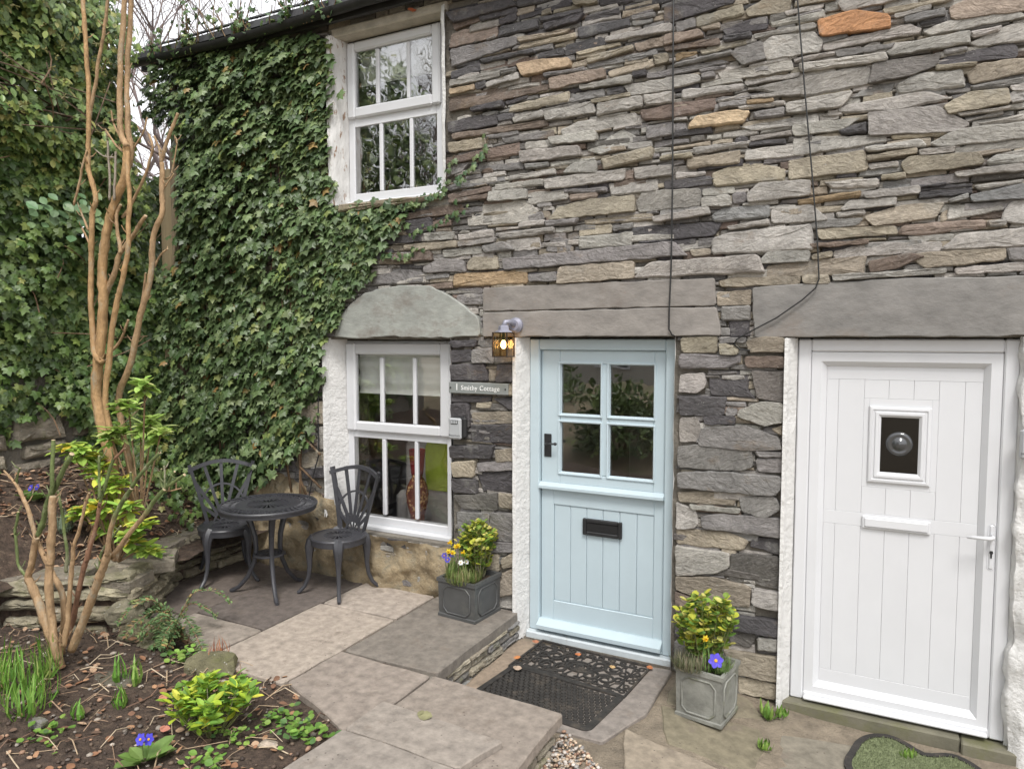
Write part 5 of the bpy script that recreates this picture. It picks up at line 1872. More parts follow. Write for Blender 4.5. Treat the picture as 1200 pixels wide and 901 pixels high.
# ------------------------------------------------------------------ lead planters
def planter(label, loc, rz, w, h, m_):
    p = thing('planter', label, 'planter', loc, rz, None)
    m = MB()
    b0, b1 = w / 2 - .004, w / 2
    t = .014
    rings = [(b0 + .006, 0), (b0 + .006, .018), (b0, .024), (b1, h - .030), (b1 + .008, h - .024), (b1 + .008, h), (b1 - t, h), (b1 - t, h - .05)]
    vs = [(sx * r, sy * r, z) for r, z in rings for sx, sy in ((-1, -1), (1, -1), (1, 1), (-1, 1))]
    fs = [(i * 4 + k, i * 4 + (k + 1) % 4, (i + 1) * 4 + (k + 1) % 4, (i + 1) * 4 + k) for i in range(len(rings) - 1) for k in range(4)] + [(3, 2, 1, 0)]
    m.add(vs, fs)
    m.obj('box', m_, p)
    for k in range(4):                                # raised panel with canted corners on each face
        a = R(90 * k)
        ca, sa = math.cos(a), math.sin(a)
        pw, z0, z1, cc = w * .36, h * .13, h * .82, w * .11
        oct_ = [(-pw + cc, z0), (pw - cc, z0), (pw, z0 + cc), (pw, z1 - cc), (pw - cc, z1), (-pw + cc, z1), (-pw, z1 - cc), (-pw, z0 + cc)]
        y = -(b0 + .003)
        m = MB()
        m.tube([(ca * u - sa * y, sa * u + ca * y, z) for u, z in oct_], .0065, 6, closed=True)
        m.obj('moulding', m_, p, smooth=True)
    m = MB()
    q = b1 - t - .001
    nn = 8
    vs = [(-q + 2 * q * i / nn, -q + 2 * q * j / nn, h - .035 + .012 * RN.random()) for j in range(nn + 1) for i in range(nn + 1)]
    fs = [(j * (nn + 1) + i, j * (nn + 1) + i + 1, (j + 1) * (nn + 1) + i + 1, (j + 1) * (nn + 1) + i) for j in range(nn) for i in range(nn)]
    m.add(vs, fs)
    m.obj('soil', M['soil'], p, smooth=True)
    return p


planter('dark grey lead planter on the raised slab beside the pier', (-2.497, -0.205, 0.0935), R(-5), 0.305, 0.265, M['lead'])
PL2Z = lz(-0.84, -0.42) + 0.012
planter('mossy pale grey lead planter standing between the two doors', (-0.838, -0.395, PL2Z), R(-9), 0.262, 0.285, M['leadmoss'])


# ------------------------------------------------------------------ mats
def scroll_mat():
    o = thing('door_mat', 'black rubber scrollwork door mat against the blue door threshold', 'door mat', (-1.655, -0.265, lz(-1.66, -.26) + 0.0185), R(-3.6))
    W2, D2, zt = 0.392, 0.226, 0.012
    m = MB()
    for k in (0.0, 0.075):
        a, b = W2 - k, D2 - k * .9
        t = .014 if k == 0 else .009
        m.box(-a, a, -b, -b + t, 0, zt + (.004 if k == 0 else 0), .003)
        m.box(-a, a, b - t, b, 0, zt + (.004 if k == 0 else 0), .003)
        m.box(-a, -a + t, -b + t, b - t, 0, zt + (.0035 if k == 0 else 0), .003)
        m.box(a - t, a, -b + t, b - t, 0, zt + (.0035 if k == 0 else 0), .003)
    m.obj('border', M['rubber'], o)
    m = MB()

    def spiral(cx, cy, r, turns, a0, sgn, w):
        n = int(10 * turns) + 4
        m.tube([(cx + (r * (1 - .72 * k / n)) * math.cos(a0 + sgn * 2 * math.pi * turns * k / n), cy + (r * (1 - .72 * k / n)) * math.sin(a0 + sgn * 2 * math.pi * turns * k / n), .006) for k in range(n + 1)], [w * (1 - .2 * k / n) for k in range(n + 1)], 5)

    for sx in (-1, 1):
        for sy in (-1, 1):
            spiral(sx * .10, sy * .068, .058, 1.3, R(90) if sy < 0 else R(-90), sx * sy, .009)
            spiral(sx * .205, sy * .070, .062, 1.4, 0 if sx < 0 else math.pi, sx * sy, .009)
            spiral(sx * .275, sy * .045, .040, 1.2, R(90) * sy, -sx * sy, .008)
            spiral(sx * .150, sy * .115, .034, 1.2, R(90) * sy, sx * sy, .007)
            spiral(sx * .352, sy * .160, .030, 1.2, 0, sx, .007)
            spiral(sx * .352, sy * .090, .028, 1.1, 0, -sx, .007)
            spiral(sx * .352, sy * .028, .028, 1.1, R(180), -sx, .007)
    for k in range(-4, 5):
        for sy in (-1, 1):
            spiral(k * .070, sy * .185, .026, 1.15, R(90) * k, 1 if k % 2 else -1, .0068)
            spiral(k * .070 + .035, sy * .140, .022, 1.0, R(60) * k, -1 if k % 2 else 1, .006)
    for (ra, rb, w) in ((.090, .062, .008), (.055, .038, .008), (.022, .018, .01)):
        m.tube([(ra * math.cos(2 * math.pi * k / 24), rb * math.sin(2 * math.pi * k / 24), .006) for k in range(24)], w, 5, closed=True)
    for k in range(12):
        a = 2 * math.pi * k / 12
        m.tube([(.05 * math.cos(a), .035 * math.sin(a), .006), (.09 * math.cos(a), .062 * math.sin(a), .006)], .005, 4)
    for k in range(7):
        x = -.30 + .1 * k
        m.tube([(x - .05, -.15, .005), (x, 0, .005), (x + .05, .15, .005)], .0055, 4)
        m.tube([(x + .05, -.15, .0045), (x, 0.0, .0045), (x - .05, .15, .0045)], .005, 4)
    m.obj('scrollwork', M['rubber'], o, smooth='auto')
    return o


scroll_mat()


def lattice_mat():
    o = thing('door_mat', 'black rubber ring lattice mat partly under the scrollwork mat', 'door mat', (-1.685, -0.672, lz(-1.66, -.66) + 0.016), R(-6.5))
    a, b, r = 0.385, 0.232, 0.05
    out = []
    for (cx, cy, a0) in ((a - r, b - r, 0), (-a + r, b - r, 90), (-a + r, -b + r, 180), (a - r, -b + r, 270)):
        for k in range(6):
            t = R(a0 + 18 * k)
            out.append((cx + r * math.cos(t), cy + r * math.sin(t)))
    inn = inset(out, 0.040)
    n = len(out)
    vs = [(p[0], p[1], 0) for p in out] + [(p[0], p[1], .006) for p in out] + [(p[0] * .985, p[1] * .975, .010) for p in out] + [(p[0], p[1], .010) for p in inn] + [(p[0], p[1], 0) for p in inn]
    m = MB()
    m.add(vs, [(q * n + k, q * n + (k + 1) % n, (q + 1) * n + (k + 1) % n, (q + 1) * n + k) for q in range(4) for k in range(n)])
    m.obj('border', M['rubber'], o)
    m = MB()
    px_, py_ = 0.0365, 0.0320
    ny = int(2 * (b - .045) / py_)
    for j in range(ny + 1):
        y = -(b - .045) + j * py_
        nx = int(2 * (a - .045) / px_)
        for i in range(nx + 1):
            x = -(a - .045) + i * px_ + (px_ / 2 if j % 2 else 0)
            if x > a - .04:
                continue
            m.lathe([(.0122, .0005), (.0172, .0005), (.0172, .005), (.0148, .007), (.0122, .005)], 8, (x, y, 0))
    m.obj('lattice', M['rubber'], o, smooth='auto')
    return o


lattice_mat()


def in_outline(x, y, poly):
    r = False
    for (x1, y1), (x2, y2) in zip(poly, poly[1:] + poly[:1]):
        if (y1 > y) != (y2 > y) and x < (x2 - x1) * (y - y1) / (y2 - y1) + x1:
            r = not r
    return r


def turf_mat():
    o = thing('door_mat', 'green pile door mat with scalloped black rubber edge below white door', 'door mat', (0.22, -0.38, lz(.27, -.4) + .012), 0)
    key = [(-.13, -.40), (-.115, -.34), (-.09, -.22), (-.05, -.14), (0, -.09), (.064, -.068), (.12, -.082), (.17, -.12), (.235, -.172), (.30, -.14), (.36, -.118), (.42, -.14), (.48, -.20), (.53, -.28), (.56, -.37), (.555, -.46), (.52, -.55), (.45, -.60),
           (.37, -.59), (.30, -.565), (.235, -.60), (.16, -.66), (.06, -.68), (-.04, -.645), (-.10, -.56), (-.13, -.48)]
    kk = len(key)
    out = []
    for i in range(kk):
        a, b, c, d = (Vector(key[(i + j) % kk]) for j in (-1, 0, 1, 2))
        for t in (0.0, 0.5):
            q = 0.5 * ((2 * b) + (c - a) * t + (2 * a - 5 * b + 4 * c - d) * t * t + (3 * b - a - 3 * c + d) * t ** 3)
            out.append((q.x - .22, q.y + .38))
    out = out[::-1]
    mid = inset(out, 0.035)
    n = len(out)
    m = MB()
    m.add([(p[0], p[1], 0) for p in out] + [(p[0], p[1], .012) for p in out] + [(p[0], p[1], .014) for p in mid] + [(p[0], p[1], 0) for p in mid],
          [(q * n + k, q * n + (k + 1) % n, (q + 1) * n + (k + 1) % n, (q + 1) * n + k) for q in range(3) for k in range(n)])
    m.obj('rubber_edge', M['rubber'], o)
    m = MB()
    m.add([(p[0], p[1], .008) for p in mid] + [(0, 0, .009)], [(k, (k + 1) % n, n) for k in range(n)])
    rr = random.Random(5)
    for _ in range(11000):
        t = rr.uniform(0, 2 * math.pi)
        q = math.sqrt(rr.random()) * .985
        x, y = rr.uniform(-.34, .34), rr.uniform(-.31, .31)
        if not in_outline(x, y, mid):
            continue
        l, w, a = rr.uniform(.008, .016), .0022, rr.uniform(0, 6.28)
        dx, dy = rr.uniform(-.005, .005), rr.uniform(-.005, .005)
        m.add([(x - w * math.cos(a), y - w * math.sin(a), .008), (x + w * math.cos(a), y + w * math.sin(a), .008), (x + dx, y + dy, .008 + l)], [(0, 1, 2)])
    m.obj('pile', M['turfmat'], o, kind='stuff')
    return o


turf_mat()

# ------------------------------------------------------------------ things inside, seen through the lower window
def roman_blind(x0, x1, z0, z1, y, label):
    vs, fs = [], []
    nx, nz_ = 16, 14
    for k in range(nz_ + 1):
        for i in range(nx + 1):
            z = z0 + (z1 - z0) * k / nz_
            vs.append((x0 + (x1 - x0) * i / nx, y + 0.012 * math.sin((z - z0) * 48) + .004 * math.sin(i * 1.3 + k), z))
    for k in range(nz_):
        for i in range(nx):
            a = k * (nx + 1) + i
            fs.append((a, a + 1, a + nx + 2, a + nx + 1))
    return tag(mesh_obj('roman_blind', vs, fs, None, M['blind'], smooth=True), label, 'blind')


roman_blind(-3.78, -2.82, 1.535, 1.90, 0.215, 'pale green linen blind half drawn inside the lower window')
roman_blind(-3.72, -2.86, 3.93, 4.22, 0.20, 'pale blind rolled high inside the upper window')
m = MB()
m.box(-3.90, -2.74, 0.21, 0.47, 0.43, 0.472)
m.obj('inner_sill', M['inside'], cottage)
vz = thing('vase', 'tall mosaic patterned amber vase on the sill inside the lower window', 'vase', (-3.30, 0.33, 0.472))
m = MB()
m.lathe([(0.0, 0), (.05, 0), (.055, .02), (.062, .10), (.086, .20), (.092, .27), (.080, .33), (.06, .37), (.042, .40), (.046, .42)], 28)
m.obj('body', M['vase'], vz, smooth=True)
m = MB()
m.lathe([(.046, .42), (.05, .44), (.066, .62), (.062, .62), (.04, .44)], 24)
m.obj('rim', M['crimson'], vz, smooth=True)
ac = thing('armchair', 'pale upholstered armchair inside behind the lower window', 'armchair', (-3.24, 0.62, 0.0))
m = MB()
m.box(-.38, .38, -.05, .16, 0.35, 1.12, .05)
m.obj('backrest', M['chairgrey'], ac, smooth='auto')
m = MB()
m.box(-.36, .36, .165, .75, 0.12, 0.45, .05)
m.obj('seat', M['chairgrey'], ac, smooth='auto')
for s in (-1, 1):
    m = MB()
    m.box(s * .45 - .07, s * .45 + .07, .0, .75, 0.1, .66, .05)
    m.obj('arm', M['chairgrey'], ac, smooth='auto')
m = MB()
vs, fs = [], []
path = [(.05, .60), (-.06, .62), (-.066, .85), (-.068, 1.08), (-.03, 1.14), (.08, 1.145), (.17, 1.12), (.18, .8)]
path[0] = (-.062, .72)
path[1] = (-.064, .76)
for i, (y, z) in enumerate(path):
    for k in range(7):
        vs.append((-0.13 + .25 * k / 6 + .006 * math.sin(i * 2 + k), y + .004 * math.sin(k * 2.1), z))
for i in range(len(path) - 1):
    for k in range(6):
        a = i * 7 + k
        fs.append((a, a + 1, a + 8, a + 7))
th = mesh_obj('throw', [(v[0] - 3.24, v[1] + 0.62, v[2]) for v in vs], fs, None, M['lime'], smooth=True)
tag(th, 'lime green throw draped over the armchair behind the window', 'throw')

# ------------------------------------------------------------------ plants
NR = np.random.default_rng(7)
IVY_V = np.array([(0, .38, .03), (0, .08, 0), (.25, -.05, -.03), (.47, .12, -.10), (.33, .34, -.03), (.54, .56, -.12), (.23, .64, -.02), (0, 1.05, -.10), (-.23, .64, -.02), (-.54, .56, -.12), (-.33, .34, -.03), (-.47, .12, -.10), (-.25, -.05, -.03)])
IVY_F = np.array([(0, i, i + 1) for i in range(1, 12)] + [(0, 12, 1)])
OVAL_V = np.array([(0, 0, 0), (.17, .22, .03), (.24, .50, .04), (.16, .80, .01), (0, 1.0, -.06), (-.16, .80, .01), (-.24, .50, .04), (-.17, .22, .03), (0, .35, -.02), (0, .70, -.04)])
OVAL_F = np.array([(0, 1, 8), (1, 2, 8), (2, 9, 8), (2, 3, 9), (3, 4, 9), (4, 5, 9), (5, 6, 9), (6, 8, 9), (6, 7, 8), (7, 0, 8)])
BLADE_V = np.array([(-.5, 0, 0), (.5, 0, 0), (.45, .35, .02), (-.45, .35, .02), (.34, .7, -.06), (-.34, .7, -.06), (0, 1.0, -.2)])
BLADE_F = np.array([(0, 1, 2), (0, 2, 3), (3, 2, 4), (3, 4, 5), (5, 4, 6)])


def unit(a):
    return a / np.maximum(np.linalg.norm(a, axis=1, keepdims=True), 1e-9)


class Leaves:
    def __init__(self):
        self.V, self.F, self.T, self.n = [], [], [], 0

    def add(self, tv, tf, pos, tip, nrm, scale, tint, wid=None):
        pos, tip, nrm, tint = (np.asarray(a, float) for a in (pos, tip, nrm, tint))
        n = len(pos)
        if n == 0:
            return self
        scale = np.broadcast_to(np.asarray(scale, float), (n,))
        wid = np.ones(n) if wid is None else np.broadcast_to(np.asarray(wid, float), (n,))
        y = unit(tip)
        z = unit(nrm - y * np.sum(nrm * y, 1, keepdims=True))
        x = np.cross(y, z)
        loc = tv[None] * scale[:, None, None]
        P = pos[:, None] + x[:, None] * (loc[..., 0:1] * wid[:, None, None]) + y[:, None] * loc[..., 1:2] + z[:, None] * loc[..., 2:3]
        k = len(tv)
        self.V.append(P.reshape(-1, 3))
        self.F.append((tf[None] + (np.arange(n) * k)[:, None, None] + self.n).reshape(-1, 3))
        self.T.append(np.repeat(np.broadcast_to(tint, (n, 3)), k, axis=0))
        self.n += n * k
        return self

    def obj(self, name, m, parent=None, kind=None):
        return mesh_obj(name, np.concatenate(self.V), np.concatenate(self.F), np.concatenate(self.T), m, parent, smooth=False, kind=kind)


def tints(n, cols, wts, jit=0.22):
    w = np.array(wts, float)
    c = np.array(cols)[NR.choice(len(cols), n, p=w / w.sum())]
    return c * (1 + NR.uniform(-jit, jit, (n, 1))) * (1 + NR.uniform(-.06, .06, (n, 3)))


def in_poly(P, poly):
    x, y = P[:, 0], P[:, 1]
    r = np.zeros(len(P), bool)
    for i in range(len(poly)):
        (x1, y1), (x2, y2) = poly[i], poly[i - 1]
        c = ((y1 > y) != (y2 > y)) & (x < (x2 - x1) * (y - y1) / ((y2 - y1) if y2 != y1 else 1e-9) + x1)
        r ^= c
    return r


IVYC = [(0.058, 0.094, 0.034), (0.100, 0.150, 0.058), (0.152, 0.208, 0.088), (0.21, 0.262, 0.085), (0.28, 0.19, 0.07)]


def fbmv(P, s, o=2):
    return np.array([fbm(p[0] * s, p[1] * s, p[2] * s, o) for p in P])


# ivy on the cottage front
ivy_poly = [(-5.72, 4.25), (-5.5, 4.38), (-4.95, 4.40), (-4.5, 4.36), (-3.82, 4.26), (-3.80, 3.9), (-3.83, 3.5), (-3.80, 3.2), (-3.81, 3.0), (-3.70, 2.93), (-3.31, 2.95), (-2.95, 2.98), (-3.05, 2.92), (-3.16, 2.82), (-3.30, 2.70), (-3.40, 2.63), (-3.50, 2.43),
            (-3.66, 2.31), (-3.80, 2.10), (-3.90, 1.95), (-3.93, 1.70), (-4.03, 1.45), (-4.09, 1.12), (-4.3, 0.98), (-4.5, 0.84), (-4.72, 0.72), (-5.0, 0.62), (-5.72, 0.55), (-5.72, 2.4), (-5.52, 2.6), (-5.44, 2.9), (-5.44, 3.4), (-5.5, 3.7), (-5.72, 3.85)]
ivy = thing('ivy', 'dense dark green ivy climbing the left of the cottage front', 'ivy', (-4.9, -0.06, 0.3))
OFF[ivy.name] = Vector((-4.9, -0.06, 0.3))
LV = Leaves()


def ivy_wall(n, ymin, k):
    P = np.column_stack([NR.uniform(-5.75, -2.9, n), NR.uniform(0.5, 4.42, n)])
    jit = NR.normal(0, .035, (n, 2))
    P = P[in_poly(P + jit, ivy_poly)]
    q = np.column_stack([P[:, 0], np.zeros(len(P)), P[:, 1]])
    b = 0.075 + 0.12 * np.clip(fbmv(q, 1.5) + .45, 0, 1.2) + .10 * np.clip(fbmv(q + 7, 4.6), -.6, 1)
    edge = np.clip((-3.75 - P[:, 0]) / .5, 0.16, 1) * np.clip((P[:, 1] - .5) / .4, .25, 1)
    b = np.maximum(b * edge, .03)
    u = NR.random(len(P)) ** k
    keep = ~((fbmv(q + 3, 5.5) > .50) & (u > .35))
    P, b, u = P[keep], b[keep], u[keep]
    pos = np.column_stack([P[:, 0], -0.04 - ymin - b * u, P[:, 1]])
    m_ = len(pos)
    nrm = np.column_stack([NR.normal(0, .42, m_), -np.ones(m_), NR.normal(.85, .45, m_)])
    tip = np.column_stack([NR.normal(0, .6, m_), -NR.uniform(.3, 1.0, m_), -np.ones(m_) + NR.normal(0, .3, m_)])
    sc = NR.uniform(.045, .098, m_)
    LV.add(IVY_V, IVY_F, pos, tip, nrm, sc, tints(m_, IVYC, (5, 6, 4, 1.3, .25)))


ivy_wall(12500, 0.0, .55)
ivy_wall(5000, 0.0, 2.2)
# trailing sprays to the right of the upper window and on the edges
for path in ([(-3.0, 2.95), (-2.85, 2.99), (-2.78, 3.03), (-2.66, 3.06), (-2.55, 3.14), (-2.47, 3.22), (-2.43, 3.33)], [(-3.05, 2.72), (-2.86, 2.78), (-2.75, 2.82), (-2.66, 2.87), (-2.58, 2.86)], [(-2.79, 3.05), (-2.74, 3.15), (-2.70, 3.24)],
             [(-3.3, 2.6), (-3.1, 2.58), (-2.95, 2.62)], [(-3.75, 2.95), (-3.3, 2.94), (-2.95, 2.965), (-2.8, 2.99)]):
    m = MB()
    m.tube([(x, -0.05, z) for x, z in path], .004, 4, (0.12, .085, .05))
    m.obj('stem', M['bark'], ivy)
    L_ = np.array(path)
    pts = []
    for a, b in zip(L_[:-1], L_[1:]):
        for s in np.arange(0, 1, .05 / np.linalg.norm(b - a)):
            pts += [a + (b - a) * s + NR.normal(0, .018, 2) for _ in range(2)]
    P = np.array(pts)
    k = len(P)
    LV.add(IVY_V, IVY_F, np.column_stack([P[:, 0], -.055 - NR.random(k) * .03, P[:, 1]]), np.column_stack([NR.normal(.2, .5, k), -NR.uniform(0, .4, k), -np.ones(k)]), np.column_stack([NR.normal(0, .3, k), -np.ones(k), NR.normal(.4, .3, k)]),
           NR.uniform(.025, .05, k), tints(k, [(0.10, .15, .055), (.06, .11, .045), (.16, .2, .09)], (3, 3, 1)))
LV.obj('foliage', M['leaf'], ivy, kind='stuff')
m = MB()
for k in range(14):                                     # brown stems showing by the window edge and in gaps
    x = NR.uniform(-5.5, -3.9)
    z = NR.uniform(.6, 1.2)
    pts = []
    for s in range(14):
        pts.append((x, -0.05 - .03 * abs(math.sin(s * .7 + k)), z))
        x += NR.normal(0.01, .05)
        z += NR.uniform(.12, .30)
        x = min(x, -3.92 if z > 2.4 else -4.16)
        if z > 4.25:
            break
    if len(pts) > 2:
        m.tube(pts, [.010 * (1 - .05 * i) for i in range(len(pts))], 5, (0.16, 0.10, 0.055))
m.obj('stem', M['bark'], ivy, smooth=True, kind='stuff')

# ivy sprigs that stand above the gutter
spr = Leaves()
m = MB()
for k in range(34):
    x = -5.7 + NR.random() * 2.1 if k > 6 else -5.4 + NR.random() * .9
    h = NR.uniform(.08, .30) if k > 6 else NR.uniform(.3, .55)
    dx = NR.normal(.02, .12)
    pts = [(x + dx * s / 5 + .01 * math.sin(s * 2 + k), -0.2 - .03 * s / 5, 4.30 + h * s / 5) for s in range(6)]
    m.tube(pts, .0045, 4, (0.2, .13, .07))
    P = np.array([pts[int(q)] for q in NR.uniform(1, 5.9, 9)]) + NR.normal(0, .025, (9, 3))
    spr.add(IVY_V, IVY_F, P, NR.normal(0, .6, (9, 3)) + (0, -.2, -.5), NR.normal(0, .4, (9, 3)) + (0, -1, .4), NR.uniform(.03, .055, 9), tints(9, [(.10, .16, .05), (.06, .11, .04), (.2, .24, .08)], (3, 3, 1)))
m.obj('stem', M['bark'], ivy, kind='stuff')
spr.obj('foliage', M['leaf'], ivy, kind='stuff')


# ------------------------------------------------------------------ ivy-clad boundary wall on the left
bw = thing('boundary_wall', 'old garden wall of rough stones under the ivy beside the cottage', 'wall', (-6.2, -1.2, 0.5))
OFF[bw.name] = Vector((-6.2, -1.2, 0.5))
m = MB()
m.box(-6.45, -6.06, -4.2, 0.55, 0.2, 2.35)
m.obj('core', M['mortar'], bw)
for (y0, y1, z0, z1) in ((-1.23, -0.83, 1.16, 1.36), (-1.16, -0.80, 1.02, 1.14), (-1.50, -1.26, 1.10, 1.24), (-1.60, -1.27, 0.94, 1.07), (-1.24, -0.86, 0.86, 1.00), (-0.42, -0.10, 2.12, 2.25), (-0.38, 0.05, 1.98, 2.10), (-0.45, -0.06, 1.2, 1.32), (-0.5, 0.1, 1.02, 1.16), (-0.78, -0.52, 0.95, 1.12), (-0.74, -0.50, 1.16, 1.34)):
    vs, fs = stone_geo([(y0, z0), (y1, z0 + .01), (y1 - .02, z1), (y0 + .02, z1 - .015)], RN.uniform(.05, .09), .05, .06, .008, .02, .012)
    mesh_obj('stone', [(-6.06 - q, u, v) for u, q, v in vs], fs, [tone('t', .15)] * len(vs), M['drystone'], bw, smooth='auto')
hedge = thing('ivy_hedge', 'tall bank of ivy and shrubs over the garden wall at left', 'hedge', (-6.0, -1.2, 0.6))
OFF[hedge.name] = Vector((-6.0, -1.2, 0.6))
HG = Leaves()


def hedge_x(y, z):
    x = -5.98 + 0.10 * np.sin(y * 2.3 + z * 1.1) + .20 * np.clip((z - 3.15) / .5, 0, 1) * np.clip((-.15 - y) / .5, 0, 1)
    return x - .25 * np.clip((z - 4.6) / 1.0, 0, 1)


def hedge_layer(n, dmin, dmax, zlo, zhi, smin, smax, cols, wts, tv, tf, wid=None):
    y = np.where(NR.random(n) < .8, NR.uniform(-2.0, .30, n), NR.uniform(-3.9, -2.0, n))
    z = NR.uniform(zlo, zhi, n)
    top = 5.9 + .25 * np.sin(y * 2.1 + .6) + .15 * np.sin(y * 9.3) - 2.75 * np.clip((y + .62) / .55, 0, 1)
    low = 1.12 + .18 * np.sin(y * 5.0) - .35 * (y > -.7) + .08 * np.sin(y * 13)
    q0 = np.column_stack([np.zeros(n), y, z])
    hole = (dmin > 0) & (np.abs(z - 3.74 - .08 * np.sin(y * 3)) < .13) & (y < -.55) & (NR.random(n) > .12)
    st = ((y > -1.24) & (y < -.8) & (z > 1.03) & (z < 1.36)) | ((y > -1.55) & (y < -1.27) & (z < 1.2) & (NR.random(n) > .3))
    gap = (fbmv(q0 + 5, 3.4) > .30) & (dmin > 0) & (NR.random(n) < .8)
    keep = ~((y > -.09) & (z > 2.6) & (z < 3.7) & (dmin > 0)) & (z < top) & (z > low) & ~hole & ~st & ~gap
    y, z = y[keep], z[keep]
    q = np.column_stack([np.zeros(len(y)), y, z])
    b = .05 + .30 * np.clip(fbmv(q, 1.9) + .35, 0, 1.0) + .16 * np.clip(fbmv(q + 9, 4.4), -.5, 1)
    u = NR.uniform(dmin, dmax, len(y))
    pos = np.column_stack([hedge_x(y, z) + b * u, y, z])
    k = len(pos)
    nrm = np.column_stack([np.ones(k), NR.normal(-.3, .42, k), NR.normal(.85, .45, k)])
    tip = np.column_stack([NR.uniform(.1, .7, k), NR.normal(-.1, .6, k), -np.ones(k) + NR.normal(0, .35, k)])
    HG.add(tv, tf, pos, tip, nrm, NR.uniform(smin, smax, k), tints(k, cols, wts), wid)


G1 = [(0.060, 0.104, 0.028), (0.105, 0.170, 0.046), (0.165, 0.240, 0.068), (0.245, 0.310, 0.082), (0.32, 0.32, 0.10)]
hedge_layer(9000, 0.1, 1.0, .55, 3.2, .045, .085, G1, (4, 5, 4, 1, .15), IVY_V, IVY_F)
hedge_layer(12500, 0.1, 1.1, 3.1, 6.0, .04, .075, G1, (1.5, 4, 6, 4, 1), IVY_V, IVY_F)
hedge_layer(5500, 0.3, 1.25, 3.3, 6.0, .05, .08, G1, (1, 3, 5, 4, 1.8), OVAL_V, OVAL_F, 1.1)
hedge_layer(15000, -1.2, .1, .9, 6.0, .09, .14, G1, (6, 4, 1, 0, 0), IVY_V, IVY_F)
# a low ivy skirt across the corner between hedge and cottage, and pale round leaves at the left
n = 1500
P = np.column_stack([NR.uniform(-6.0, -4.9, n), NR.uniform(-.55, -.06, n), NR.uniform(.45, 1.35, n)])
P = P[(P[:, 2] < .62 + .75 * np.clip(-4.95 - P[:, 0], 0, 1) + .1 * NR.random(n)) & (P[:, 2] > .36 + .56 * np.clip((-4.75 - P[:, 0]) / 1.2, 0, 1))]
k = len(P)
HG.add(IVY_V, IVY_F, P, np.column_stack([NR.normal(.3, .5, k), NR.uniform(-.8, .1, k), -np.ones(k) * .8]), np.column_stack([NR.normal(.5, .4, k), NR.normal(-.8, .4, k), NR.normal(.7, .3, k)]), NR.uniform(.04, .07, k), tints(k, G1, (4, 5, 4, 1, .3)))
cl = NR.normal(0, 1, (40, 3)) * (.03, .16, .10) + (-5.55, -1.0, 2.95)
HG.add(OVAL_V, OVAL_F, cl, np.column_stack([NR.uniform(.2, .8, 40), NR.normal(0, .6, 40), -np.ones(40) * .6]), np.column_stack([np.ones(40), NR.normal(-.3, .3, 40), NR.normal(.6, .3, 40)]), NR.uniform(.07, .10, 40), tints(40, [(0.13, .22, .10), (.18, .26, .12)], (1, 1)), 1.6)
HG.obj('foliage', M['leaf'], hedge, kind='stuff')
# dull knots of ivy flowers, bare stems and the dark branch under the overhang
m = MB()
for k in range(75):
    y, z = NR.uniform(-1.7, -.4), NR.uniform(3.5, 5.0)
    c = Vector((float(hedge_x(y, z)) + .34, y, z))
    for j in range(6):
        d = Vector(NR.normal(0, 1, 3)).normalized() * .028
        m.tube([c, c + d], [.002, .0048], 4, (.20, .19, .06))
m.obj('flower_head', M['bark'], hedge, kind='stuff')
for k in range(16):
    y0 = NR.uniform(-1.9, -.6)
    m = MB()
    pts = [(-5.95 + .10 * s + NR.normal(0, .02), y0 + s * NR.uniform(-.1, .14), 3.68 + .02 * math.sin(s + k) + s * NR.uniform(-.05, .06)) for s in range(6)]
    m.tube(pts, [.014 * (1 - .14 * s) for s in range(6)], 5, (0.16, .105, .07))
    m.obj('branch', M['bark'], hedge, smooth=True)
for k in range(22):
    y0, z0 = NR.uniform(-1.6, -.1), NR.uniform(1.3, 4.2)
    m = MB()
    d = NR.normal(0, 1, 3) * (.25, .6, .6) + (.3, 0, .2)
    x0 = float(hedge_x(y0, z0)) + .1
    pts = [(x0 + d[0] * s * .14, y0 + d[1] * s * .14 + .03 * math.sin(s), z0 + d[2] * s * .14) for s in range(5)]
    m.tube(pts, .0045, 4, (0.24, .15, .09))
    m.obj('twig', M['bark'], hedge)

# weathered post and board at the house corner
fp = thing('fence_post', 'weathered wooden post and board at the ivy covered house corner', 'post', (-5.6, -0.11, 0.6))
OFF[fp.name] = Vector((-5.6, -0.11, 0.6))
m = MB()
m.box(-5.58, -5.495, -0.10, -0.025, 0.5, 3.62, .008)
m.obj('post', M['wood'], fp)
m = MB()
m.box(-5.74, -5.585, -0.08, -0.055, 0.8, 3.45, .004)
m.obj('board', mat('pale_board', (0.30, 0.235, 0.14), .85, .25, 5, .1, 30, stretch=(5, 5, .5)), fp)


# ------------------------------------------------------------------ bare trees
def grow(m, p, d, r, L, depth, rnd, tint, spread=.5, up=.12, segs=5, minr=.0025):
    pts, rad = [p.copy()], [r]
    for s in range(segs):
        d = (d + Vector((rnd.gauss(0, .10), rnd.gauss(0, .10), rnd.gauss(0, .06) + up * .25))).normalized()
        p = p + d * (L / segs)
        pts.append(p.copy())
        rad.append(max(minr, r * (1 - .45 * (s + 1) / segs)))
    m.tube(pts, rad, 6 if r > .03 else (4 if r > .008 else 3), tint, cap=False)
    if depth <= 0:
        return
    k = rnd.randint(3, 4)
    for j in range(k):
        t = rnd.uniform(.35, 1.0) if j else 1.0
        q = pts[min(segs, max(1, int(round(t * segs))))]
        ax = Vector((rnd.gauss(0, 1), rnd.gauss(0, 1), rnd.gauss(0, .6))).normalized()
        nd = (d + ax * spread * rnd.uniform(.7, 1.5)).normalized()
        grow(m, q, nd, max(minr, r * rnd.uniform(.45, .62)), L * rnd.uniform(.62, .82), depth - 1, rnd, tint, spread, up, segs, minr)


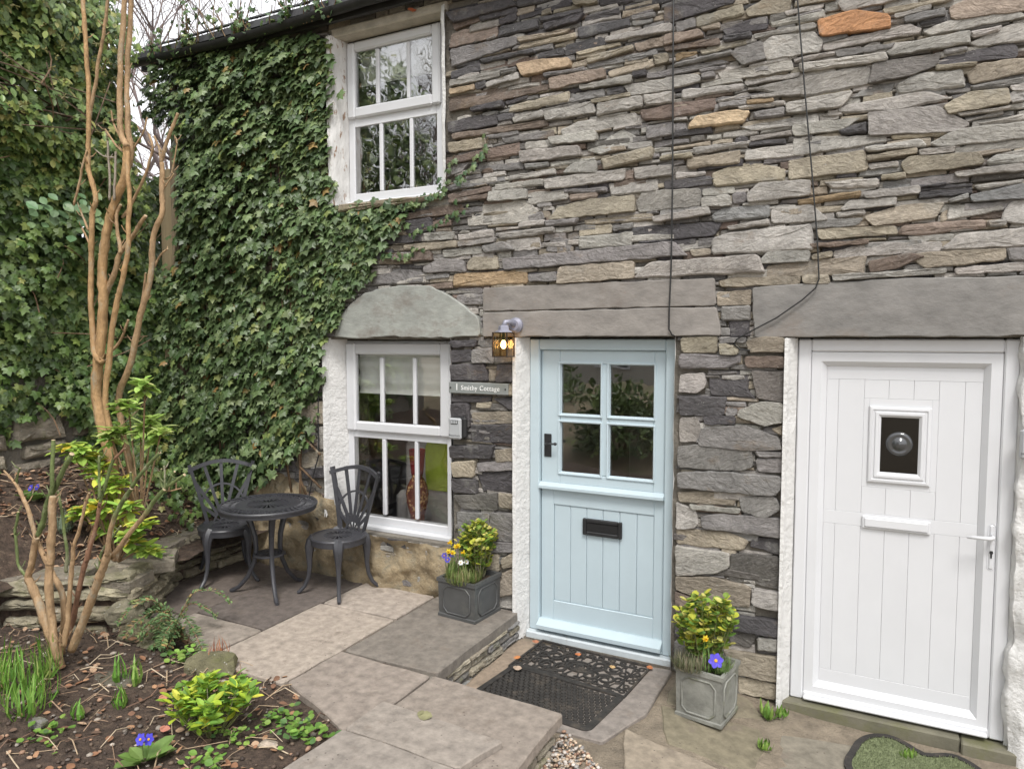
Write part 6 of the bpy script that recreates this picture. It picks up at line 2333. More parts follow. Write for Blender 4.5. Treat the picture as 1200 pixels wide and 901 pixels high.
def bare_tree(loc, r, L, depth, seed, label, tint=(0.17, 0.13, 0.105), lean=(0, 0), spread=.5):
    t = thing('bare_tree', label, 'tree', loc, 0, None)
    rnd = random.Random(seed)
    m = MB()
    top = Vector((lean[0], lean[1], L))
    m.tube([(0, 0, -.3), (top.x * .5, top.y * .5, L * .5), tuple(top)], [r * 1.25, r, r * .8], 8, tint, cap=False)
    m.obj('trunk', M['bark'], t, smooth=True)
    m = MB()
    for k in range(5):
        a = 2 * math.pi * k / 5 + rnd.random()
        grow(m, top * rnd.uniform(.8, 1.0), Vector((math.cos(a) * .6, math.sin(a) * .6, 1)).normalized(), r * .6, L * .62, depth, rnd, tint, spread)
    m.obj('crown', M['bark'], t)
    return t


bare_tree((-8.2, 2.6, 0.0), .07, 3.2, 4, 3, 'leafless tree of fine twigs behind the roof edge against the sky', (0.20, .155, .15), spread=.65)
bare_tree((-10.5, 3.6, 0.0), .06, 3.0, 4, 8, 'slender leafless tree farther behind the cottage roof', (0.24, .20, .20), spread=.6)


# ------------------------------------------------------------------ pollarded shrub on the terrace
def smooth_path(pts, k=4):
    """Catmull-Rom through points"""
    P = [Vector(p) for p in pts]
    out = []
    for i in range(len(P) - 1):
        a, b, c, d = P[max(i - 1, 0)], P[i], P[i + 1], P[min(i + 2, len(P) - 1)]
        for s in range(k):
            t = s / k
            out.append(0.5 * ((2 * b) + (c - a) * t + (2 * a - 5 * b + 4 * c - d) * t * t + (3 * b - a - 3 * c + d) * t ** 3))
    out.append(P[-1])
    return out


def stem(m, pts, r0, r1, c0, c1=None, n=7, knob=0.0):
    P = smooth_path(pts, 6)
    P = [p + Vector((fbm(p.z * 6, r0 * 99, p.x * 3) * .008, fbm(p.z * 6, 7, p.x * 3) * .008, 0)) for p in P]
    k = len(P)
    c1 = c1 or c0
    rad = [.74 * (r0 + (r1 - r0) * i / (k - 1)) * (1 + knob * (2.2 if i % 6 == 3 else -.15) + .06 * math.sin(i * 2.4 + r0 * 900)) for i in range(k)]
    tn = []
    for i in range(k):
        f = sstep(.35, .6, i / (k - 1))
        c = [c0[j] + (c1[j] - c0[j]) * f for j in range(3)]
        tn += [tuple(c)]
    e = (P[-1] - P[-2]).normalized()
    P = P + [P[-1] + e * .0015, P[-1] + e * .002]
    for _ in range(max(1, k // 5)):                   # buds and short spurs
        i = RN.randrange(1, k)
        a = RN.uniform(0, 6.28)
        d = Vector((math.cos(a), math.sin(a), RN.uniform(.3, 1.3))).normalized()
        l = RN.uniform(.012, .055)
        q = P[i] + d * rad[i] * .6
        m.tube([q, q + d * l * .5, q + (d + Vector((0, 0, .35))) * l], [rad[i] * .32 + .002, .0035, .0022], 5, tuple(c * .85 for c in tn[i]))
    m.tube(P, rad + [rad[-1] * .97, rad[-1] * .7], n, tn + [(0.52, 0.40, 0.25)] * 2)


TAN = (0.46, 0.285, 0.135)
TAN2 = (0.42, 0.275, 0.15)
GREY = (0.34, 0.29, 0.23)
pol = thing('pollarded_shrub', 'tall pollarded shrub with bare orange tan stems before the ivy', 'shrub', (-5.10, -1.10, 0.45))
OFF[pol.name] = Vector((-5.10, -1.10, 0.45))
m = MB()
stem(m, [(-4.867, -1.1, 0.719), (-4.962, -1.1, 0.948), (-5.036, -1.1, 1.206), (-5.146, -1.1, 1.546), (-5.087, -1.1, 1.866), (-5.027, -1.1, 2.205), (-5.019, -1.1, 2.498), (-4.946, -1.1, 2.759), (-4.86, -1.1, 2.925), (-4.737, -1.1, 3.108), (-4.708, -1.1, 3.296)], 0.058899999999999994, 0.0323, TAN, knob=0.05)
m.obj('stem', M['bark'], pol, smooth=True)
m = MB()
stem(m, [(-4.694, -1.11, 3.292), (-4.751, -1.11, 3.426), (-4.73, -1.11, 3.808), (-4.659, -1.11, 4.265), (-4.629, -1.11, 4.481)], 0.028499999999999998, 0.0209, TAN2, knob=0.04)
m.obj('stem', M['bark'], pol, smooth=True)
m = MB()
stem(m, [(-4.762, -1.07, 3.116), (-4.706, -1.07, 3.28), (-4.726, -1.07, 3.433), (-4.719, -1.07, 3.739), (-4.644, -1.07, 4.278), (-4.614, -1.07, 4.496)], 0.028499999999999998, 0.0209, TAN2, knob=0.04)
m.obj('stem', M['bark'], pol, smooth=True)
m = MB()
stem(m, [(-5.014, -1.13, 1.8), (-5.098, -1.13, 1.885), (-5.119, -1.13, 2.206), (-5.111, -1.13, 2.499), (-5.076, -1.13, 2.746), (-5.063, -1.13, 2.878), (-5.016, -1.13, 2.964), (-5.089, -1.13, 3.168), (-5.088, -1.13, 3.347), (-5.062, -1.13, 3.61), (-5.065, -1.13, 3.94), (-5.085, -1.13, 4.346), (-5.083, -1.13, 4.519)], 0.028499999999999998, 0.019, TAN, knob=0.04)
m.obj('stem', M['bark'], pol, smooth=True)
m = MB()
stem(m, [(-5.073, -1.12, 3.526), (-4.982, -1.12, 3.8), (-4.898, -1.12, 4.024), (-4.854, -1.12, 4.142), (-4.814, -1.12, 4.35)], 0.017099999999999997, 0.0133, TAN2, knob=0.03)
m.obj('stem', M['bark'], pol, smooth=True)
m = MB()
stem(m, [(-5.235, -1.15, 2.931), (-5.148, -1.15, 3.14), (-5.069, -1.15, 3.298)], 0.0114, 0.0114, TAN2, knob=0.02)
m.obj('stem', M['bark'], pol, smooth=True)
m = MB()
stem(m, [(-4.805, -1.05, 0.715), (-4.88, -1.05, 1.116), (-4.965, -1.05, 1.518), (-4.836, -1.05, 1.763), (-4.684, -1.05, 2.134), (-4.569, -1.05, 2.411), (-4.513, -1.05, 2.683), (-4.424, -1.05, 2.827), (-4.416, -1.05, 2.999), (-4.417, -1.05, 3.165)], 0.034199999999999994, 0.0209, TAN2, knob=0.05)
m.obj('stem', M['bark'], pol, smooth=True)
m = MB()
stem(m, [(-4.417, -1.05, 3.165), (-4.349, -1.05, 3.304), (-4.248, -1.05, 3.47)], 0.019, 0.0133, TAN2, knob=0.05)
m.obj('stem', M['bark'], pol, smooth=True)
m = MB()
stem(m, [(-4.443, -1.03, 3.172), (-4.464, -1.03, 3.283), (-4.505, -1.03, 3.357)], 0.0114, 0.008549999999999999, TAN2, knob=0.05)
m.obj('stem', M['bark'], pol, smooth=True)
m = MB()
stem(m, [(-5.092, -1.07, 2.226), (-4.995, -1.07, 2.353), (-4.911, -1.07, 2.465), (-4.847, -1.07, 2.589), (-4.7, -1.07, 2.699), (-4.566, -1.07, 2.818)], 0.0304, 0.017099999999999997, TAN2, knob=0.06)
m.obj('stem', M['bark'], pol, smooth=True)
m = MB()
stem(m, [(-4.828, -1.09, 2.573), (-4.849, -1.09, 2.706), (-4.86, -1.09, 2.838), (-4.809, -1.09, 2.911)], 0.019, 0.0133, TAN2, knob=0.05)
m.obj('stem', M['bark'], pol, smooth=True)
m = MB()
stem(m, [(-5.126, -1.05, 1.827), (-5.044, -1.05, 1.866), (-4.901, -1.05, 1.972), (-4.827, -1.05, 2.106)], 0.017099999999999997, 0.0114, TAN2, knob=0.05)
m.obj('stem', M['bark'], pol, smooth=True)
m = MB()
stem(m, [(-4.845, -1.18, 1.229), (-4.914, -1.18, 1.53), (-4.808, -1.18, 2.049), (-4.74, -1.18, 2.249), (-4.688, -1.18, 2.359), (-4.623, -1.18, 2.536), (-4.597, -1.18, 2.678), (-4.581, -1.18, 2.991), (-4.586, -1.18, 3.229)], 0.028499999999999998, 0.019, TAN, knob=0.05)
m.obj('stem', M['bark'], pol, smooth=True)
m = MB()
stem(m, [(-4.936, -1.08, 2.953), (-4.934, -1.08, 3.162), (-4.935, -1.08, 3.364)], 0.012349999999999998, 0.0095, GREY, knob=0.02)
m.obj('stem', M['bark'], pol, smooth=True)
m = MB()
stem(m, [(-4.814, -1.13, 2.934), (-4.793, -1.13, 3.137), (-4.786, -1.13, 3.264)], 0.012349999999999998, 0.01045, GREY, knob=0.02)
m.obj('stem', M['bark'], pol, smooth=True)
m = MB()
stem(m, [(-4.868, -1.04, 2.834), (-4.809, -1.04, 2.877), (-4.701, -1.04, 2.981), (-4.594, -1.04, 3.105), (-4.524, -1.04, 3.242), (-4.513, -1.04, 3.287), (-4.544, -1.04, 3.371)], 0.0152, 0.01045, TAN2, knob=0.03)
m.obj('stem', M['bark'], pol, smooth=True)
m = MB()
stem(m, [(-4.763, -1.07, 3.263), (-4.854, -1.07, 3.321), (-4.925, -1.07, 3.4), (-4.971, -1.07, 3.454)], 0.0114, 0.0076, TAN2, knob=0.03)
m.obj('stem', M['bark'], pol, smooth=True)
m = MB()
stem(m, [(-4.792, -1.09, 3.379), (-4.844, -1.09, 3.473), (-4.867, -1.09, 3.564)], 0.0095, 0.00665, TAN2, knob=0.03)
m.obj('stem', M['bark'], pol, smooth=True)
m = MB()
stem(m, [(-4.795, -1.05, 3.212), (-4.688, -1.05, 3.305), (-4.592, -1.05, 3.392), (-4.543, -1.05, 3.483)], 0.01045, 0.00665, TAN2, knob=0.03)
m.obj('stem', M['bark'], pol, smooth=True)
m = MB()
stem(m, [(-4.877, -1.07, 3.247), (-5.001, -1.07, 3.272), (-5.114, -1.07, 3.34)], 0.008549999999999999, 0.0057, GREY, knob=0.03)
m.obj('stem', M['bark'], pol, smooth=True)
m = MB()
stem(m, [(-5.147, -1.11, 2.753), (-5.201, -1.11, 2.849), (-5.227, -1.11, 2.918)], 0.0114, 0.0076, TAN2, knob=0.04)
m.obj('stem', M['bark'], pol, smooth=True)
m = MB()
stem(m, [(-5.124, -1.11, 2.63), (-5.189, -1.11, 2.726), (-5.226, -1.11, 2.777)], 0.01045, 0.0076, TAN2, knob=0.04)
m.obj('stem', M['bark'], pol, smooth=True)
m = MB()
stem(m, [(-4.577, -1.03, 2.442), (-4.482, -1.03, 2.544), (-4.4, -1.03, 2.586)], 0.0114, 0.00665, TAN2, knob=0.05)
m.obj('stem', M['bark'], pol, smooth=True)
m = MB()
stem(m, [(-4.453, -1.03, 2.971), (-4.389, -1.03, 3.029), (-4.325, -1.03, 3.085)], 0.008549999999999999, 0.0057, TAN2, knob=0.03)
m.obj('stem', M['bark'], pol, smooth=True)
m = MB()
stem(m, [(-4.698, -1.04, 2.135), (-4.663, -1.04, 2.284), (-4.628, -1.04, 2.432)], 0.0133, 0.0095, TAN2, knob=0.04)
m.obj('stem', M['bark'], pol, smooth=True)
m = MB()
stem(m, [(-4.453, -1.02, 3.066), (-4.364, -1.02, 3.085), (-4.295, -1.02, 3.277), (-4.31, -1.02, 3.335)], 0.0076, 0.00475, TAN2, knob=0.03)
m.obj('stem', M['bark'], pol, smooth=True)
m = MB()
for k in range(7):
    a = 2 * math.pi * k / 7
    stem(m, [(-5.10, -1.09, .92), (-5.08 + .07 * math.cos(a), -1.09 + .06 * math.sin(a), .70), (-5.05 + .20 * math.cos(a), -1.09 + .15 * math.sin(a), terrace_h(-5.05 + .20 * math.cos(a), -1.09 + .15 * math.sin(a)) - .02)], .045, .022, (0.26, .16, .085))
m.obj('root', M['bark'], pol, smooth=True)

# pruned shrub in the lower bed
prn = thing('pruned_shrub', 'hard pruned shrub with cut tan and green stems before the terrace wall', 'shrub', (-4.07, -2.05, 0.12))
OFF[prn.name] = Vector((-4.07, -2.05, 0.12))
PT, PG, PB = (0.42, 0.275, 0.15), (0.15, 0.19, 0.065), (0.28, 0.15, 0.09)
CUT = (0.55, 0.42, 0.26)
m = MB()
stem(m, [(-4.064, -2.05, 0.127), (-4.158, -2.05, 0.289), (-4.253, -2.05, 0.466), (-4.352, -2.05, 0.601)], 0.04, 0.03, PT, PT, knob=0.05)
m.obj('stem', M['bark'], prn, smooth=True)
m = MB()
stem(m, [(-4.352, -2.05, 0.601), (-4.31, -2.05, 0.683), (-4.274, -2.05, 0.794), (-4.243, -2.05, 0.851)], 0.026, 0.022, PT, PT, knob=0.05)
m.obj('stem', M['bark'], prn, smooth=True)
m = MB()
stem(m, [(-4.262, -2.04, 0.836), (-4.179, -2.04, 0.995), (-4.135, -2.04, 1.073), (-4.082, -2.04, 1.13), (-3.952, -2.04, 1.286), (-3.895, -2.04, 1.352)], 0.02, 0.018, PG, PG, knob=0.05)
m.obj('stem', M['bark'], prn, smooth=True)
m = MB()
stem(m, [(-4.066, -2.07, 1.107), (-4.038, -2.07, 1.182), (-4.027, -2.07, 1.326), (-4.013, -2.07, 1.423)], 0.016, 0.014, PG, PG, knob=0.05)
m.obj('stem', M['bark'], prn, smooth=True)
m = MB()
stem(m, [(-4.465, -2.0, 0.574), (-4.536, -2.0, 0.646), (-4.553, -2.0, 0.787), (-4.558, -2.0, 0.854), (-4.515, -2.0, 0.956)], 0.012, 0.01, PG, PG, knob=0.05)
m.obj('stem', M['bark'], prn, smooth=True)
m = MB()
stem(m, [(-3.999, -2.11, 0.208), (-4.032, -2.11, 0.483), (-4.032, -2.11, 0.72), (-4.016, -2.11, 0.783), (-3.982, -2.11, 0.992), (-3.965, -2.11, 1.125)], 0.03, 0.026, PT, PT, knob=0.05)
m.obj('stem', M['bark'], prn, smooth=True)
m = MB()
stem(m, [(-4.111, -2.02, 0.19), (-4.063, -2.02, 0.51), (-4.167, -2.02, 0.653), (-4.266, -2.02, 0.778), (-4.315, -2.02, 0.845), (-4.394, -2.02, 1.02), (-4.48, -2.02, 1.12)], 0.024, 0.014, PT, PT, knob=0.05)
m.obj('stem', M['bark'], prn, smooth=True)
m = MB()
stem(m, [(-4.472, -2.02, 1.11), (-4.534, -2.02, 1.158), (-4.599, -2.02, 1.197)], 0.01, 0.007, PT, PT, knob=0.05)
m.obj('stem', M['bark'], prn, smooth=True)
m = MB()
stem(m, [(-4.518, -2.0, 1.112), (-4.504, -2.0, 1.169), (-4.468, -2.0, 1.221)], 0.008, 0.006, PG, PG, knob=0.05)
m.obj('stem', M['bark'], prn, smooth=True)
m = MB()
stem(m, [(-3.969, -2.08, 0.286), (-3.932, -2.08, 0.459), (-3.897, -2.08, 0.599), (-3.86, -2.08, 0.799), (-3.844, -2.08, 0.86), (-3.773, -2.08, 1.01), (-3.699, -2.08, 1.166)], 0.02, 0.01, PT, PT, knob=0.05)
m.obj('stem', M['bark'], prn, smooth=True)
m = MB()
stem(m, [(-4.033, -2.03, 0.274), (-3.896, -2.03, 0.604), (-3.8, -2.03, 0.834), (-3.82, -2.03, 0.769), (-3.726, -2.03, 0.984), (-3.679, -2.03, 1.109)], 0.02, 0.013, PB, PB, knob=0.05)
m.obj('stem', M['bark'], prn, smooth=True)
m = MB()
stem(m, [(-3.679, -2.03, 1.109), (-3.625, -2.03, 1.223), (-3.561, -2.03, 1.354)], 0.012, 0.011, PG, PG, knob=0.05)
m.obj('stem', M['bark'], prn, smooth=True)
m = MB()
stem(m, [(-3.565, -2.03, 1.346), (-3.517, -2.03, 1.378), (-3.467, -2.03, 1.413)], 0.01, 0.008, PB, PB, knob=0.05)
m.obj('stem', M['bark'], prn, smooth=True)
m = MB()
stem(m, [(-3.97, -2.04, 0.249), (-3.857, -2.04, 0.438), (-3.731, -2.04, 0.644), (-3.66, -2.04, 0.766), (-3.625, -2.04, 0.84)], 0.032, 0.026, PT, PT, knob=0.05)
m.obj('stem', M['bark'], prn, smooth=True)
m = MB()
stem(m, [(-3.618, -2.05, 0.833), (-3.571, -2.05, 0.978), (-3.487, -2.05, 1.114), (-3.39, -2.05, 1.215)], 0.018, 0.015, PT, PG, knob=0.05)
m.obj('stem', M['bark'], prn, smooth=True)
m = MB()
stem(m, [(-3.371, -2.06, 1.224), (-3.257, -2.06, 1.337), (-3.149, -2.06, 1.418)], 0.013, 0.01, PG, PG, knob=0.05)
m.obj('stem', M['bark'], prn, smooth=True)
m = MB()
stem(m, [(-3.405, -2.04, 1.207), (-3.411, -2.04, 1.254), (-3.406, -2.04, 1.295)], 0.008, 0.008, PG, PG, knob=0.05)
m.obj('stem', M['bark'], prn, smooth=True)
m = MB()
stem(m, [(-3.656, -2.0, 0.804), (-3.431, -2.0, 1.012), (-3.293, -2.0, 1.144), (-3.202, -2.0, 1.22)], 0.018, 0.014, PT, PG, knob=0.05)
m.obj('stem', M['bark'], prn, smooth=True)
m = MB()
stem(m, [(-3.215, -1.99, 1.214), (-3.147, -1.99, 1.256), (-3.069, -1.99, 1.303)], 0.013, 0.011, PG, PG, knob=0.05)
m.obj('stem', M['bark'], prn, smooth=True)
m = MB()
stem(m, [(-3.205, -2.0, 1.219), (-3.228, -2.0, 1.259), (-3.222, -2.0, 1.321)], 0.008, 0.007, PG, PG, knob=0.05)
m.obj('stem', M['bark'], prn, smooth=True)
m = MB()
stem(m, [(-3.17, -2.02, 1.231), (-3.17, -2.02, 1.292), (-3.172, -2.02, 1.343)], 0.006, 0.006, PG, PG, knob=0.05)
m.obj('stem', M['bark'], prn, smooth=True)
m = MB()
stem(m, [(-3.21, -1.98, 1.224), (-3.18, -1.98, 1.275), (-3.15, -1.98, 1.31)], 0.009, 0.008, PG, PG, knob=0.05)
m.obj('stem', M['bark'], prn, smooth=True)
m = MB()
stem(m, [(-3.218, -1.98, 1.205), (-3.162, -1.98, 1.215), (-3.109, -1.98, 1.231)], 0.006, 0.004, PT, PT, knob=0.05)
m.obj('stem', M['bark'], prn, smooth=True)
m = MB()
stem(m, [(-4.112, -1.97, 0.645), (-4.106, -1.97, 0.796), (-4.133, -1.97, 0.984), (-4.16, -1.97, 1.109)], 0.013, 0.01, PG, PG, knob=0.05)
m.obj('stem', M['bark'], prn, smooth=True)
m = MB()
stem(m, [(-3.79, -1.98, 0.676), (-3.775, -1.98, 0.802), (-3.681, -1.98, 0.897), (-3.599, -1.98, 0.978)], 0.01, 0.007, PG, PG, knob=0.05)
m.obj('stem', M['bark'], prn, smooth=True)
m = MB()
stem(m, [(-3.639, -2.06, 1.139), (-3.639, -2.06, 1.266), (-3.631, -2.06, 1.364)], 0.01, 0.009, PG, PG, knob=0.05)
m.obj('stem', M['bark'], prn, smooth=True)


# ------------------------------------------------------------------ leafy plants
def euonymus(name, label, cat, c, h, r, nst, cols, wts, lsz, leaf_m, group=None, wid=1.5, per=16, low=.25):
    p = thing(name, label, cat, c, 0, group)
    m = MB()
    L = Leaves()
    for k in range(nst):
        a = NR.uniform(0, 6.28)
        rr = r * math.sqrt(NR.random())
        hh = h * NR.uniform(.62, 1.0) * (1 - .25 * (rr / r) ** 2)
        pts = smooth_path([(rr * .3 * math.cos(a), rr * .3 * math.sin(a), 0), (rr * .7 * math.cos(a), rr * .7 * math.sin(a), hh * .5), (rr * math.cos(a), rr * math.sin(a), hh)], 3)
        m.tube(pts, [.004 * (1 - .08 * i) for i in range(len(pts))], 4, (0.16, .17, .06))
        t = low + (1 - low) * NR.random(per) ** .7
        t[:5] = NR.uniform(.93, 1.0, 5)
        P = np.array([pts[min(len(pts) - 1, int(q * (len(pts) - 1) + .5))] for q in t]) + NR.normal(0, .010, (per, 3))
        an = NR.uniform(0, 6.28, per)
        el = NR.uniform(.1, .9, per)
        tip = np.column_stack([np.cos(an), np.sin(an), el])
        nrm = np.column_stack([-np.cos(an) * .5, -np.sin(an) * .5, np.ones(per)]) + NR.normal(0, .25, (per, 3))
        L.add(OVAL_V, OVAL_F, P, tip, nrm, NR.uniform(*lsz, per), tints(per, cols, wts, .18), wid)
    m.obj('stem', M['bark'], p)
    L.obj('foliage', leaf_m, p, kind='stuff')
    return p


def tuft(name, label, cat, c, n, ln, wd, r, cols, wts, flop=.6, group=None, mt=None):
    p = Leaves()
    a = NR.uniform(0, 6.28, n)
    rr = r * np.sqrt(NR.random(n))
    base = np.column_stack([c[0] + rr * np.cos(a), c[1] + rr * np.sin(a), np.full(n, c[2])])
    a2 = a + NR.normal(0, .6, n)
    f = NR.uniform(.05, flop, n)
    tip = np.column_stack([np.cos(a2) * f, np.sin(a2) * f, np.ones(n)])
    nrm = np.column_stack([np.cos(a2), np.sin(a2), -f + NR.normal(0, .3, n)])
    l = NR.uniform(.6, 1.0, n) * ln
    T = BLADE_V.copy()
    T[:, 2] *= 2.2
    T[:, 0] *= wd / ln
    p.add(T, BLADE_F, base, tip, nrm, l, tints(n, cols, wts, .2))
    o = p.obj(name, mt or M['softleaf'])
    return tag(o, label, cat, group)


def primrose(c, label, s=1.0, flower=True, rz=0.0, nfl=1, stalk=.07, col=(0.10, 0.09, 0.62), leaf=True):
    p = thing('primrose', label, 'flower', c, rz)
    if leaf:
        L = Leaves()
        n = 10
        a = np.arange(n) * 2.4 + .3
        tip = np.column_stack([np.cos(a), np.sin(a), NR.uniform(.25, .8, n)])
        nrm = np.column_stack([-np.cos(a) * .6, -np.sin(a) * .6, np.ones(n)])
        L.add(OVAL_V, OVAL_F, np.column_stack([np.cos(a) * .012, np.sin(a) * .012, np.full(n, .005)]), tip, nrm, NR.uniform(.07, .12, n) * s, tints(n, [(0.13, .22, .05), (.17, .27, .07)], (1, 1)), 1.35)
        L.obj('foliage', M['softleaf'], p)
    for q in range(nfl):
        fx, fy = (0.0, -.01) if q == 0 else NR.normal(0, .03, 2)
        fz = stalk * NR.uniform(.9, 1.1)
        m = MB()
        m.tube([(fx * .3, fy * .3, 0), (fx, fy, fz)], .0025, 4, (.14, .2, .06))
        m.obj('stalk', M['softleaf'], p)
        L = Leaves()
        a = np.arange(6) * math.pi / 3 + .2
        # flower turned up and outwards (-y)
        d1, d2 = np.array((1, 0, 0)), np.array((0, .45, .89))
        fn = np.array((0, -.89, .45))
        tip = np.cos(a)[:, None] * d1 + np.sin(a)[:, None] * d2 + fn * .12
        L.add(OVAL_V, OVAL_F, np.tile(np.array((fx, fy - .004, fz)), (6, 1)), tip, np.tile(fn, (6, 1)), .024 * s, tints(6, [col], (1,), .1), 1.75)
        L.obj('petal', M['softleaf'], p)
        m = MB()
        m.lathe([(0, 0), (.0055 * s, .001), (.004 * s, .004), (0, .005)], 8)
        m.v = [(fx + x, fy - .004 + fn[1] * (z + .003) + y * .45, fz + fn[2] * (z + .003) + y * .89) for x, y, z in m.v]
        m.t = [(.75, .42, .03)] * len(m.v)
        m.obj('eye', M['softleaf'], p)
    return p


def daffodil(c, label, h=.2, rz=0.0, group=None):
    p = thing('daffodil', label, 'flower', c, rz, group)
    m = MB()
    m.tube([(0, 0, 0), (.004, 0, h * .6), (.006, -.006, h), (.006, -.016, h + .004)], .0028, 5, (.14, .24, .05))
    m.obj('stalk', M['softleaf'], p)
    L = Leaves()
    a = np.arange(6) * math.pi / 3
    tip = np.column_stack([np.cos(a), np.full(6, .15), np.sin(a)])
    L.add(OVAL_V, OVAL_F, np.tile((.006, -.016, h + .003), (6, 1)), tip, np.tile((0., -1., .1), (6, 1)), .021, tints(6, [(.80, .62, .04)], (1,), .08), 1.3)
    L.obj('petal', M['softleaf'], p)
    m = MB()
    m.lathe([(.004, 0), (.006, .008), (.009, .018), (.007, .018), (.003, .004)], 8)
    m.v = [(.006 + x, -.016 - z, h + .003 + y) for x, y, z in m.v]
    m.t = [(.82, .50, .02)] * len(m.v)
    m.obj('trumpet', M['softleaf'], p)
    return p


EU = [(0.46, 0.47, 0.06), (0.20, 0.30, 0.05), (0.58, 0.54, 0.16), (0.11, 0.20, 0.04)]
# planter by the pier
zp = 0.0935 + .232
euonymus('euonymus', 'bushy variegated yellow green shrub in the dark planter', 'shrub', (-2.45, -.165, zp), .40, .14, 46, EU, (4, 4, 2, 2), (.030, .048), M['softleaf'], per=17)
tuft('grass', 'tufty green grassy heather spilling over the dark planter front', 'plant', (-2.50, -.285, zp + .01), 420, .12, .006, .105, [(.16, .22, .06), (.24, .25, .10), (.33, .28, .14)], (4, 3, 1.4), 1.5)
tuft('daffodil_leaves', 'upright narrow daffodil leaves in the dark planter', 'plant', (-2.565, -.27, zp), 26, .20, .008, .05, [(.13, .24, .05), (.18, .3, .07)], (1, 1), .35)
for i, (dx, dy, h) in enumerate(((-.115, -.09, .205), (-.085, -.09, .27), (-.07, -.08, .24), (-.035, -.075, .25), (-.06, -.11, .21), (.03, -.10, .22))):
    daffodil((-2.497 + dx, -.205 + dy, zp), 'small yellow daffodil in the dark planter', h, RN.uniform(-.6, .8), 'daffodils in the dark planter')
primrose((-2.60, -.31, zp + .02), 'blue primrose flowers in the dark planter', .95, True, R(10), 3, .15, (.10, .08, .42), leaf=False)
primrose((-2.49, -.325, zp + .02), 'white primrose flowers in the dark planter', .8, True, R(25), 2, .13, (.72, .72, .72), leaf=False)
# planter between the doors
zq = PL2Z + .255
euonymus('euonymus', 'bushy variegated yellow green shrub in the mossy planter', 'shrub', (-.855, -.36, zq), .43, .16, 42, EU, (4, 4, 2, 2), (.034, .056), M['softleaf'], per=18)
tuft('heather', 'grey green heather spilling over the mossy planter edge', 'plant', (-.905, -.475, zq + .02), 480, .10, .005, .085, [(.17, .18, .10), (.27, .24, .16), (.13, .16, .07), (.4, .33, .25)], (4, 3, 3, 1.2), 1.9)
tuft('fern', 'feathery light green foliage at the right edge of the mossy planter', 'plant', (-.755, -.445, zq + .01), 150, .11, .006, .03, [(.13, .22, .06), (.2, .28, .1)], (1, 1), 1.7)
tuft('daffodil_leaves', 'upright narrow daffodil leaves in the mossy planter', 'plant', (-.83, -.46, zq), 18, .17, .008, .04, [(.14, .26, .05)], (1,), .3)
primrose((-.775, -.49, zq + .0), 'violet blue primrose flower in the mossy planter', 1.75, True, R(15), 1, .09, (.115, .085, .62), leaf=False)
daffodil((-.845, -.48, zq), 'single yellow daffodil bud in the mossy planter', .20, R(30))

# bed and terrace planting
YG = [(0.42, 0.52, 0.05), (0.27, 0.42, 0.05), (0.16, 0.30, 0.05), (0.60, 0.58, 0.08)]
euonymus('shrub', 'compact lime green shrub in the lower bed', 'shrub', (-2.86, -2.04, .06), .27, .18, 34, YG, (3, 4, 3, .7), (.045, .078), M['softleaf'], per=13, wid=1.0)


def whorls(name, label, c, spots, cols, wts, lsz=(.07, .11), per=11):
    """shrub whose leaves sit in drooping whorls at the shoot tips"""
    p = thing(name, label, 'shrub', c, 0)
    L = Leaves()
    for (dx, dy, dz) in spots:
        m = MB()
        m.tube(smooth_path([(dx * .1, dy * .1, 0), (dx * .6, dy * .6, dz * .55), (dx, dy, dz)], 3), .006, 5, (.24, .15, .08))
        m.obj('stem', M['bark'], p)
        for q in range(4):
            an = NR.uniform(0, 6.28) + np.arange(per) * 2 * math.pi / per + NR.normal(0, .15, per)
            el = NR.uniform(-.75, .35, per) + .25 * (q % 3)
            tip = np.column_stack([np.cos(an), np.sin(an), el])
            nrm = np.column_stack([np.cos(an) * .5, np.sin(an) * .5, np.ones(per)])
            L.add(OVAL_V, OVAL_F, np.tile((dx + NR.normal(0, .03) * (q > 0), dy + NR.normal(0, .03) * (q > 0), dz - .022 * q), (per, 1)) + NR.normal(0, .006, (per, 3)), tip, nrm, NR.uniform(*lsz, per), tints(per, cols, wts, .15), 1.05)
    L.obj('foliage', M['softleaf'], p, kind='stuff')
    return p


whorls('pieris', 'pale green whorled shrub growing up beside the tan trunk', (-4.614, -1.15, 0.758), [(0.205, -0.08, 0.929), (-0.098, 0.0, 0.778), (0.041, 0.08, 0.657), (-0.142, -0.04, 0.599), (0.201, 0.04, 0.61), (-0.197, -0.08, 0.57), (0.03, 0.0, 0.575)], [(.42, .56, .14), (.30, .46, .10), (.55, .62, .24)], (4, 3, 2), (.075, .115))
whorls('pieris', 'low shrub with drooping lime and yellow leaves on the terrace edge', (-4.75, -1.25, 0.42), [(-0.147, -0.13, 0.802), (-0.043, -0.05, 0.68), (-0.282, 0.03, 0.709), (-0.309, -0.09, 0.816), (0.078, -0.01, 0.594), (-0.009, -0.13, 0.431), (0.22, -0.05, 0.439), (-0.094, 0.03, 0.266), (0.406, -0.09, 0.353), (-0.371, -0.01, 0.336), (0.327, -0.13, 0.267), (0.384, -0.05, 0.167), (-0.13, 0.03, 0.477)], [(.44, .58, .10), (.30, .46, .09), (.66, .62, .10), (.62, .5, .06)], (4, 4, 1.5, .6), (.08, .125), 10)
tuft('grass', 'long bright green grass clump in the lower bed by the pruned shrub', 'grass', (-4.02, -2.28, bed_h(-4.02, -2.28)), 110, .22, .012, .15, [(.13, .27, .04), (.2, .34, .06), (.3, .36, .1)], (4, 3, 1), .75)
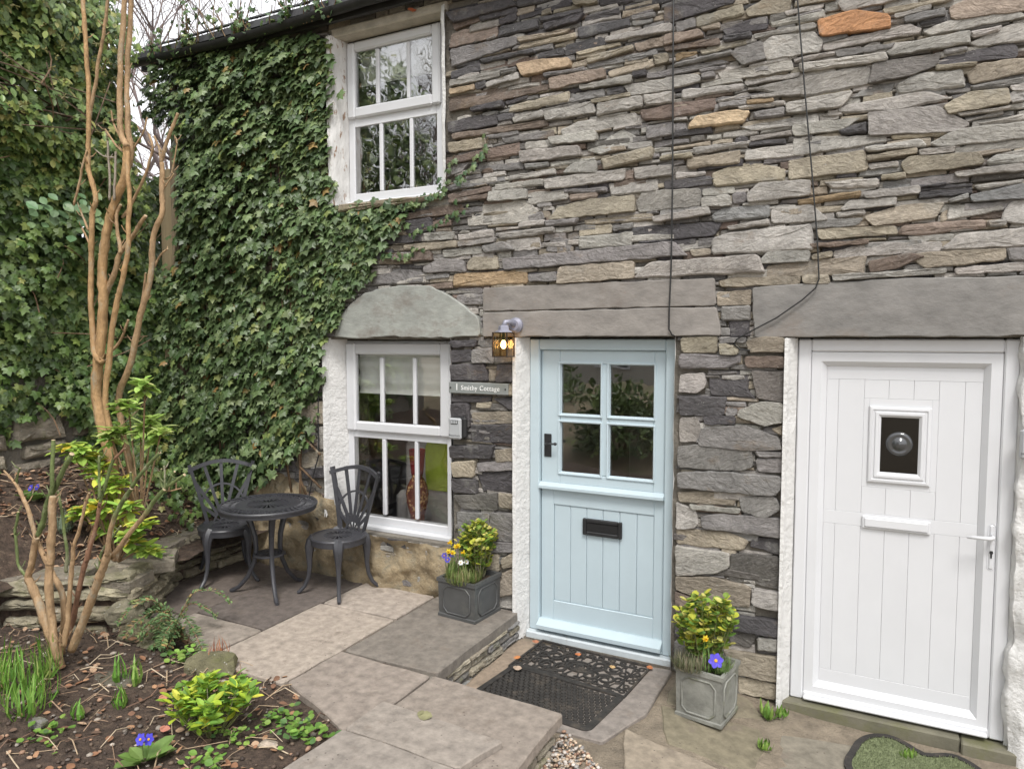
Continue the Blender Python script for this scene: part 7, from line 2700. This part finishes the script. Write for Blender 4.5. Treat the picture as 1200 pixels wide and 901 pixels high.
tuft('grass', 'bright green grass tuft in front of the tall grass clump', 'grass', (-3.75, -2.42, bed_h(-3.75, -2.42)), 70, .20, .011, .12, [(.13, .27, .04), (.2, .34, .06)], (4, 3), .9)
for (x, y, n, l, lab) in ((-3.66, -1.98, 12, .17, 'pair of pale green bulb shoots beside the pruned shrub'), (-3.56, -1.95, 12, .16, 'thick bulb shoots in soil next to the flat brown stone'), (-3.44, -2.12, 14, .13, 'small grassy bulb shoots near the lime green shrub'), (-3.50, -2.30, 10, .10, 'short grassy shoots behind the blue primrose')):
    tuft('bulb_shoots', lab, 'plant', (x, y, bed_h(x, y)), n, l, .016, .025, [(.16, .33, .05), (.28, .42, .10)], (3, 1), .4)
primrose((-2.915, -2.36, bed_h(-2.915, -2.36)), 'violet blue primrose with pale green leaves at the bed front', 1.2, True, R(8), 2, .11)
primrose((-5.55, -1.35, terrace_h(-5.55, -1.35)), 'blue primrose among dry leaves on the terrace bed', 1.1, True, 0, 2, .10)
tuft('grass', 'grey green grassy clump on the terrace bed', 'grass', (-5.25, -1.32, terrace_h(-5.25, -1.32)), 90, .16, .007, .06, [(.16, .22, .15), (.22, .28, .2)], (1, 1), 1.0)


def frond_shrub(c, label, n=15, L0=.30):
    p = thing('fern_shrub', label, 'shrub', c, 0)
    L = Leaves()
    for k in range(n):
        a = R(-95) + NR.normal(0, .95)
        q = NR.uniform(.55, 1.0) * L0
        el = NR.uniform(.25, 1.25)
        pts = smooth_path([(0, 0, .02), (q * .4 * math.cos(a), q * .4 * math.sin(a), q * .55 * el + .06), (q * .85 * math.cos(a), q * .85 * math.sin(a), q * .75 * el), (q * 1.15 * math.cos(a), q * 1.15 * math.sin(a), q * .62 * el - .03)], 6)
        m = MB()
        m.tube(pts, .003, 4, (.28, .17, .09))
        m.obj('stem', M['bark'], p)
        P = []
        D = []
        for i in range(3, len(pts)):
            d = np.array((pts[i] - pts[i - 1]).normalized())
            s = np.array((-math.sin(a), math.cos(a), 0))
            for sg in (-1, 1):
                for _ in range(2):
                    P.append(np.array(pts[i]) + NR.normal(0, .006, 3))
                    D.append(s * sg + d * .5 + np.array((0, 0, NR.uniform(-.1, .4))))
        kk = len(P)
        L.add(OVAL_V, OVAL_F, np.array(P), np.array(D), np.tile((0, -.2, 1.0), (kk, 1)) + NR.normal(0, .2, (kk, 3)), NR.uniform(.022, .045, kk), tints(kk, [(.12, .20, .08), (.18, .27, .11), (.26, .30, .12), (.42, .28, .12)], (4, 4, 2, .4)), .8)
    L.obj('foliage', M['softleaf'], p, kind='stuff')
    return p


frond_shrub((-4.02, -1.36, .10), 'feathery grey green shrub arching over the terrace wall foot')
frond_shrub((-3.80, -1.44, .06), 'low feathery shrub spilling from the bed onto the patio corner', 11, .24)
for (x, y, s, lab) in ((-2.66, -1.80, .035, 'small clover leaved seedlings at the slab corner'), (-2.50, -1.86, .035, 'light green seedlings beside the pale pinkish stone'), (-3.60, -1.62, .04, 'bright green columbine leaves under the feathery shrub'), (-2.72, -2.02, .03, 'tiny green weeds in soil before the mossy rock'), (-2.40, -1.86, .04, 'broad leaved seedling against the slab edge'),
                       (-3.42, -2.50, .035, 'light green weeds beside the small grey stone'), (-2.62, -2.28, .035, 'dull green ground weed beside the blue primrose'), (-4.62, -1.06, .04, 'green leafy weed on the terrace wall top by the chair')):
    n = 34
    L = Leaves()
    a = NR.uniform(0, 6.28, n)
    zz = (bed_h(x, y) if x > -4.5 else .42)
    P = np.column_stack([x + NR.normal(0, .055, n), y + NR.normal(0, .05, n), zz + NR.uniform(.01, .06, n)])
    L.add(OVAL_V, OVAL_F, P, np.column_stack([np.cos(a), np.sin(a), NR.uniform(-.1, .4, n)]), np.tile((0, -.2, 1.0), (n, 1)) + NR.normal(0, .25, (n, 3)), NR.uniform(s * .7, s * 1.2, n), tints(n, [(.15, .28, .05), (.24, .38, .08), (.11, .2, .07)], (3, 2, 1)), 1.8)
    tag(L.obj('seedlings', M['softleaf'], kind='stuff'), lab, 'plant')
# dandelion and moss in the landing joints
for (x, y, lab) in ((-.53, -.22, 'dandelion leaves growing at the foot of the pier by the white door'), (-.50, -.55, 'green weeds in the joint between two flagstones'), (-.47, -.16, 'small round leaved weed against the white door frame'), (.16, -.24, 'tiny seedling by the step above the green mat')):
    tuft('weed', lab, 'plant', (x, y, lz(x, y) + .01), 22, .10 if 'dande' in lab else .05, .022, .03, [(.15, .27, .05), (.22, .33, .07)], (1, 1), 1.6)

# dry litter, twigs and pebbles on soil and paving
m = MB()


def bed_pos():
    while True:
        x, y = RN.uniform(-4.8, -2.25), RN.uniform(-3.0, -1.3)
        if x < -2.3 - .9 * max(0, (y + 1.75)) * 1.4 and y < -1.5 - .12 * (x + 2.9):
            return x, y, bed_h(x, y) + .006


pebbles(m, 900, bed_pos, .004, .014, [(.09, .062, .045), (.12, .085, .06), (.06, .042, .032)], .8)
pebbles(m, 380, bed_pos, .006, .020, [(.30, .26, .22), (.2, .17, .14), (.42, .36, .3), (.33, .2, .13), (.12, .1, .085)])
g = m.obj('pebbles', M['gravelm'], kind='stuff', smooth=True)
tag(g, 'crumbs of earth and small stones over the lower bed', 'soil crumbs')
m = MB()
for k in range(480):
    if k < 260:
        x, y, z = bed_pos()
    else:
        x, y = RN.uniform(-5.9, -4.9), RN.uniform(-1.6, -.3)
        z = terrace_h(x, y) + .008
    a = RN.uniform(0, 6.28)
    l = RN.uniform(.05, .22)
    dz = RN.uniform(-.01, .05)
    c = RN.choice([(.30, .2, .13), (.42, .31, .2), (.2, .12, .08), (.5, .4, .28)])
    m.tube([(x, y, z), (x + l * .5 * math.cos(a) + RN.uniform(-.01, .01), y + l * .5 * math.sin(a), z + dz), (x + l * math.cos(a), y + l * math.sin(a), z + RN.uniform(0, .02))], RN.uniform(.0015, .0035), 4, c, cap=False)
g = m.obj('twigs', M['litter'], kind='stuff')
tag(g, 'fallen dry twigs lying over the garden beds', 'twigs')
L = Leaves()
for k in range(1000):
    if k < 380:
        x, y, z = bed_pos()
    else:
        x, y = RN.uniform(-5.9, -4.88), RN.uniform(-1.65, -.2)
        z = terrace_h(x, y) + .012
    a = RN.uniform(0, 6.28)
    L.add(OVAL_V, OVAL_F, [(x, y, z + RN.uniform(0, .015))], [(math.cos(a), math.sin(a), RN.uniform(-.1, .4))], [(RN.gauss(0, .4), RN.gauss(0, .4), 1)], RN.uniform(.022, .055), [RN.choice([(.26, .13, .07), (.36, .2, .11), (.19, .1, .06), (.42, .28, .18), (.12, .075, .05)])], 1.5)
g = L.obj('leaf_litter', M['litter'], kind='stuff')
tag(g, 'brown dead leaves littering the garden beds', 'leaf litter')
for (x, y, z, s, c, a, lab) in ((-1.985, -1.555, .1335, .075, (.22, .21, .11), .3, 'curled dull green fallen leaf on the front slab'), (-1.72, -.165, -.062, .035, (.42, .14, .05), .9, 'orange brown leaf on the scrollwork mat'), (-1.47, -.225, -.062, .034, (.45, .3, .14), .2, 'pale tan leaf on the scrollwork mat'),
                                (-1.235, -.10, -.075, .045, (.40, .15, .06), 2.9, 'rust brown leaf at the right end of the blue door threshold'), (-2.04, -.38, -.068, .045, (.50, .2, .07), 1.9, 'orange leaf beside the scrollwork mat'), (-2.06, -.10, -.07, .04, (.36, .15, .08), .7, 'rust leaf in the corner by the blue door'),
                                (-1.99, -.52, -.062, .05, (.36, .27, .2), .5, 'pale brown leaf on the lattice mat'), (-3.05, -2.18, .10, .05, (.48, .2, .14), .5, 'pinkish fallen leaf on soil by the lime green shrub'), (-3.33, -1.98, .10, .055, (.45, .2, .12), .1, 'reddish leaf on soil behind the lime green shrub'),
                                (-3.04, -.045, 4.27, .06, (.40, .10, .04), -1.4, 'red brown leaf caught above the upper window')):
    L = Leaves()
    L.add(OVAL_V, OVAL_F, [(x, y, z), (x, y, z + .001)], [(math.cos(a), math.sin(a), .12), (math.cos(a + 1.2), math.sin(a + 1.2), .25)], [(.1, -.3, 1), (-.2, -.1, 1)], [s, s * .6], [c, c], 1.7)
    tag(L.obj('fallen_leaf', M['litter']), lab, 'leaf')
tuft('dead_stems', 'reddish brown dead stems behind the mossy rock', 'plant', (-3.42, -1.52, .07), 26, .17, .008, .05, [(.30, .10, .05), (.4, .17, .08)], (1, 1), .8, mt=M['litter'])

# ------------------------------------------------------------------ the garden and lane behind the viewer, seen only in the glass
bare_tree((-3.5, -15.0, -.4), .20, 4.2, 5, 21, 'tall leafless tree across the lane reflected in the upper window', (.13, .10, .08), spread=.5)
bare_tree((-8.0, -12.0, -.4), .18, 3.8, 5, 22, 'broad leafless tree across the garden reflected in the window glass', (.12, .095, .075), spread=.55)
bare_tree((-11.5, -14.5, -.4), .18, 4.0, 5, 23, 'leafless tree beyond the garden reflected in the panes', (.12, .095, .075), spread=.55)


def bank_h(x, y):
    return -.45 + 1.25 * sstep(-5.2, -9.0, y + .25 * x) + .12 * fbm(x * .8, y * .8, 3)


sheet('bank', -14, -.5, -12.5, -4.9, lambda x, y: bank_h(x, y) - 1.2 * sstep(-2.2, -.6, x), mat('earth_bank', (0.30, .24, .16), .95, .4, 3, .3, 30, patch=((.12, .20, .05), 2, .5, .2)), 40, 30)
for (x, y, s, lab) in ((-3.7, -6.3, .8, 'dark evergreen garden bush reflected in the blue door panes'), (-6.0, -7.6, 1.1, 'large evergreen bush on the bank reflected in the lower window')):
    p = thing('garden_bush', lab, 'shrub', (x, y, bank_h(x, y) - .05), 0)
    n = 2600
    d = unit(NR.normal(0, 1, (n, 3)))
    d[:, 2] = np.abs(d[:, 2]) * 1.3
    P = d * (s * NR.uniform(.55, 1.0, (n, 1))) * (1 + .25 * fbmv(d, 2.2)[:, None])
    L = Leaves()
    L.add(OVAL_V, OVAL_F, P, d + NR.normal(0, .6, (n, 3)), d + (0, 0, .6), NR.uniform(.06, .11, n), tints(n, G1, (4, 5, 3, 1, 0)), 1.5)
    L.obj('foliage', M['leaf'], p, kind='stuff')
    m = MB()
    for k in range(9):
        m.tube([(0, 0, -.1), tuple(P[k * 40] * .5), tuple(P[k * 40])], [.03, .02, .008], 5, (.14, .1, .07))
    m.obj('stem', M['bark'], p)
oh = thing('neighbouring_house', 'cream rendered house with white windows reflected in the blue door glass', 'house', (-8.5, -19.0, -.45))
OFF[oh.name] = Vector((-8.5, -19.0, -.45))
m = MB()
m.box(-13.0, -4.0, -24.0, -19.0, -.45, 5.2)
m.obj('wall', M['opposite'], oh)
m = MB()
m.add([(-13.4, -24.4, 5.1), (-3.6, -24.4, 5.1), (-3.6, -18.6, 5.1), (-13.4, -18.6, 5.1), (-13.4, -21.5, 7.6), (-3.6, -21.5, 7.6)], [(0, 1, 5, 4), (2, 3, 4, 5), (1, 2, 5), (3, 0, 4), (3, 2, 1, 0)])
m.obj('roof', M['roofslate'], oh)
for x in (-11.6, -9.0, -6.4):
    for z in (.9, 3.4):
        m = MB()
        frame_box(m, x, x + 1.3, z, z + 1.3, .1, -19.0, -18.93, .01)
        m.box(x + .6, x + .7, -19.0, -18.94, z + .1, z + 1.2)
        wf = m.obj('window', M['upvc'], oh)
        pane(wf, x + .1, x + 1.2, z + .1, z + 1.2, -18.985, M['black'])
